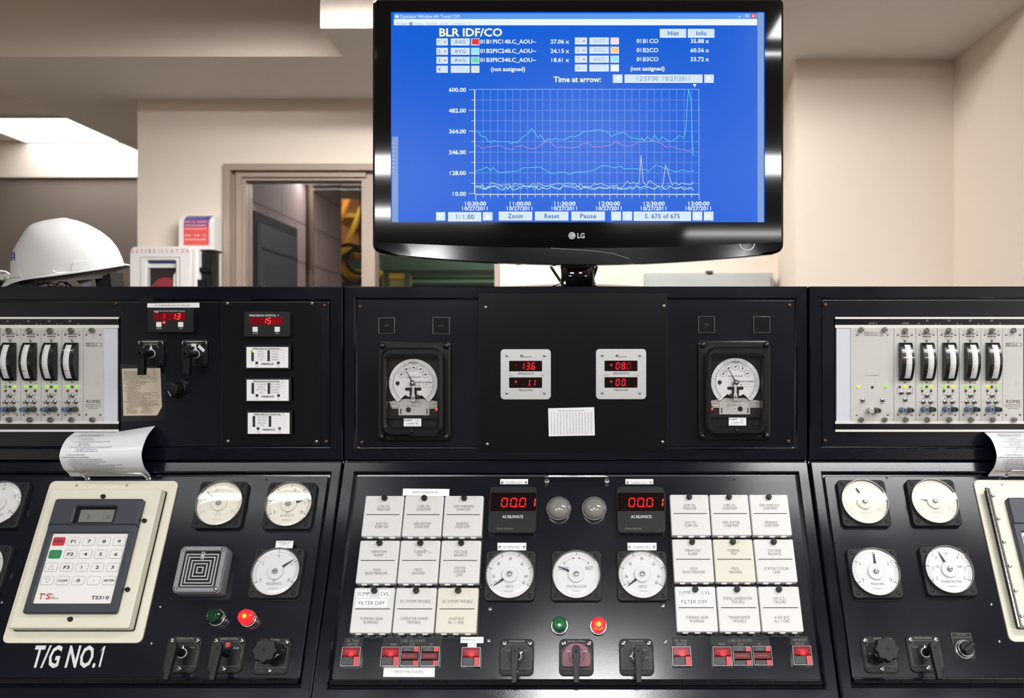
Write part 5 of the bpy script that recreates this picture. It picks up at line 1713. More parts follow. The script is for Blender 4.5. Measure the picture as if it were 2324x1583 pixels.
# ---- watt-hour demand meters behind black covers
def demand_meter(u, v, label, lens_side):
    t = on(UP, 'demand_meter', label, 'meter', u, v, 0, group='watt-hour demand meters')
    q = rel(UP, t)
    b = MB()
    w_, h_ = .161, .221
    b.rbox(0, 0, w_, h_, .010, 0, .012, BAKE, .004, n=6); b.build('flange', t)
    b = MB()
    bw, bh = .134, .194
    b.frame(rr(0, 0, bw, bh, .022, 8), rr(0, 0, .1115, .155, .010, 8), .010, .046, BAKE, .0055)
    b.build('cover', t)
    b = MB(); b.rbox(0, 0, .124, .18, .012, .0121, .0135, DARK); b.build('interior', t)
    MB().rbox(0, 0, .113, .157, .011, .0395, .041, GLASS, n=8).build('window', t)
    for x in (-1, 1):
        for y in (-1, 1): part_m('nut', SCR_KB, t, (x * .0705, y * .1005, .0115))
    part_m('nut', SCR_K, t, (0, -.0865, .0455))
    # register dial (round plate cut away below), nameplate under it
    zf = .024
    b = MB()
    Rr = .0535
    cy = .018
    pts = [(Rr * math.sin(R(a)), cy + Rr * math.cos(R(a))) for a in range(140, -141, -7)]
    pts += [(-.018, cy - .026), (-.010, cy - .030), (.010, cy - .030), (.018, cy - .026)]
    b.prism(pts, zf - .002, zf, WHITE)
    z = zf + .0003
    b.arc(0, cy, Rr - .010, .0005, -137, 137, z, INK); b.arc(0, cy, Rr - .0075, .0003, -137, 137, z, INKG)
    for k in range(41):
        a = R(-135 + 270 * k / 40)
        r0, r1 = Rr - .010, Rr - (.0055 if k % 5 == 0 else .0075)
        b.line(r0 * math.sin(a), cy + r0 * math.cos(a), r1 * math.sin(a), cy + r1 * math.cos(a), .0005, z, INK)
        if k % 4 == 0: b.text(str(k // 2), (Rr - .003) * math.sin(a), cy + (Rr - .003) * math.cos(a), .0026, z, INKG)
    b.text('DEMAND', 0, cy + .0455, .0038, z, INK, w=.020)
    b.text('KILOWATTHOURS', 0, cy + .0135, .0038, z, INK, w=.033)
    for k, (dx, dy) in enumerate(((-.0265, .0195), (-.0150, .0310), (.0005, .0345), (.0160, .0310), (.0270, .0195))):
        b.arc(dx, cy + dy, .0078, .0004, 0, 360, z, INKG, 24); b.arc(dx, cy + dy, .0066, .0002, 0, 360, z, INKG, 24)
        for i in range(10):
            a = R(36 * i); b.text(str(i), dx + .0056 * math.sin(a), cy + dy + .0056 * math.cos(a), .0014, z, INKG)
        a = R((35, 75, 105, 80, 260)[k] if lens_side < 0 else (35, 60, 70, 0, 260)[k])
        b.poly([(dx + .006 * math.sin(a), cy + dy + .006 * math.cos(a)), (dx - .0022 * math.sin(a) - .0018 * math.cos(a), cy + dy - .0022 * math.cos(a) + .0018 * math.sin(a)),
                (dx - .0022 * math.sin(a) + .0018 * math.cos(a), cy + dy - .0022 * math.cos(a) - .0018 * math.sin(a))][::-1], z + .0002, INK)
    b.text('MULTIPLY ALL READINGS', .024, cy + .002, .0030, z, INK, bold=1, w=.034); b.text('BY 10000', .026, cy - .004, .0020, z, INKG)
    b.line(.010, cy - .009, .043, cy - .009, .0004, z, INKG)
    b.disc(-.0345, cy + 0, .0046, z, GREYBLK, 20); b.disc(-.0345, cy - .006, .001, z, INK, 10)
    b.disc(-.006, cy - .005, .0016, z, BRN, 8); b.disc(.013, cy - .005, .0016, z, BRN, 8)
    b.prism(rr(0, cy - .013, .036, .0068, .003, 4), zf - .001, zf + .0004, BLACK2)
    b.prism(rr(0, cy - .024, .016, .018, .002, 4), zf - .001, zf + .0004, GREYBLK)
    b.build('register_dial', t)
    b = MB()
    P = [(-.034, -.050), (.034, -.050), (.034, -.0355), (.055, -.0355), (.055, -.020), (.02, -.014), (-.02, -.014), (-.055, -.020), (-.048, -.0355), (-.034, -.0355)]
    b.prism([(x, y - .003) for x, y in P], .0155, .0165, MODG)
    z = .0168
    b.text('31 004 311', 0, -.0325, .0048, z, INKG, w=.034); b.text('SPECIAL METER', .006, -.025, .0022, z, INKG)
    b.disc(-.012 * lens_side * -1, -.041, .0058, z, GREYBLK, 22); b.disc(0, -.040, .001, z, INK, 8)
    for x in (-.029, .029): b.rect(x, -.0445, .0022, .012, z, BLACK)
    for x in (-.043, .043): b.frame(rect_o(x - .0095, x + .0095, -.0365, -.0285), rect_o(x - .0085, x + .0085, -.0357, -.0293), z - .0001, z, INKG)
    for k in range(4): b.line(.0, -.020 - k * .0014, .022, -.020 - k * .0014, .0004, z, RULE)
    b.build('nameplate', t)
    MB().box(-.0555, .0555, -.0585, -.0570, .014, .030, BLACK2).build('inner_ledge', t)
    b = MB()
    a = R(-28)
    b.add([(0 + .0016 * math.cos(a), cy - .0016 * math.sin(a), .030), (0 - .0016 * math.cos(a), cy + .0016 * math.sin(a), .030), (.043 * math.sin(a), cy + .043 * math.cos(a), .030)], [(0, 1, 2)], INK)
    b.build('demand_pointer', t)
    b = MB(); b.lathe([(.0055, .024), (.0065, .030), (.0058, .034), (.003, .0365), (0, .0370)], STEEL, cx=0, cy=cy, n=20); b.build('pointer_hub', t)
    b = MB(); b.rbox(-.0015 * lens_side, cy - .018, .0055, .030, .001, .033, .0345, ALU, .0004)
    b.rbox(-.0015 * lens_side, cy - .032, .0085, .016, .003, .033, .036, ALU, .001); b.lathe([(.003, .036), (.002, .0378), (0, .038)], STEEL, cx=-.0015 * lens_side, cy=cy - .032, n=14)
    b.lathe([(.0040, .024), (.0040, .027), (.002, .029), (0, .0292)], BRASS, cx=.010 * -lens_side, cy=cy - .029, n=14)
    b.build('reset_arm', t)
    part_m('lamp', led_mesh(LEDH, .0026), t, (.0505 * -lens_side, -.0405, .020))
    # sticker on the glass
    b = MB(); b.box(-.0175, .0205, -.0755, -.0585, .0411, .0414, TAPE)
    b.text('COVANTA', -.008, -.0620, .0038, .0416, INK, bold=1, w=.019); b.text('ELECTRICAL', .0115, -.0612, .0016, .0416, INKG); b.text('TEST', .0115, -.0632, .0016, .0416, INKG); b.text('SERVICES', .0115, -.0652, .0016, .0416, INKG)
    b.text('CALIBRATED', .001, -.0690, .0030, .0416, INK, w=.027); b.text('DATE  BY  DUE', .002, -.0730, .0018, .0416, INKG, w=.030)
    o = b.build('calibration_sticker', t)
    return t
demand_meter(942.5, 886.5, 'watt-hour demand meter under a black cover, red lamp at its inner edge', -1)
demand_meter(1664.5, 884.5, 'watt-hour demand meter under a black cover, nearest the right rack of vibration monitors', 1)

# ---- silver two-line meters
def bitronic(u, v, label, d1, d2):
    hm = .0135
    t = on(UP, 'power_meter', label, 'digital meter', u, v, hm, .009, group='silver two-line digital meters')
    q0 = rel(UP, t, hm)
    S = .1115
    z = hm - .009
    b = MB(); b.rbox(0, 0, S, S, .0085, 0, z, ALU, .0006, n=6)
    k = S / 456
    X = lambda x: (x - 1671.5) * k
    Y = lambda y: (827 - y) * k
    b.text('Bitronics', X(1687), Y(667), .0036, z + .0003, INK, w=.020)
    for x_, w_ in ((1622, 8), (1632, 8)):
        b.add([(X(x_), Y(672), z + .0003), (X(x_ + w_ - 1), Y(672), z + .0003), (X(x_ + w_ + 5), Y(650), z + .0003), (X(x_ + 5), Y(650), z + .0003)], [(0, 1, 2, 3)], INK)
    b.text('MEGAWATTS', X(1673), Y(820), .0042, z + .0003, INKG, bold=1, w=.0355); b.text('MEGAVARS', X(1673), Y(970), .0042, z + .0003, INKG, bold=1, w=.031)
    b.text('+', X(1533), Y(820), .0034, z + .0003, INKG); b.text('(OUT)', X(1535), Y(838), .0028, z + .0003, INKG); b.text('-', X(1822), Y(820), .0034, z + .0003, INKG); b.text('(IN)', X(1822), Y(838), .0028, z + .0003, INKG)
    b.build('faceplate', t)
    for x_ in (1501, 1841):
        for y_ in (658, 997): part_m('screw', SCR_SS, t, (X(x_), Y(y_), z), (0, 0, random.uniform(0, 3)))
    for yc, dg in ((752, d1), (902, d2)):
        b = MB(); b.rbox(X(1671), Y(yc), 298 * k, 95 * k, .0012, z - .001, z + .0004, LEDBK)
        for ch, x_, mt in dg:
            if ch == '+':
                for i in range(3):
                    for dx, dy in ((-5, 0), (5, 0), (0, 5), (0, -5)) if i == 0 else ():
                        b.disc(X(x_ + dx), Y(yc - 8 + dy), 4.2 * k, z + .0007, mt, 8)
            elif ch == '.':
                b.rect(X(x_), Y(yc + 26), 7 * k, 8 * k, z + .0007, mt)
            else:
                b.seg7(ch, X(x_), Y(yc), 27 * k, 56 * k, 9.5 * k, z + .0007, mt, .13)
        b.build('display', t)
bitronic(1193, 849, 'silver digital meter reading 13.6 megawatts, beside the red lamp demand meter', [('+', 1584, LEDD), ('1', 1642, LED), ('3', 1692, LED), ('.', 1718, LED), ('6', 1742, LED)], [('+', 1584, LEDH), ('1', 1692, LED), ('.', 1714, LED), ('1', 1742, LED)])
bitronic(1409.5, 848.5, 'silver digital meter reading 08.0 megawatts, over the right side of the chart', [('+', 1582, LEDH), ('0', 1641, LED), ('8', 1692, LED), ('.', 1713, LED), ('0', 1742, LEDD)], [('+', 1582, LEDH), ('0', 1641, LED), ('0', 1694, LED), ('.', 1714, LED)])

# ---- pistol grip switches of the upper face
def grip_switch(u0, v0, u1, v1, label, hub, pos):
    t = on(UP, 'grip_switch', label, 'switch', (u0 + u1) / 2, (v0 + v1) / 2, .005, group='pistol grip switches of the upper face')
    q = rel(UP, t)
    X0, Y0 = q(u0, v1, .005); X1, Y1 = q(u1, v0, .005)
    b = MB(); b.rbox(0, 0, X1 - X0, Y1 - Y0, .006, 0, .005, BLACK, .0012)
    cx, cy = q(*hub, .006)
    z = .0054
    yt = Y1 - .0035
    b.frame(rr(0, yt - .0035, X1 - X0 - .004, .0068, .003, 4), rr(0, yt - .004, X1 - X0 - .0065, .0050, .002, 4), z - .0004, z, ENGW)
    b.arc(0, yt - .0285, .0225, .0009, -48, 48, z, ENGR)
    b.text('EXCITATION' if pos else 'OIL PUMP AND ALARM', 0, yt - .0035, .0020, z + .0001, ENGR)
    b.poly([(cx - .006, cy + .003), (cx + .006, cy + .003), (cx, cy + .020)][::1], z + .0002, ENGW)
    b.ring(cx, cy, .0085, .0098, .005, .0075, ENGW)
    if not pos:
        b.text('TEST', -.0155, Y1 - .0165, .0028, z, ENGR, rot=.9); b.text('NORMAL', .001, Y1 - .0115, .0024, z, ENGR); b.text('ON', .0165, Y1 - .0165, .0028, z, ENGR, rot=-.9)
    else:
        b.rect(-.001, Y1 - .0125, .0108, .0062, z + .0003, TAPE); b.text('ON', -.001, Y1 - .0125, .0032, z + .0005, INKG)
        b.rect(.0160, Y1 - .0200, .0170, .0064, z + .0003, TAPE, -.75); b.text('OFF', .0160, Y1 - .0200, .0032, z + .0005, INKG, rot=-.75, sp=.002)
    b.build('plate', t)
    for x in (-1, 1):
        for y in (-1, 1): part_m('screw', SCR_K, t, (x * (X1 - X0) * .36, y * (Y1 - Y0) * .37, .005))
    b = MB()
    b.lathe([(.0078, .005), (.0078, .052), (.0072, .056), (.0035, .0563), (.0033, .050), (0, .0498)], BLACK, cx=cx, cy=cy, n=22)
    b.build('shaft', t)
    b = MB()
    n_ = 10
    pth = [(cx, cy - .003 - i * .0045, .047 - .0000 * i) for i in range(n_ + 1)]
    b.prism([(cx - .0080, cy - .046), (cx + .0060, cy - .046), (cx + .0072, cy - .002), (cx - .0072, cy - .002)], .038, .052, BLACK, .002)
    b.build('grip', t)
grip_switch(312, 770, 372, 830, 'black pistol grip switch with a white pointer above the yellowed sheet', (342.5, 802), 0)
grip_switch(411, 770, 471, 831, 'black pistol grip switch with ON and OFF stickers above the round knob', (443.5, 803), 1)
t = on(UP, 'rotary_knob', 'round black knob with a white line beside the yellowed sheet', 'knob', 402, 881, 0)
b = MB(); b.lathe([(.021, 0), (.021, .004), (.0185, .006), (.0172, .028), (.0155, .0315), (.006, .0325), (0, .0326)], BLACK, n=30); b.build('knob_body', t)
b = MB()
for i in range(12):
    a = i * math.pi / 6
    b.tube([(.0172 * math.cos(a), .0172 * math.sin(a), .006), (.0168 * math.cos(a), .0168 * math.sin(a), .027)], .0016, BLACK, 6)
b.build('grip_ribs', t)
b = MB(); b.line(-.0055, -.0045, .0015, -.0155, .0011, .0329, ENGW); b.build('pointer_line', t)

# ================================================================== instruments on the sloping faces
def gauge(u, v, label, nums, title, ptr, maj, per, face=WHITE, sub=None, rng=120, arrows=False, faint=False, w_=.105):
    hm = .012
    t = on(LO, 'dial_gauge', label, 'gauge', u, v, .018, group='square round-faced dial gauges')
    b = MB()
    b.rbox(0, 0, w_, w_, .0095, 0, hm, GREYBLK, .0025, n=5)
    b.build('flange', t)
    for x in (-1, 1):
        for y in (-1, 1): part_m('screw', SCR_K, t, (x * .0418, y * .0418, hm - .001))
    b = MB(); b.ring(0, .001, .0484, .0506, hm - .001, .0205, RIM, 56); b.build('cover_rim', t)
    b = MB()
    b.disc(0, .001, .0482, .0146, face, 56)
    z, cy = .0149, .001
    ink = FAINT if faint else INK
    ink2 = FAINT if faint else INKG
    b.arc(0, cy, .0405, .0004, -rng, rng, z, FAINT if not arrows else RULE)
    if not arrows:
        n = maj * per
        for i in range(n + 1):
            a = R(-rng + 2 * rng * i / n)
            m_ = i % per == 0
            r0, r1 = (.0395, .0470) if m_ else (.0412, .0455)
            b.line(r0 * math.sin(a), cy + r0 * math.cos(a), r1 * math.sin(a), cy + r1 * math.cos(a), .0012 if m_ else .0005, z, ink if m_ else ink2)
    else:
        b.line(0, cy + .041, 0, cy + .0465, .0009, z, INK)
        for s_ in (-1, 1):
            b.arc(0, cy, .0345, .0004, 12 * s_, 44 * s_, z, INK, 16)
            for a_, d_ in ((44, 1), (12, -1)):
                a = R(a_ * s_); tx_, ty_ = math.cos(a) * s_ * d_, -math.sin(a) * s_ * d_
                x0, y0 = .0345 * math.sin(a), cy + .0345 * math.cos(a)
                P = [(x0 + tx_ * .004, y0 + ty_ * .004), (x0 - ty_ * .0018, y0 + tx_ * .0018), (x0 + ty_ * .0018, y0 - tx_ * .0018)]
                if (P[1][0] - P[0][0]) * (P[2][1] - P[0][1]) - (P[1][1] - P[0][1]) * (P[2][0] - P[0][0]) < 0: P.reverse()
                b.poly(P, z, INK)
    for s_, a in nums:
        r_ = .0335 if len(s_) < 4 else .0300
        b.text(s_, r_ * math.sin(R(a)), cy + r_ * math.cos(R(a)), .0068, z, ink, sx=.62)
    for k, s_ in enumerate(title): b.text(s_, 0, cy - .0185 - .0062 * (k + (0 if len(title) > 1 else 1)), .0050, z, ink2 if faint else INK, sx=.62, sp=.0006)
    if sub:
        for s_, x, y, h in sub: b.text(s_, x, cy + y, h, z, ink if h > .005 else INKB, sx=.66)
    b.text('GENERAL  ELECTRIC', 0, cy - .0345, .0017, z, ink2, sx=.9); b.arc(0, cy - .0345, .0016, .0003, 0, 360, z, ink2, 12)
    b.build('dial', t)
    b = MB()
    a = R(ptr)
    ux, uy = math.sin(a), math.cos(a)
    w0 = .0030 if not arrows else .0026
    P = [(.012 * ux - w0 * uy, .012 * uy + w0 * ux + cy), (.0415 * ux - .0004 * uy, .0415 * uy + .0004 * ux + cy), (.0415 * ux + .0004 * uy, .0415 * uy - .0004 * ux + cy), (.012 * ux + w0 * uy, .012 * uy - w0 * ux + cy)]
    b.prism(P[::-1], .0163, .0169, INKB); b.build('pointer', t)
    b = MB(); b.lathe([(.0165, .0150), (.0165, .0185), (.0158, .0192), (0, .0193)], face, cx=0, cy=cy, n=36); b.build('hub_cover', t)
    b = MB(); b.lathe([(.0497, .0203), (.0468, .0212), (.036, .0219), (.02, .02205), (0, .0221)], GLASS, cx=0, cy=cy, n=48); b.build('cover_glass', t)
    b = MB(); b.lathe([(.0052, .0220), (.0052, .0238), (.0044, .0246), (0, .0248)], STEEL, cx=0, cy=cy, n=20); b.rect(0, cy, .0095, .0011, .0250, DARK, random.uniform(-.5, .3)); b.build('zero_screw', t)
    return t
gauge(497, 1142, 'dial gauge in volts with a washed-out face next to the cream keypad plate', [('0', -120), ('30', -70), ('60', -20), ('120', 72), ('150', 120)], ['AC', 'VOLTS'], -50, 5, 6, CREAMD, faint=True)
gauge(655, 1144, 'dial gauge in AC kilovolts near the top corner of the first sloping panel', [('0', -120), ('5', -53), ('10', 13), ('15', 80), ('18', 120)], ['AC', 'KILOVOLTS'], 72, 6, 6, CREAMD)
gauge(625, 1297, 'dial gauge in AC megawatts with a white sticker above it', [('0', -120), ('5', -60), ('10', 0), ('15', 60), ('20', 120)], ['AC', 'MEGAWATTS'], 52, 4, 10)
gauge(-5, 1142, 'dial gauge cut by the picture edge beside the cream keypad plate', [('0', -120), ('5', -60), ('10', 0), ('15', 60), ('20', 120)], ['AC', 'KILOAMPERES'], -60, 4, 10)
gauge(-48, 1290, 'dial gauge of which only the black flange edge shows below the cut dial', [('0', -120), ('5', -60), ('10', 0), ('15', 60), ('20', 120)], ['AC', 'MEGAVARS'], -60, 4, 10)
HZ = [('55', -120), ('56', -96), ('58', -48), ('60', 0), ('62', 48), ('64', 96), ('65', 120)]
gauge(1157, 1303, 'hertz dial gauge under the INCOMING FREQ plate', HZ, ['HERTZ'], -126, 5, 10)
gauge(1308, 1303, 'synchroscope dial gauge marked SLOW and FAST', [], ['SYNCHROSCOPE'], -66, 4, 10, sub=[('SLOW', -.0265, .0125, .0078), ('FAST', .0265, .0130, .0078)], arrows=True)
gauge(1458, 1303, 'hertz dial gauge under the RUNNING FREQ plate', HZ, ['HERTZ'], -128, 5, 10)
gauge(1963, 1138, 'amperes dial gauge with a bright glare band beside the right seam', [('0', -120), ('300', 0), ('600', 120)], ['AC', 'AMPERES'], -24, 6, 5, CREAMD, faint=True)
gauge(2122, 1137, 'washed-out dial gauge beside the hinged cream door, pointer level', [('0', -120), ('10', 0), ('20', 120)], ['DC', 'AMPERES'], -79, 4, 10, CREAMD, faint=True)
gauge(1988, 1297, 'megavars dial gauge with its pointer standing straight up', [('10', -120), ('5', -60), ('0', 0), ('5', 60), ('10', 120)], ['MEGAVARS'], 4, 4, 10)
gauge(2155, 1292, 'power factor dial gauge with LAG and LEAD marks', [('.5', -122), ('.7', -88), ('.9', -42), ('1.0', 0), ('.9', 42), ('.7', 88), ('.5', 122)], ['POWER FACTOR'], -22, 6, 7, sub=[('LAG', -.0225, .0065, .0042), ('LEAD', .0235, .0065, .0042)])

# ---- annunciator windows
TW, TH, TZ = .0832, .0905, .0215
def annunciator(x, a, label, top, bot, mat=TILE, crack=False, side=''):
    t = thing('annunciator_window', label, 'indicator window', tuple(LO.W(x, a, 0)), LO.rot, 'white annunciator windows')
    b = MB(); b.rbox(0, 0, TW, TH, .0015, 0, .006, BLACK); b.build('base', t)
    b = MB()
    b.rbox(0, 0, TW, TH, .003, .006, TZ, mat, .0022, n=4)
    z = TZ + .0003
    hh = .0058
    def blk(lines, yc):
        n = len(lines)
        for k, s_ in enumerate(lines): b.text(s_, 0, yc + ((n - 1) / 2 - k) * .0072, hh, z, INKT, sx=.66, sp=.0005)
    blk(top, .0175); blk(bot, -.0205)
    b.rect(0, .0025, .071, .0016, z, INK)
    if crack: b.pline([(-.012, .038), (-.006, .033), (.004, .029), (.016, .022), (.024, .018)] if crack > 0 else [(.014, .043), (.010, .038), (.003, .036)], .0006, z, INKBR)
    b.build('lens', t)
    b = MB(); b.lathe([(.0062, TZ), (.0062, TZ + .006), (.0056, TZ + .0075), (0, TZ + .0078)], BLACK, cx=0, cy=TH / 2 - .0065, n=22); b.build('knob', t)
    b = MB()
    for k in (-.024, 0, .024): b.rbox(k, -TH / 2 - .0006, .011, .003, .0006, .010, TZ - .004, TAPE, .0004)
    b.build('hinge_tabs', t)
    return t
GRP = [[(['LOW OIL', 'PRESSURE'], ['AUX OIL', 'PUMP ON']), (['LUBE OIL', 'OVERTEMP'], ['GEN WATER', 'OVERTEMP']), (['GEN WINDING', 'OVERTEMP'], ['BEARING', 'OVERTEMP'])],
       [(['VIBRATION', 'ALARM'], ['HIGH', 'BACK PRESSURE']), (['TURBINE', 'TRIP'], ['FIELD', 'GROUND']), (['VOLTAGE', 'BALANCE'], ['STATOR', 'COOLER', 'LEAK'])],
       [([], ['TURNING GEAR', 'RUNNING']), (['DC SYSTEM TROUBLE'], ['COMPUTER POWER', 'TROUBLE']), (['AC SYSTEM TROUBLE'], ['4160V BUS', 'No. 1 GND'])]]
GRP2 = [GRP[0], [GRP[1][0], GRP[1][1], (['VOLTAGE', 'BALANCE'], ['STATOR COOLER', 'LEAK'])],
        [GRP[2][0], (['DIESEL GENERATOR', 'TROUBLE'], ['TRANSFORMER', 'TROUBLE']), (['24V D.C.', 'FAILURE'], ['4160V BUS', 'No. 2 GND'])]]
GX = (-.4160, .2405)
ROWY = (-.1340, -.2325, -.3315)
for g, (grp, side) in enumerate(((GRP, 'by the first seam'), (GRP2, 'by the second seam'))):
    for r_ in range(3):
        for c_ in range(3):
            tp, bt = grp[r_][c_]
            nm = ' '.join(tp) if tp else 'TURNING GEAR RUNNING'
            lab = ('yellowed ' if (g, r_, c_) in ((0, 2, 2), (1, 1, 1)) else '') + 'white annunciator window lettered ' + nm + ', block ' + ('next to INCOMING VOLTS' if g == 0 else 'next to RUNNING VOLTS')
            lab = ' '.join(lab.split()[:16])
            annunciator(GX[g] + c_ * .0857, ROWY[r_] + (.0025 if g else 0), lab, tp, bt, TILEY if (g, r_, c_) in ((0, 2, 2), (1, 1, 1)) else TILE, 1 if (g, r_, c_) == (0, 1, 1) else (-1 if (g, r_, c_) == (1, 1, 1) else 0))
def tlabel(g, dx, dy, w_, h_, s_, label, up=.0003):
    x, a = GX[g] + dx, ROWY[2] + (.0025 if g else 0) + dy
    t = thing('label_tape', label, 'label', tuple(LO.W(x, a, TZ + .0002)), LO.rot)
    b = MB(); b.box(-w_ / 2, w_ / 2, -h_ / 2, h_ / 2, 0, .0005, TAPE)
    b.text(s_, 0, 0, .0076, .0007, INK, w=w_ * .86); b.build('strip', t)
for g, wh in ((0, 'INCOMING'), (1, 'RUNNING')):
    tlabel(g, -.0218, .0325, .030, .0145, 'SUMP', 'white tape lettered SUMP on the turning gear window of the %s VOLTS side' % wh)
    tlabel(g, .0220, .0325, .022, .0145, 'LVL', 'white tape lettered LVL on the turning gear window of the %s VOLTS side' % wh)
    tlabel(g, -.0030, .0140, .063, .0165, 'FILTER DIFF', 'white tape lettered FILTER DIFF on the window of the %s VOLTS side' % wh)

# ---- strips on the sloping faces
tape(LO, [(915, 1108), (1020, 1109), (1019.5, 1125), (913.5, 1124)], 'white tape REPLACE W/BULB above the top row of annunciator windows', [('REPLACE W/BULB GE-304', 965, 1116.5, .0042, .056, INKG)])
tape(LO, [(871, 1514), (987, 1514), (986, 1535.5), (869.5, 1535)], 'white tape REPLACE W/BULB under the lube oil pump keys', [('REPLACE W/BULB GE-#PSB', 928, 1524, .0044, .056, INKG)])
tape(LO, [(1045.5, 1444.5), (1097.5, 1444.5), (1097, 1458.5), (1045, 1458)], 'white tape lettered VAPOR EXTRACTION above a lit red key', [('VAPOR EXTRACTION', 1071, 1451, .0034, .042, INKG)])
tape(LO, [(1061.5, 1459), (1081.5, 1459), (1081.5, 1469), (1061, 1469)], 'small white tape lettered MOTOR under VAPOR EXTRACTION', [('MOTOR', 1071, 1464, .0032, .014, INKG)])
tape(LO, [(627, 1226.5), (666, 1226.5), (664, 1243), (624.5, 1243)], 'small white calibration sticker on top of the megawatts gauge', [('OGDEN ENERGY GROUP', 646, 1229.5, .0030, .034, INK), ('TEST SERVICES', 645.5, 1233, .0026, .022, INK), ('CALIBRATED', 645, 1236.6, .0022, .019, INKG), ('DATE', 653, 1240.6, .0018, .006, INKG)], z=.0122)
def plate(pts, s_, label, clip=0):
    t, q = tape(LO, pts, label, [], h=.0012, name='name_plate', cat='nameplate', group='white screwed nameplates')
    us = [p[0] for p in pts]; vs_ = [p[1] for p in pts]
    u0, u1 = min(us), max(us); vm = (min(vs_) + max(vs_)) / 2 + 1.5 * (1 + clip)
    b = MB(); x0, y0 = q((u0 + u1) / 2, vm); b.text(s_, x0, y0, .0052, .0015, INKG, w=.036); b.build('lettering', t)
    for u in (u0 + 5, u1 - 5): part_m('screw', SCR_SS, t, q(u, vm) + (.001,))
plate([(1135.5, 1086.5), (1198.5, 1086.5), (1198, 1098), (1135, 1098)], 'INCOMING VOLTS', 'white nameplate INCOMING VOLTS above the first kilovolt meter', .6)
plate([(1419.5, 1086.5), (1482.5, 1086.5), (1482.5, 1098), (1419.5, 1098)], 'RUNNING VOLTS', 'white nameplate RUNNING VOLTS above the second kilovolt meter', .6)
plate([(1129, 1231), (1194.5, 1231), (1194, 1248), (1129, 1248)], 'INCOMING FREQ.', 'white nameplate INCOMING FREQ. over the first hertz gauge')
plate([(1424, 1231), (1490, 1231), (1490, 1248), (1424.5, 1248)], 'RUNNING FREQ.', 'white nameplate RUNNING FREQ. over the second hertz gauge')

# ---- black AC kilovolts displays
def kv(u0, u1, win, label, digs):
    hm = .016
    t = on(LO, 'kilovolt_meter', label, 'digital meter', (u0 + u1) / 2, 1154, hm, group='black kilovolt displays')
    q = rel(LO, t, hm)
    w_ = .1035
    b = MB()
    wx0, wy0 = q(win[0], 1158); wx1, wy1 = q(win[1], 1118.5)
    b.frame(rr(0, -.001, w_, .1045, .009, 5), rr((wx0 + wx1) / 2, (wy0 + wy1) / 2, wx1 - wx0, wy1 - wy0, .001, 5), 0, hm, BLACK2, .0012)
    z = hm + .0003
    um = (u0 + u1) / 2
    b.text('AC KILOVOLTS', *q(um + .5, 1172), .0060, z, ENGW, bold=1, w=.044)
    b.text('Electro Industries', *q(um - 17, 1198.5), .0040, z, ENGR, w=.036, shear=.3)
    b.frame(rect_o(*[q(um - 38, 0)[0], q(um + 38, 0)[0]], q(0, 1207)[1], q(0, 1164)[1]), rect_o(q(um - 38, 0)[0] + .0003, q(um + 38, 0)[0] - .0003, q(0, 1207)[1] + .0003, q(0, 1164)[1] - .0003), hm - .0002, hm + .0001, BLACK)
    b.build('case', t)
    b = MB(); b.box(wx0 - .002, wx1 + .002, wy0 - .002, wy1 + .002, .006, hm - .005, LEDBK)
    qd = rel(LO, t, hm - .005)
    for ch, u in digs:
        if ch == '.': b.rect(*qd(u, 1149), .0026, .003, hm - .0046, LED)
        else: b.seg7(ch, *qd(u, 1139.5), .0118, .0185, .0027, hm - .0046, LEDH if ch == '1' else LED, .10)
    b.build('display', t)
    for x in (-.038, .038):
        for y in (-.042, .043): part_m('screw', SCR_K, t, (x, y - .001, hm - .0028))
    return t
kv(1107, 1220, (1113, 1216), 'black display reading 00.01 AC kilovolts under INCOMING VOLTS', [('0', 1145), ('0', 1165.5), ('.', 1172.5), ('0', 1186), ('1', 1208)])
kv(1398, 1512, (1402, 1508), 'black display reading 00.01 AC kilovolts under RUNNING VOLTS', [('0', 1434), ('0', 1454), ('.', 1462), ('0', 1474.5), ('1', 1498)])

# ---- lamps
def dome_lamp(u, v, label):
    t = on(LO, 'synchronizing_lamp', label, 'lamp', u, v, .012, group='round grey synchronizing lamps')
    b = MB(); b.ring(0, 0, .0236, .0272, 0, .0125, CHROME, 48); b.build('chrome_ring', t)
    b = MB(); b.lathe([(.0238, .006), (.0236, .011)] + [(.0236 * math.cos(R(a)), .011 + .0155 * math.sin(R(a))) for a in range(10, 90, 10)] + [(0, .0265)], LGREY, n=40); b.build('lens', t)
dome_lamp(1268, 1153, 'grey domed lamp in a chrome ring beside the INCOMING VOLTS display')
dome_lamp(1348.5, 1153, 'grey domed lamp in a chrome ring beside the RUNNING VOLTS display')
def pilot(u, v, label, mat, hot=False):
    t = on(LO, 'pilot_lamp', label, 'lamp', u, v, .026, group='round red and green pilot lamps')
    b = MB(); b.ring(0, 0, .0135, .0178, 0, .007, CHROME, 36); b.ring(0, 0, .0125, .0152, .006, .012, CHROME, 36); b.build('chrome_ring', t)
    b = MB(); b.lathe([(.0138, .008), (.0145, .011), (.0145, .026), (.0135, .029), (.0105, .031), (.0095, .0302), (.007, .0302), (.006, .0310), (0, .0312)], mat, n=32)
    b.build('lens', t)
    if hot:
        b = MB(); b.lathe([(.0045, .0308), (.0042, .0318), (0, .0320)], RCORE, n=20)
        if hot == 2:
            b.arc(0, 0, .0118, .0012, 130, 230, .0314, RCORE); b.arc(0, 0, .0080, .0010, 0, 360, .0306, LEDD)
        b.build('glowing_core', t)
pilot(484, 1396, 'dark green pilot lamp below the square grille', GRNDARK)
pilot(556, 1398, 'glowing red pilot lamp below the megawatts gauge', RLENS, 1)
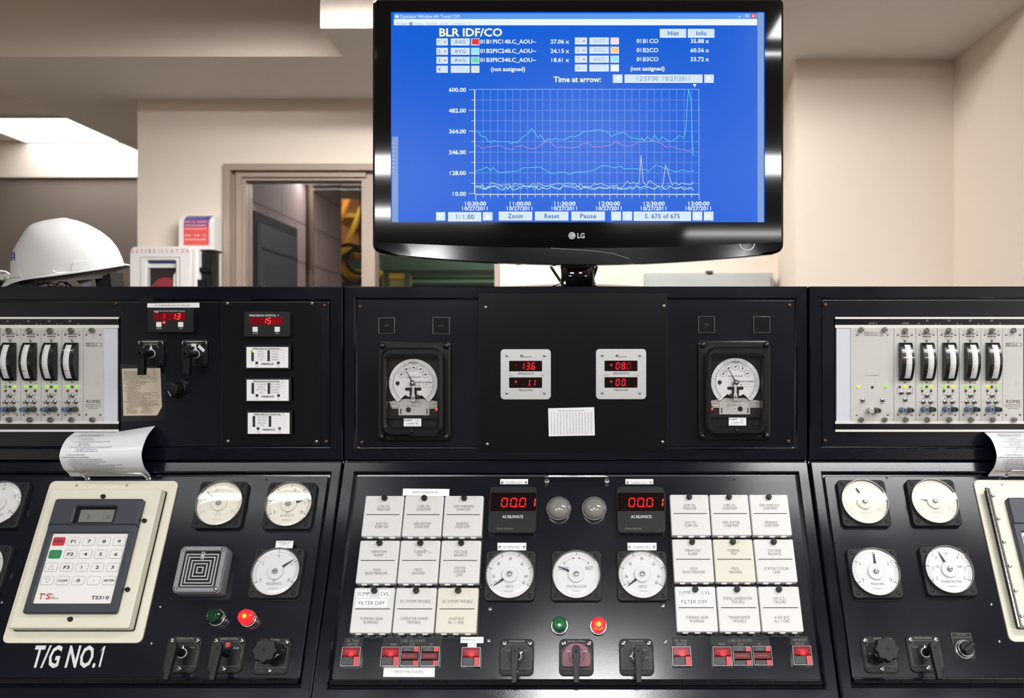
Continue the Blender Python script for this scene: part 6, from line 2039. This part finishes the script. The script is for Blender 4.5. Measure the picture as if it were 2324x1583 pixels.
pilot(1269.5, 1414.5, 'green pilot lamp under the synchroscope', GRNLENS)
pilot(1358.5, 1415.5, 'glowing red pilot lamp with an orange core under the synchroscope', RLENS, 2)

# ---- small illuminated key blocks
def keyblock(u, v, label, kind, txt):
    hm = .014
    t = on(LO, 'key_switch', label, 'push button', u, v, hm, group='small red and black key blocks')
    s_ = .0355
    b = MB(); b.frame(rr(0, 0, s_ + .002, s_ + .0015, .001, 2), rr(0, 0, s_ - .001, s_ - .0015, .0005, 2), 0, hm, STEEL, .0004)
    b.box(-s_ / 2, s_ / 2, -s_ / 2, s_ / 2, 0, .004, BLACK); b.build('housing', t)
    z = hm + .0012
    if kind == 'lit':
        b = MB(); b.rbox(0, .0090, s_ - .0022, .0155, .0006, .003, z, BTNLIT, .0008); b.text(txt, 0, .0100, .0026, z + .0002, REDBTN, w=.022)
        
        for r_, q_, mt in ((.0100, .0001, BTNH1), (.0058, .0003, BTNH2), (.0026, .0005, BTNHOT)):
            b.poly([(.001 + r_ * math.cos(a * .3927), .0065 - .0015 * (r_ < .01) + min(r_, .0068) * math.sin(a * .3927)) for a in range(16)], z + q_, mt)
        b.build('lit_key', t)
        b = MB(); b.rbox(-.0052, -.0090, .0225, .0160, .0006, .003, z - .001, BLKBTN, .0008); b.text('ON', -.005, -.009, .0036, z - .0006, DIMT); b.build('black_key', t)
        b = MB(); b.rbox(.0118, -.0090, .0100, .0165, .0006, .003, z, REDBTN, .0008)
        for k, c_ in enumerate('OFF'): b.text(c_, .0118, -.005 - .0040 * k, .0026, z + .0002, DRED)
        b.build('red_key', t)
    else:
        for yc, tx_, tr in ((.0127, 'HAND', 'OFF'), (-.0127, 'AUTO', 'ON')):
            b = MB(); b.rbox(-.0052, yc, .0220, .0085, .0006, .003, z - .001, BLKBTN, .0006); b.text(tx_, -.005, yc, .0026, z - .0006, ENGR if yc > 0 else DIMT); b.build('black_key', t)
            b = MB(); b.rbox(.0116, yc, .0098, .0088, .0006, .003, z, REDBTN, .0006); b.text(tr, .0116, yc, .0024, z + .0002, DRED, w=.006); b.build('red_key', t)
        b = MB(); b.rbox(-.001, 0, .0330, .0125, .0006, .003, z + .001, REDDIM, .0008); b.text('RUNNING', -.001, 0, .0026, z + .0012, REDBTN, w=.022); b.build('red_lens', t)
keyblock(795.5, 1488.5, 'lit red key block under OIL TANK HEATER, first seam side', 'lit', 'ENERGIZED')
keyblock(885.5, 1488.5, 'lit red key block under MAIN of the lube oil pumps over the white tape', 'lit', 'RUNNING')
keyblock(930, 1488, 'unlit key block under AUX of the lube oil pumps over the white tape', 'dim', '')
keyblock(975.5, 1488, 'unlit key block under DC of the lube oil pumps over the white tape', 'dim', '')
keyblock(1068.5, 1489.5, 'lit red key block under the VAPOR EXTRACTION tape', 'lit', 'RUNNING')
keyblock(1547.5, 1488, 'lit red key block under OIL TANK HEATER near the synch switch', 'lit', 'ENERGIZED')
keyblock(1640, 1488, 'lit red key block under MAIN, lube oil pumps without white tape', 'lit', 'RUNNING')
keyblock(1685.5, 1487.5, 'unlit key block under AUX, lube oil pumps without white tape', 'dim', '')
keyblock(1731, 1487, 'unlit key block under DC, lube oil pumps without white tape', 'dim', '')
keyblock(1821.5, 1486, 'lit red key block under the dark VAPOR EXT plate by the second seam', 'lit', 'RUNNING')
def engraved(pts, lines, label):
    t, q = tape(LO, pts, label, [], h=.0008, mat=BLACK, name='engraved_plate', cat='nameplate', group='black engraved nameplates')
    b = MB()
    P = [q(*p) for p in (pts[3], pts[2], pts[1], pts[0])]
    b.pline([P[0], P[3], P[2], P[1]], .0004, .0010, DIMT)
    for s_, u, v, h, w_ in lines: b.text(s_, *q(u, v), h, .0011, ENGR, w=w_)
    b.build('lettering', t)
engraved([(783, 1447), (823.5, 1447), (822, 1466.5), (779, 1466.5)], [('OIL TANK', 801, 1453, .0056, .026), ('HEATER', 800, 1461, .0056, .022)], 'dark plate OIL TANK HEATER at the first seam side')
engraved([(872, 1446), (1003, 1446), (1000.5, 1466.5), (869, 1466.5)], [('LUBE OIL PUMPS', 937, 1453.5, .0058, .049), ('MAIN', 893, 1461.5, .0050, .013), ('AUX', 936, 1461.5, .0050, .011), ('DC', 979, 1461.5, .0050, .007)], 'dark plate LUBE OIL PUMPS over the white tape side keys')
engraved([(1524, 1445), (1566, 1445), (1567, 1465), (1524.5, 1465)], [('OIL TANK', 1545, 1453, .0056, .026), ('HEATER', 1546, 1461, .0056, .022)], 'dark plate OIL TANK HEATER near the synch switch')
engraved([(1613.5, 1444.5), (1744, 1444.5), (1747, 1464), (1615, 1464)], [('LUBE OIL PUMPS', 1680, 1452.5, .0058, .049), ('MAIN', 1638, 1461, .0050, .013), ('AUX', 1681, 1461, .0050, .011), ('DC', 1724, 1461, .0050, .007)], 'dark plate LUBE OIL PUMPS over the keys by the second seam')
engraved([(1793, 1443.5), (1833, 1443.5), (1836, 1463.5), (1795, 1463.5)], [('VAPOR EXT', 1814, 1451, .0050, .030), ('MOTOR', 1815, 1459.5, .0050, .018)], 'dark plate VAPOR EXT MOTOR by the second seam')

# ---- lever and knob control switches
def control_switch(u, v, label, name, words_, kind='lever', red=False, dirty=True, tilt=0.0, ptr=0):
    t = on(LO, 'control_switch', label, 'switch', u, v, .004, group='black rotary control switches')
    w_, h_ = .0690, .0705
    b = MB(); b.rbox(0, 0, w_, h_, .010, 0, .0042, SWPL, .0012, n=5)
    z = .0046
    for yy, hh in ((0, 0),):
        x0, x1, y0, y1 = -.029, .029, -.0225, .0265
        P = [(x0, y0), (x1, y0), (x1, .0155), (.0245, .0175), (.019, .0245), (.016, y1 - .001), (-.016, y1 - .001), (-.019, .0245), (-.0245, .0175), (x0, .0155), (x0, y0)]
        b.pline(P, .0005, z, ENGR)
        b.prism(P[:-1], z - .0012, z - .0002, BLACK if not red else SWPL)
    b.text(name, 0, .0305, .0034, z, ENGR, w=min(.036, .0024 * len(name)), bold=1)
    b.text('GENERAL', -.016, -.0290, .0026, z, DIMT, w=.018); b.text('ELECTRIC', .016, -.0290, .0026, z, DIMT, w=.018)
    if red:
        pts = [(.0275 * math.sin(R(a)), .003 + .0235 * math.cos(R(a))) for a in range(88, -89, -8)] + [(-.0275, -.012), (-.025, -.0175), (.025, -.0175), (.0275, -.012)]
        b.prism(pts, z - .0003, z + .0012, REDPL if red == 1 else BLACK)
        z += .0014
    for s_, x, y in words_: b.text(s_, x, y, .0034, z, ENGW if red else ENGR, w=.0024 * len(s_))
    if red == 2: b.rect(.0000, .0185, .0088, .0085, z, REDPT)
    if red == 1: b.rect(.0, .0205, .0100, .0050, z, REDPT)
    b.build('escutcheon', t)
    for x, y in ((-.0255, .0265), (.0255, .0265), (0, -.0275)): part_m('screw', SCR_W, t, (x, y, .004), (0, 0, random.uniform(0, 3)))
    b = MB(); b.ring(0, .002, .0150, .0160, .0042, .0062, SWPL, 32)
    if ptr is not None:
        a = R(ptr); cx_, cy_ = 0, .002
        b.add([(.0052 * math.cos(a), cy_ - .0052 * math.sin(a), .0070), (.0155 * math.sin(a), cy_ + .0155 * math.cos(a), .0070), (-.0052 * math.cos(a), cy_ + .0052 * math.sin(a), .0070)], [(0, 1, 2)], WPLAS)
        b.lathe([(.0095, .0042), (.0095, .0068), (0, .0069)], WPLAS, cx=0, cy=.002, n=24)
    b.build('index_ring', t)
    b = MB(); b.lathe([(.0085, .005), (.0078, .020), (.0070, .050), (0, .0502)], BLACK, cx=0, cy=.002, n=22); b.build('shaft', t)
    if kind == 'lever':
        b = MB()
        c, s_ = math.cos(tilt), math.sin(tilt)
        P0 = [(-.0045, -.058), (.0045, -.058), (.0078, .004), (.0070, .0085), (.0035, .0120), (-.0035, .0120), (-.0070, .0085), (-.0078, .004)]
        P = [(x * c - y * s_, .002 + x * s_ + y * c) for x, y in P0]
        b.prism(P, .044, .0575, BLACK2, .0012)
        b.lathe([(.0028, .0577), (0, .0578)], DARK, cx=0, cy=.002, n=14)
        b.build('lever_handle', t)
    else:
        b = MB()
        n = 72
        pts = [((.0225 + .0018 * math.cos(8 * 2 * math.pi * i / n)) * math.cos(2 * math.pi * i / n), .002 + (.0225 + .0018 * math.cos(8 * 2 * math.pi * i / n)) * math.sin(2 * math.pi * i / n)) for i in range(n)]
        b.prism(pts, .040, .0555, BLACK2, .002)
        b.lathe([(.0030, .0557), (0, .0558)], DARK, cx=0, cy=.002, n=14)
        b.build('scalloped_knob', t)
control_switch(413.5, 1484, 'lever switch GOVERNOR CONTROL beneath the dark green pilot lamp', 'GOVERNOR CONTROL', [('RAISE', -.018, .013), ('LOWER', .017, .013)])
control_switch(514, 1484.5, 'lever switch BREAKER CONTROL with a red mark beneath the first red pilot lamp', 'BREAKER CONTROL', [('TRIP', -.017, .012), ('CLOSE', .017, .012)], red=2, ptr=None)
control_switch(617.5, 1487.5, 'scalloped knob switch VOLTMETER near the first seam', 'VOLTMETER', [('3-1', .020, .011)], 'knob', ptr=90)
control_switch(1172.5, 1490.5, 'lever switch SYNCHRONIZING with AUTO and MAN', 'SYNCHRONIZING', [('AUTO', -.0175, .013), ('OFF', 0, .0205), ('MAN', .0175, .013)], ptr=55)
control_switch(1308, 1490.5, 'lever switch BREAKER CONTROL on a red escutcheon', 'BREAKER CONTROL', [('TRIP', -.0145, .011), ('CLOSE', .0150, .011)], red=1, ptr=None)
control_switch(1444.5, 1490, 'lever switch SYNCH SWITCH next to the oil tank heater plate', 'SYNCH SWITCH', [('OFF', -.003, .0205), ('GEN1', .0175, .013), ('GEN2', .022, -.001)], ptr=-95)
control_switch(1997, 1484.5, 'scalloped knob switch AMMETER near the second seam', 'AMMETER', [('OFF', -.020, .002)], 'knob', ptr=-60)
control_switch(2100.5, 1482.5, 'lever switch VOLTAGE CONTROL between the scalloped knob and the chrome selector', 'VOLTAGE CONTROL', [('RAISE', -.0180, .013)], ptr=0)
# chrome selector switch
t = on(LO, 'selector_switch', 'chrome ringed selector switch beside the cream door', 'switch', 2190, 1472, .006)
q = rel(LO, t)
b = MB(); b.rbox(0, .007, .041, .052, .004, 0, .0012, BLACK); b.pline([(-.0195, .012), (-.0195, .0315), (.0195, .0315), (.0195, .012)], .0006, .0014, ENGR); b.text('VOLT REG', 0, .0285, .0028, .0014, ENGR); b.text('MAN OFF AUTO', 0, .0235, .0026, .0014, ENGR, w=.034); b.build('legend_plate', t)
b = MB(); b.ring(0, 0, .0150, .0195, .001, .006, CHROME, 40); b.ring(0, 0, .0130, .0170, .005, .013, CHROME, 40); b.build('chrome_ring', t)
b = MB(); b.lathe([(.0140, .004), (.0138, .018), (.0128, .020), (0, .0201)], BLACK, n=28); b.build('knob_body', t)
b = MB()
a = R(38); c, s_ = math.cos(a), math.sin(a)
b.prism([(x * c - y * s_, x * s_ + y * c) for x, y in ((-.0135, -.0038), (.0135, -.0038), (.0135, .0038), (-.0135, .0038))], .018, .031, BLACK2, .0012); b.build('knob_grip', t)

HORNL = M('pale grey louvre', C(168, 168, 170), .45, noise=(40, .05))
# ---- loudspeaker horn grille
t = on(LO, 'alarm_horn', 'square grey alarm horn with a concentric square grille beside the keypad', 'alarm horn', 453, 1290, .036)
S_ = .0945
b = MB(); b.rbox(0, 0, S_ + .002, S_ + .002, .008, 0, .030, RGREY, .001, n=5); b.build('housing', t)
b = MB(); b.frame(rr(0, 0, S_, S_, .008, 5), rr(0, 0, S_ - .019, S_ - .019, .005, 5), .030, .036, RGREY, .0012); b.build('front_frame', t)
b = MB()
for i in range(16):
    x = -.037 + .074 * i / 15
    b.box(x - .0006, x + .0006, -.037, .037, .0308, .0314, GREYBLK); b.box(-.037, .037, x - .0008, x + .0008, .0308, .0314, GREYBLK)
b.box(-.038, .038, -.038, .038, .0300, .0305, DARK); b.build('mesh', t)
b = MB()
for r0 in (.0335, .0275, .0205, .0140, .0070):
    b.frame(rect_o(-r0, r0, -r0 - .002, r0 - .002), rect_o(-r0 + .0022, r0 - .0022, -r0 + .0002, r0 - .0042), .0315, .0345, HORNL)
b.box(-.0030, .0030, .0205, .036, .0312, .0343, HORNL); b.lathe([(.0018, .0343), (0, .0346)], DARK, cx=0, cy=.033, n=10); b.lathe([(.0018, .0343), (0, .0346)], DARK, cx=0, cy=.0235, n=10)
b.build('square_louvres', t)
screws(t, SCR_S, [(x * .0405, y * .0405) for x in (-1, 1) for y in (-1, 1)], .0355)

# ---- cream governor panels with keypad
def keypad_panel(x0, x1, a0, a1, label, keypad=True):
    xm, am = (x0 + x1) / 2, (a0 + a1) / 2
    t = thing('governor_panel', label, 'control panel', tuple(LO.W(xm, am, 0)), LO.rot, 'cream governor panels')
    W_, H_ = x1 - x0, a1 - a0
    b = MB(); b.rbox(0, 0, W_, H_, .012, 0, .004, CREAM, .0012, n=6); b.build('mounting_plate', t)
    for x in (-.08, .03): part_m('screw', SCR_T, t, (x, H_ / 2 - .011, .0035))
    dw, dh = .241, .293
    dx, dy = (.0, -.0015) if keypad else (.0, 0)
    b = MB(); b.rbox(dx, dy, dw, dh, .004, .004, .028, CREAM, .0025, n=4); o = b.build('door', t)
    b = MB(); b.frame(rr(dx, dy, dw + .003, dh + .003, .004, 4), rr(dx, dy, dw - .004, dh - .004, .004, 4), .004, .0075, DARK); b.build('gasket', t)
    bw, bh = .187, .239
    bx, by = (1 if keypad else 1) * ( .0), .0
    bx, by = -.0015, -.0015
    b = MB()
    kx0, kx1, ky0, ky1 = bx - .080, bx + .0785, by - .100, by + .045
    lx0, lx1, ly0, ly1 = bx - .045, bx + .042, by + .066, by + .102
    # bezel body as stepped slab with two openings framed
    b.frame(rr(bx, by - .0275, bw, bh - .055, .005, 4), rr((kx0 + kx1) / 2, (ky0 + ky1) / 2, kx1 - kx0, ky1 - ky0, .002, 4), .028, .040, SLATE, .002)
    b.frame(rr(bx, by + .0905, bw, .058, .005, 4), rr((lx0 + lx1) / 2, (ly0 + ly1) / 2, lx1 - lx0, ly1 - ly0, .004, 4), .028, .0425, SLATE, .003)
    b.rbox(bx, by + .0905 - .029, bw, .007, .001, .028, .0395, BLACK2)
    b.build('bezel', t)
    b = MB(); b.box(lx0 - .003, lx1 + .003, ly0 - .003, ly1 + .003, .028, .033, BLACK); b.rbox((lx0 + lx1) / 2 + .001, (ly0 + ly1) / 2, .0720, .0270, .001, .033, .0335, LCD)
    b.text('0', (lx0 + lx1) / 2 - .015, (ly0 + ly1) / 2 - .002, .0095, .0338, LCDI, sx=.8, bold=1); b.text('85', (lx0 + lx1) / 2 + .027, (ly0 + ly1) / 2 - .002, .0080, .0338, LCDI, sx=.8); b.line((lx0 + lx1) / 2 + .016, ly0 + .004, (lx0 + lx1) / 2 + .016, ly1 - .004, .0004, .0337, LCDI)
    b.build('lcd_display', t)
    b = MB(); b.box(kx0 - .001, kx1 + .001, ky0 - .001, ky1 + .001, .028, .0345, KEYW)
    z = .0348
    b.text('T', kx0 + .0125, ky0 + .0150, .0115, z, REDKEY, bold=1, sx=.9); b.text('RI-', kx0 + .0195, ky0 + .0185, .0050, z, INK, sx=.8); b.text('S', kx0 + .0265, ky0 + .0150, .0115, z, REDKEY, bold=1, sx=1.1); b.text('EN', kx0 + .0330, ky0 + .0185, .0050, z, INK, sx=.8); b.text('YSTEMS, Inc', kx0 + .0385, ky0 + .0115, .0044, z, INK, w=.021)
    b.text('TS310', kx1 - .026, ky0 + .0125, .0068, z, INK, bold=1, w=.036)
    kp = b.build('keypad', t)
    rows_ = [['STOP', 'F1', '7', '8', '9'], ['START', 'F2', '4', '5', '6'], ['^', 'F3', '1', '2', '3'], ['v', 'CLEAR', '0', '.', 'ENTER']]
    for r_ in range(4):
        for c_ in range(5):
            x, y = kx0 + .0160 + c_ * .0316, ky1 - .0165 - r_ * .0272
            s_ = rows_[r_][c_]
            b = MB()
            mt = REDKEY if s_ == 'STOP' else GRNKEY if s_ == 'START' else KEYW
            b.rbox(x, y, .0258, .0182, .0040, .0345, .0351, mt, .0002, n=4)
            zz = .0354
            if mt is KEYW: b.frame(rr(x, y, .0258, .0182, .0040, 4), rr(x, y, .0248, .0172, .0035, 4), .0350, .0353, INKG)
            if s_ in '^v':
                d_ = 1 if s_ == '^' else -1
                P = [(x - .0055, y - .0045 * d_), (x + .0055, y - .0045 * d_), (x, y + .0052 * d_)]
                b.pline(P + [P[0]], .0005, zz, INK)
            elif s_ == '.': b.rect(x, y, .0016, .0016, zz, INK)
            else:
                b.text(s_, x, y, .0064 if len(s_) < 3 else .0042, zz, INK if mt is KEYW else DRED if s_ == 'STOP' else INKG, bold=1, w={1: .0075, 2: .0135, 4: .0175, 5: .0205}[len(s_)])
                if len(s_) < 3 or 1: b.arc(x, y, .0072, .0002, 0, 360, zz - .0001, FAINT if mt is KEYW else mt, 20)
            b.build('key', kp)
    for x, y in ((bx + .000, by + .1285), (bx + .1015, by + .0745), (bx + .1015, by - .0700), (bx + .001, by - .1290)):
        part_m('screw', SCR_BOLT, t, (x, y, .028))
    if not keypad:
        b = MB()
        n = 24
        for i in range(n):
            y0 = -dh / 2 + dh * i / n
            b.tube([(dx - dw / 2 - .004, dy + y0 + .0003, .022), (dx - dw / 2 - .004, dy + y0 + dh / n - .0003, .022)], .0038, STEEL, 8)
        for i in range(6): b.lathe([(.0040, .028), (.003, .0305), (0, .031)], STEEL, cx=dx - dw / 2 + .004, cy=dy - dh / 2 + .02 + (dh - .04) * i / 5, n=12)
        b.build('piano_hinge', t)
    return t
keypad_panel(-1.1590, -.8775, -.3925, -.0485, 'cream governor panel with keypad and small display above T/G NO.1')
keypad_panel(.8700, 1.1515, -.3900, -.0460, 'cream governor panel with a piano hinge, cut by the picture edge', False)

# ---- chrome bails and hanging instruction sheets
def bail(u0, u1, v, label, z=.030, w_=None):
    x0, a0 = LO.P(u0, v, z); x1, _ = LO.P(u1, v, z)
    t = thing('wire_handle', label, 'handle', tuple(LO.W((x0 + x1) / 2, a0, 0)), LO.rot, 'chrome wire handles')
    h = (x1 - x0) / 2
    r_ = .006
    pth = [(-h, 0, .0), (-h, 0, z - r_)] + [(-h + r_ - r_ * math.cos(R(a)), 0, z - r_ + r_ * math.sin(R(a))) for a in (30, 60, 90)] + [(h - r_ + r_ * math.sin(R(a)), 0, z - r_ + r_ * math.cos(R(a))) for a in (0, 30, 60, 90)] + [(h, 0, 0)]
    MB().tube(pth, .0033, CHROME, 10).build('wire', t)
    for s_ in (-1, 1): MB().lathe([(.006, 0), (.0055, .002), (.004, .003)], CHROME, cx=s_ * h, cy=0, n=16).build('foot', t)
    return t
bail(1240, 1378, 1080, 'chrome wire handle at the top middle of the central sloping panel')
bail(184, 324, 1074, 'chrome wire handle under the curled sheet above the cream keypad panel')
bail(2294, 2432, 1067, 'chrome wire handle under the curled sheet above the hinged cream door')
def hanging_sheet(u0, u1, ub, lift, label, seed, align):
    x0, x1 = x_(u0), x_(u1)
    zt = E + (CY - 980) / F * YV
    c_ = LO.W(0, -.038, .003)
    pts = [Vector((YV - .004, zt)), Vector((YV - .040, zt - .014)), Vector((YV - .062, zt - .043)), Vector((YV - .051, zt - .071)), Vector((YV - .030, zt - .087)), Vector((c_.y, c_.z))]
    def raw(q):
        n = len(pts) - 1
        k = min(int(q * n), n - 1); f = q * n - k
        P = lambda i: pts[max(0, min(n, i))]
        a, b_, c, d = P(k - 1), P(k), P(k + 1), P(k + 2)
        return .5 * ((2 * b_) + (-a + c) * f + (2 * a - 5 * b_ + 4 * c - d) * f * f + (-a + 3 * b_ - 3 * c + d) * f ** 3)
    tab = [raw(i / 200) for i in range(201)]
    acc = [0.0]
    for p_, q_ in zip(tab, tab[1:]): acc.append(acc[-1] + (q_ - p_).length)
    def prof(q):
        d = max(0, min(1, q)) * acc[-1]
        k = 0
        while k < 199 and acc[k + 1] < d: k += 1
        f = (d - acc[k]) / max(acc[k + 1] - acc[k], 1e-9)
        return tab[k] + (tab[k + 1] - tab[k]) * f
    t = thing('hanging_sheet', label, 'paper', ((x0 + x1) / 2, YV - .03, c_.z), (0, 0, 0), 'curled instruction sheets under chrome handles')
    def surf(s, q, o=0.0):
        p = prof(q); p2 = prof(min(1, q + .01)); p1 = prof(max(0, q - .01))
        d = (p2 - p1).normalized()
        n = Vector((d.y, -d.x))
        if n.x > 0: n = -n
        up = lift * max(0, s - .5) * 2 * (1 - q) ** 2
        return (x0 + (x1 - x0) * s, p.x + n.x * o + up * .3, p.y + n.y * o + up)
    b = WB(t)
    N, K = 24, 8
    for o, rev in ((0, False), (-.0006, True)):
        vs = [surf(i / K, j / N, o) for j in range(N + 1) for i in range(K + 1)]
        fs = [(j * (K + 1) + i, (j + 1) * (K + 1) + i, (j + 1) * (K + 1) + i + 1, j * (K + 1) + i + 1) for j in range(N) for i in range(K)]
        b.add(vs, fs if not rev else [tuple(reversed(f)) for f in fs], SHEETW)
    W_ = x1 - x0
    L_ = .135
    fn = lambda X, Y, z: surf(X / W_, -Y / L_, z)
    def ln(s, q, st, bold=0, w_=None, h=.0028):
        b.text(st, s * W_, -q * L_, h, .0007, INKB, 'l', bold=bold, sx=.72, fn=fn)
    for q, s, st in SHEET: ln(s, q, st)
    b.build('sheet', t, sharp=80)
SHEETW = M('glossy laminated paper', C(224, 224, 228), .18, noise=(30, .03))
SHEET = [(.07, .12, 'GENERATOR START UP PROCEDURE CHECK THE TURBINE'), (.10, .12, 'Verify the main oil pump is running and the'), (.13, .12, 'turning gear is off. Place the governor in auto'), (.16, .12, 'Open the stop valve slowly until rolling'),
         (.22, .14, 'a.   Go to CH 20 and enter'), (.26, .14, '       1.   Enter 3600 for idle speed'), (.30, .10, 'b.   Go to CH 23. (This is the setpoint for the minimum valve setting)'), (.335, .14, '       1.   Enter 10.0 for full'), (.365, .14, '       2.   Enter 0.0 on valve limit'),
         (.40, .09, 'd.   Go to CH 18. (This configures the governor to start the base loaded only)'), (.435, .14, '       1.   Enter 3600 for the Base Loaded Unit'), (.465, .14, '       2.   Enter 3600 for the Stop Frequency Unit'),
         (.52, .09, 'E.   Return to CH 20 and enter 2'), (.555, .01, '4.   Prepare to close the Generator Output Breaker:'), (.59, .09, 'A.   Turn Synchro to manual and select the generator/plant CB.'), (.625, .09, 'B.   Close the Field Exciter Switch.  (Outside on the Generator panel).'),
         (.66, .09, 'C.   Match Voltages using the voltage raise/lower switch.'), (.69, .09, 'D.   Raise the Governor Speed Setpoint (CH 00) to get the synchroscope turning slow in the fast'), (.72, .12, '  direction.  Use the governor control switch or the Trisen raise/lower buttons.'),
         (.75, .09, 'E.   At slightly less than 12 o-clock on the synchroscope, close the generator/plant breaker.  Raise the'), (.78, .12, '  speed just to 12 rpm to prevent the reverse power relay from tripping.'), (.81, .02, '5.   When Turbine is on load to take Pressure, Select F1 on the Trisen.  CH 5 is now the setpoint.'),
         (.84, .02, '6.   Adjust the setpoint to match the header pressure and hold constant.'), (.87, .06, 'To change modes select the mode to allow you to increase or decrease the load'), (.90, .30, 'Emergency shut down instructions')]
hanging_sheet(172, 352, 0, .014, 'curled white instruction sheet above the keypad panel', 3, 0)
hanging_sheet(2232, 2420, 0, 0, 'curled white instruction sheet cut by the picture edge', 4, 1)
# tidy the anchor notes
for o in list(bpy.data.objects):
    for k in ('_x', '_a'):
        if k in o: del o[k]
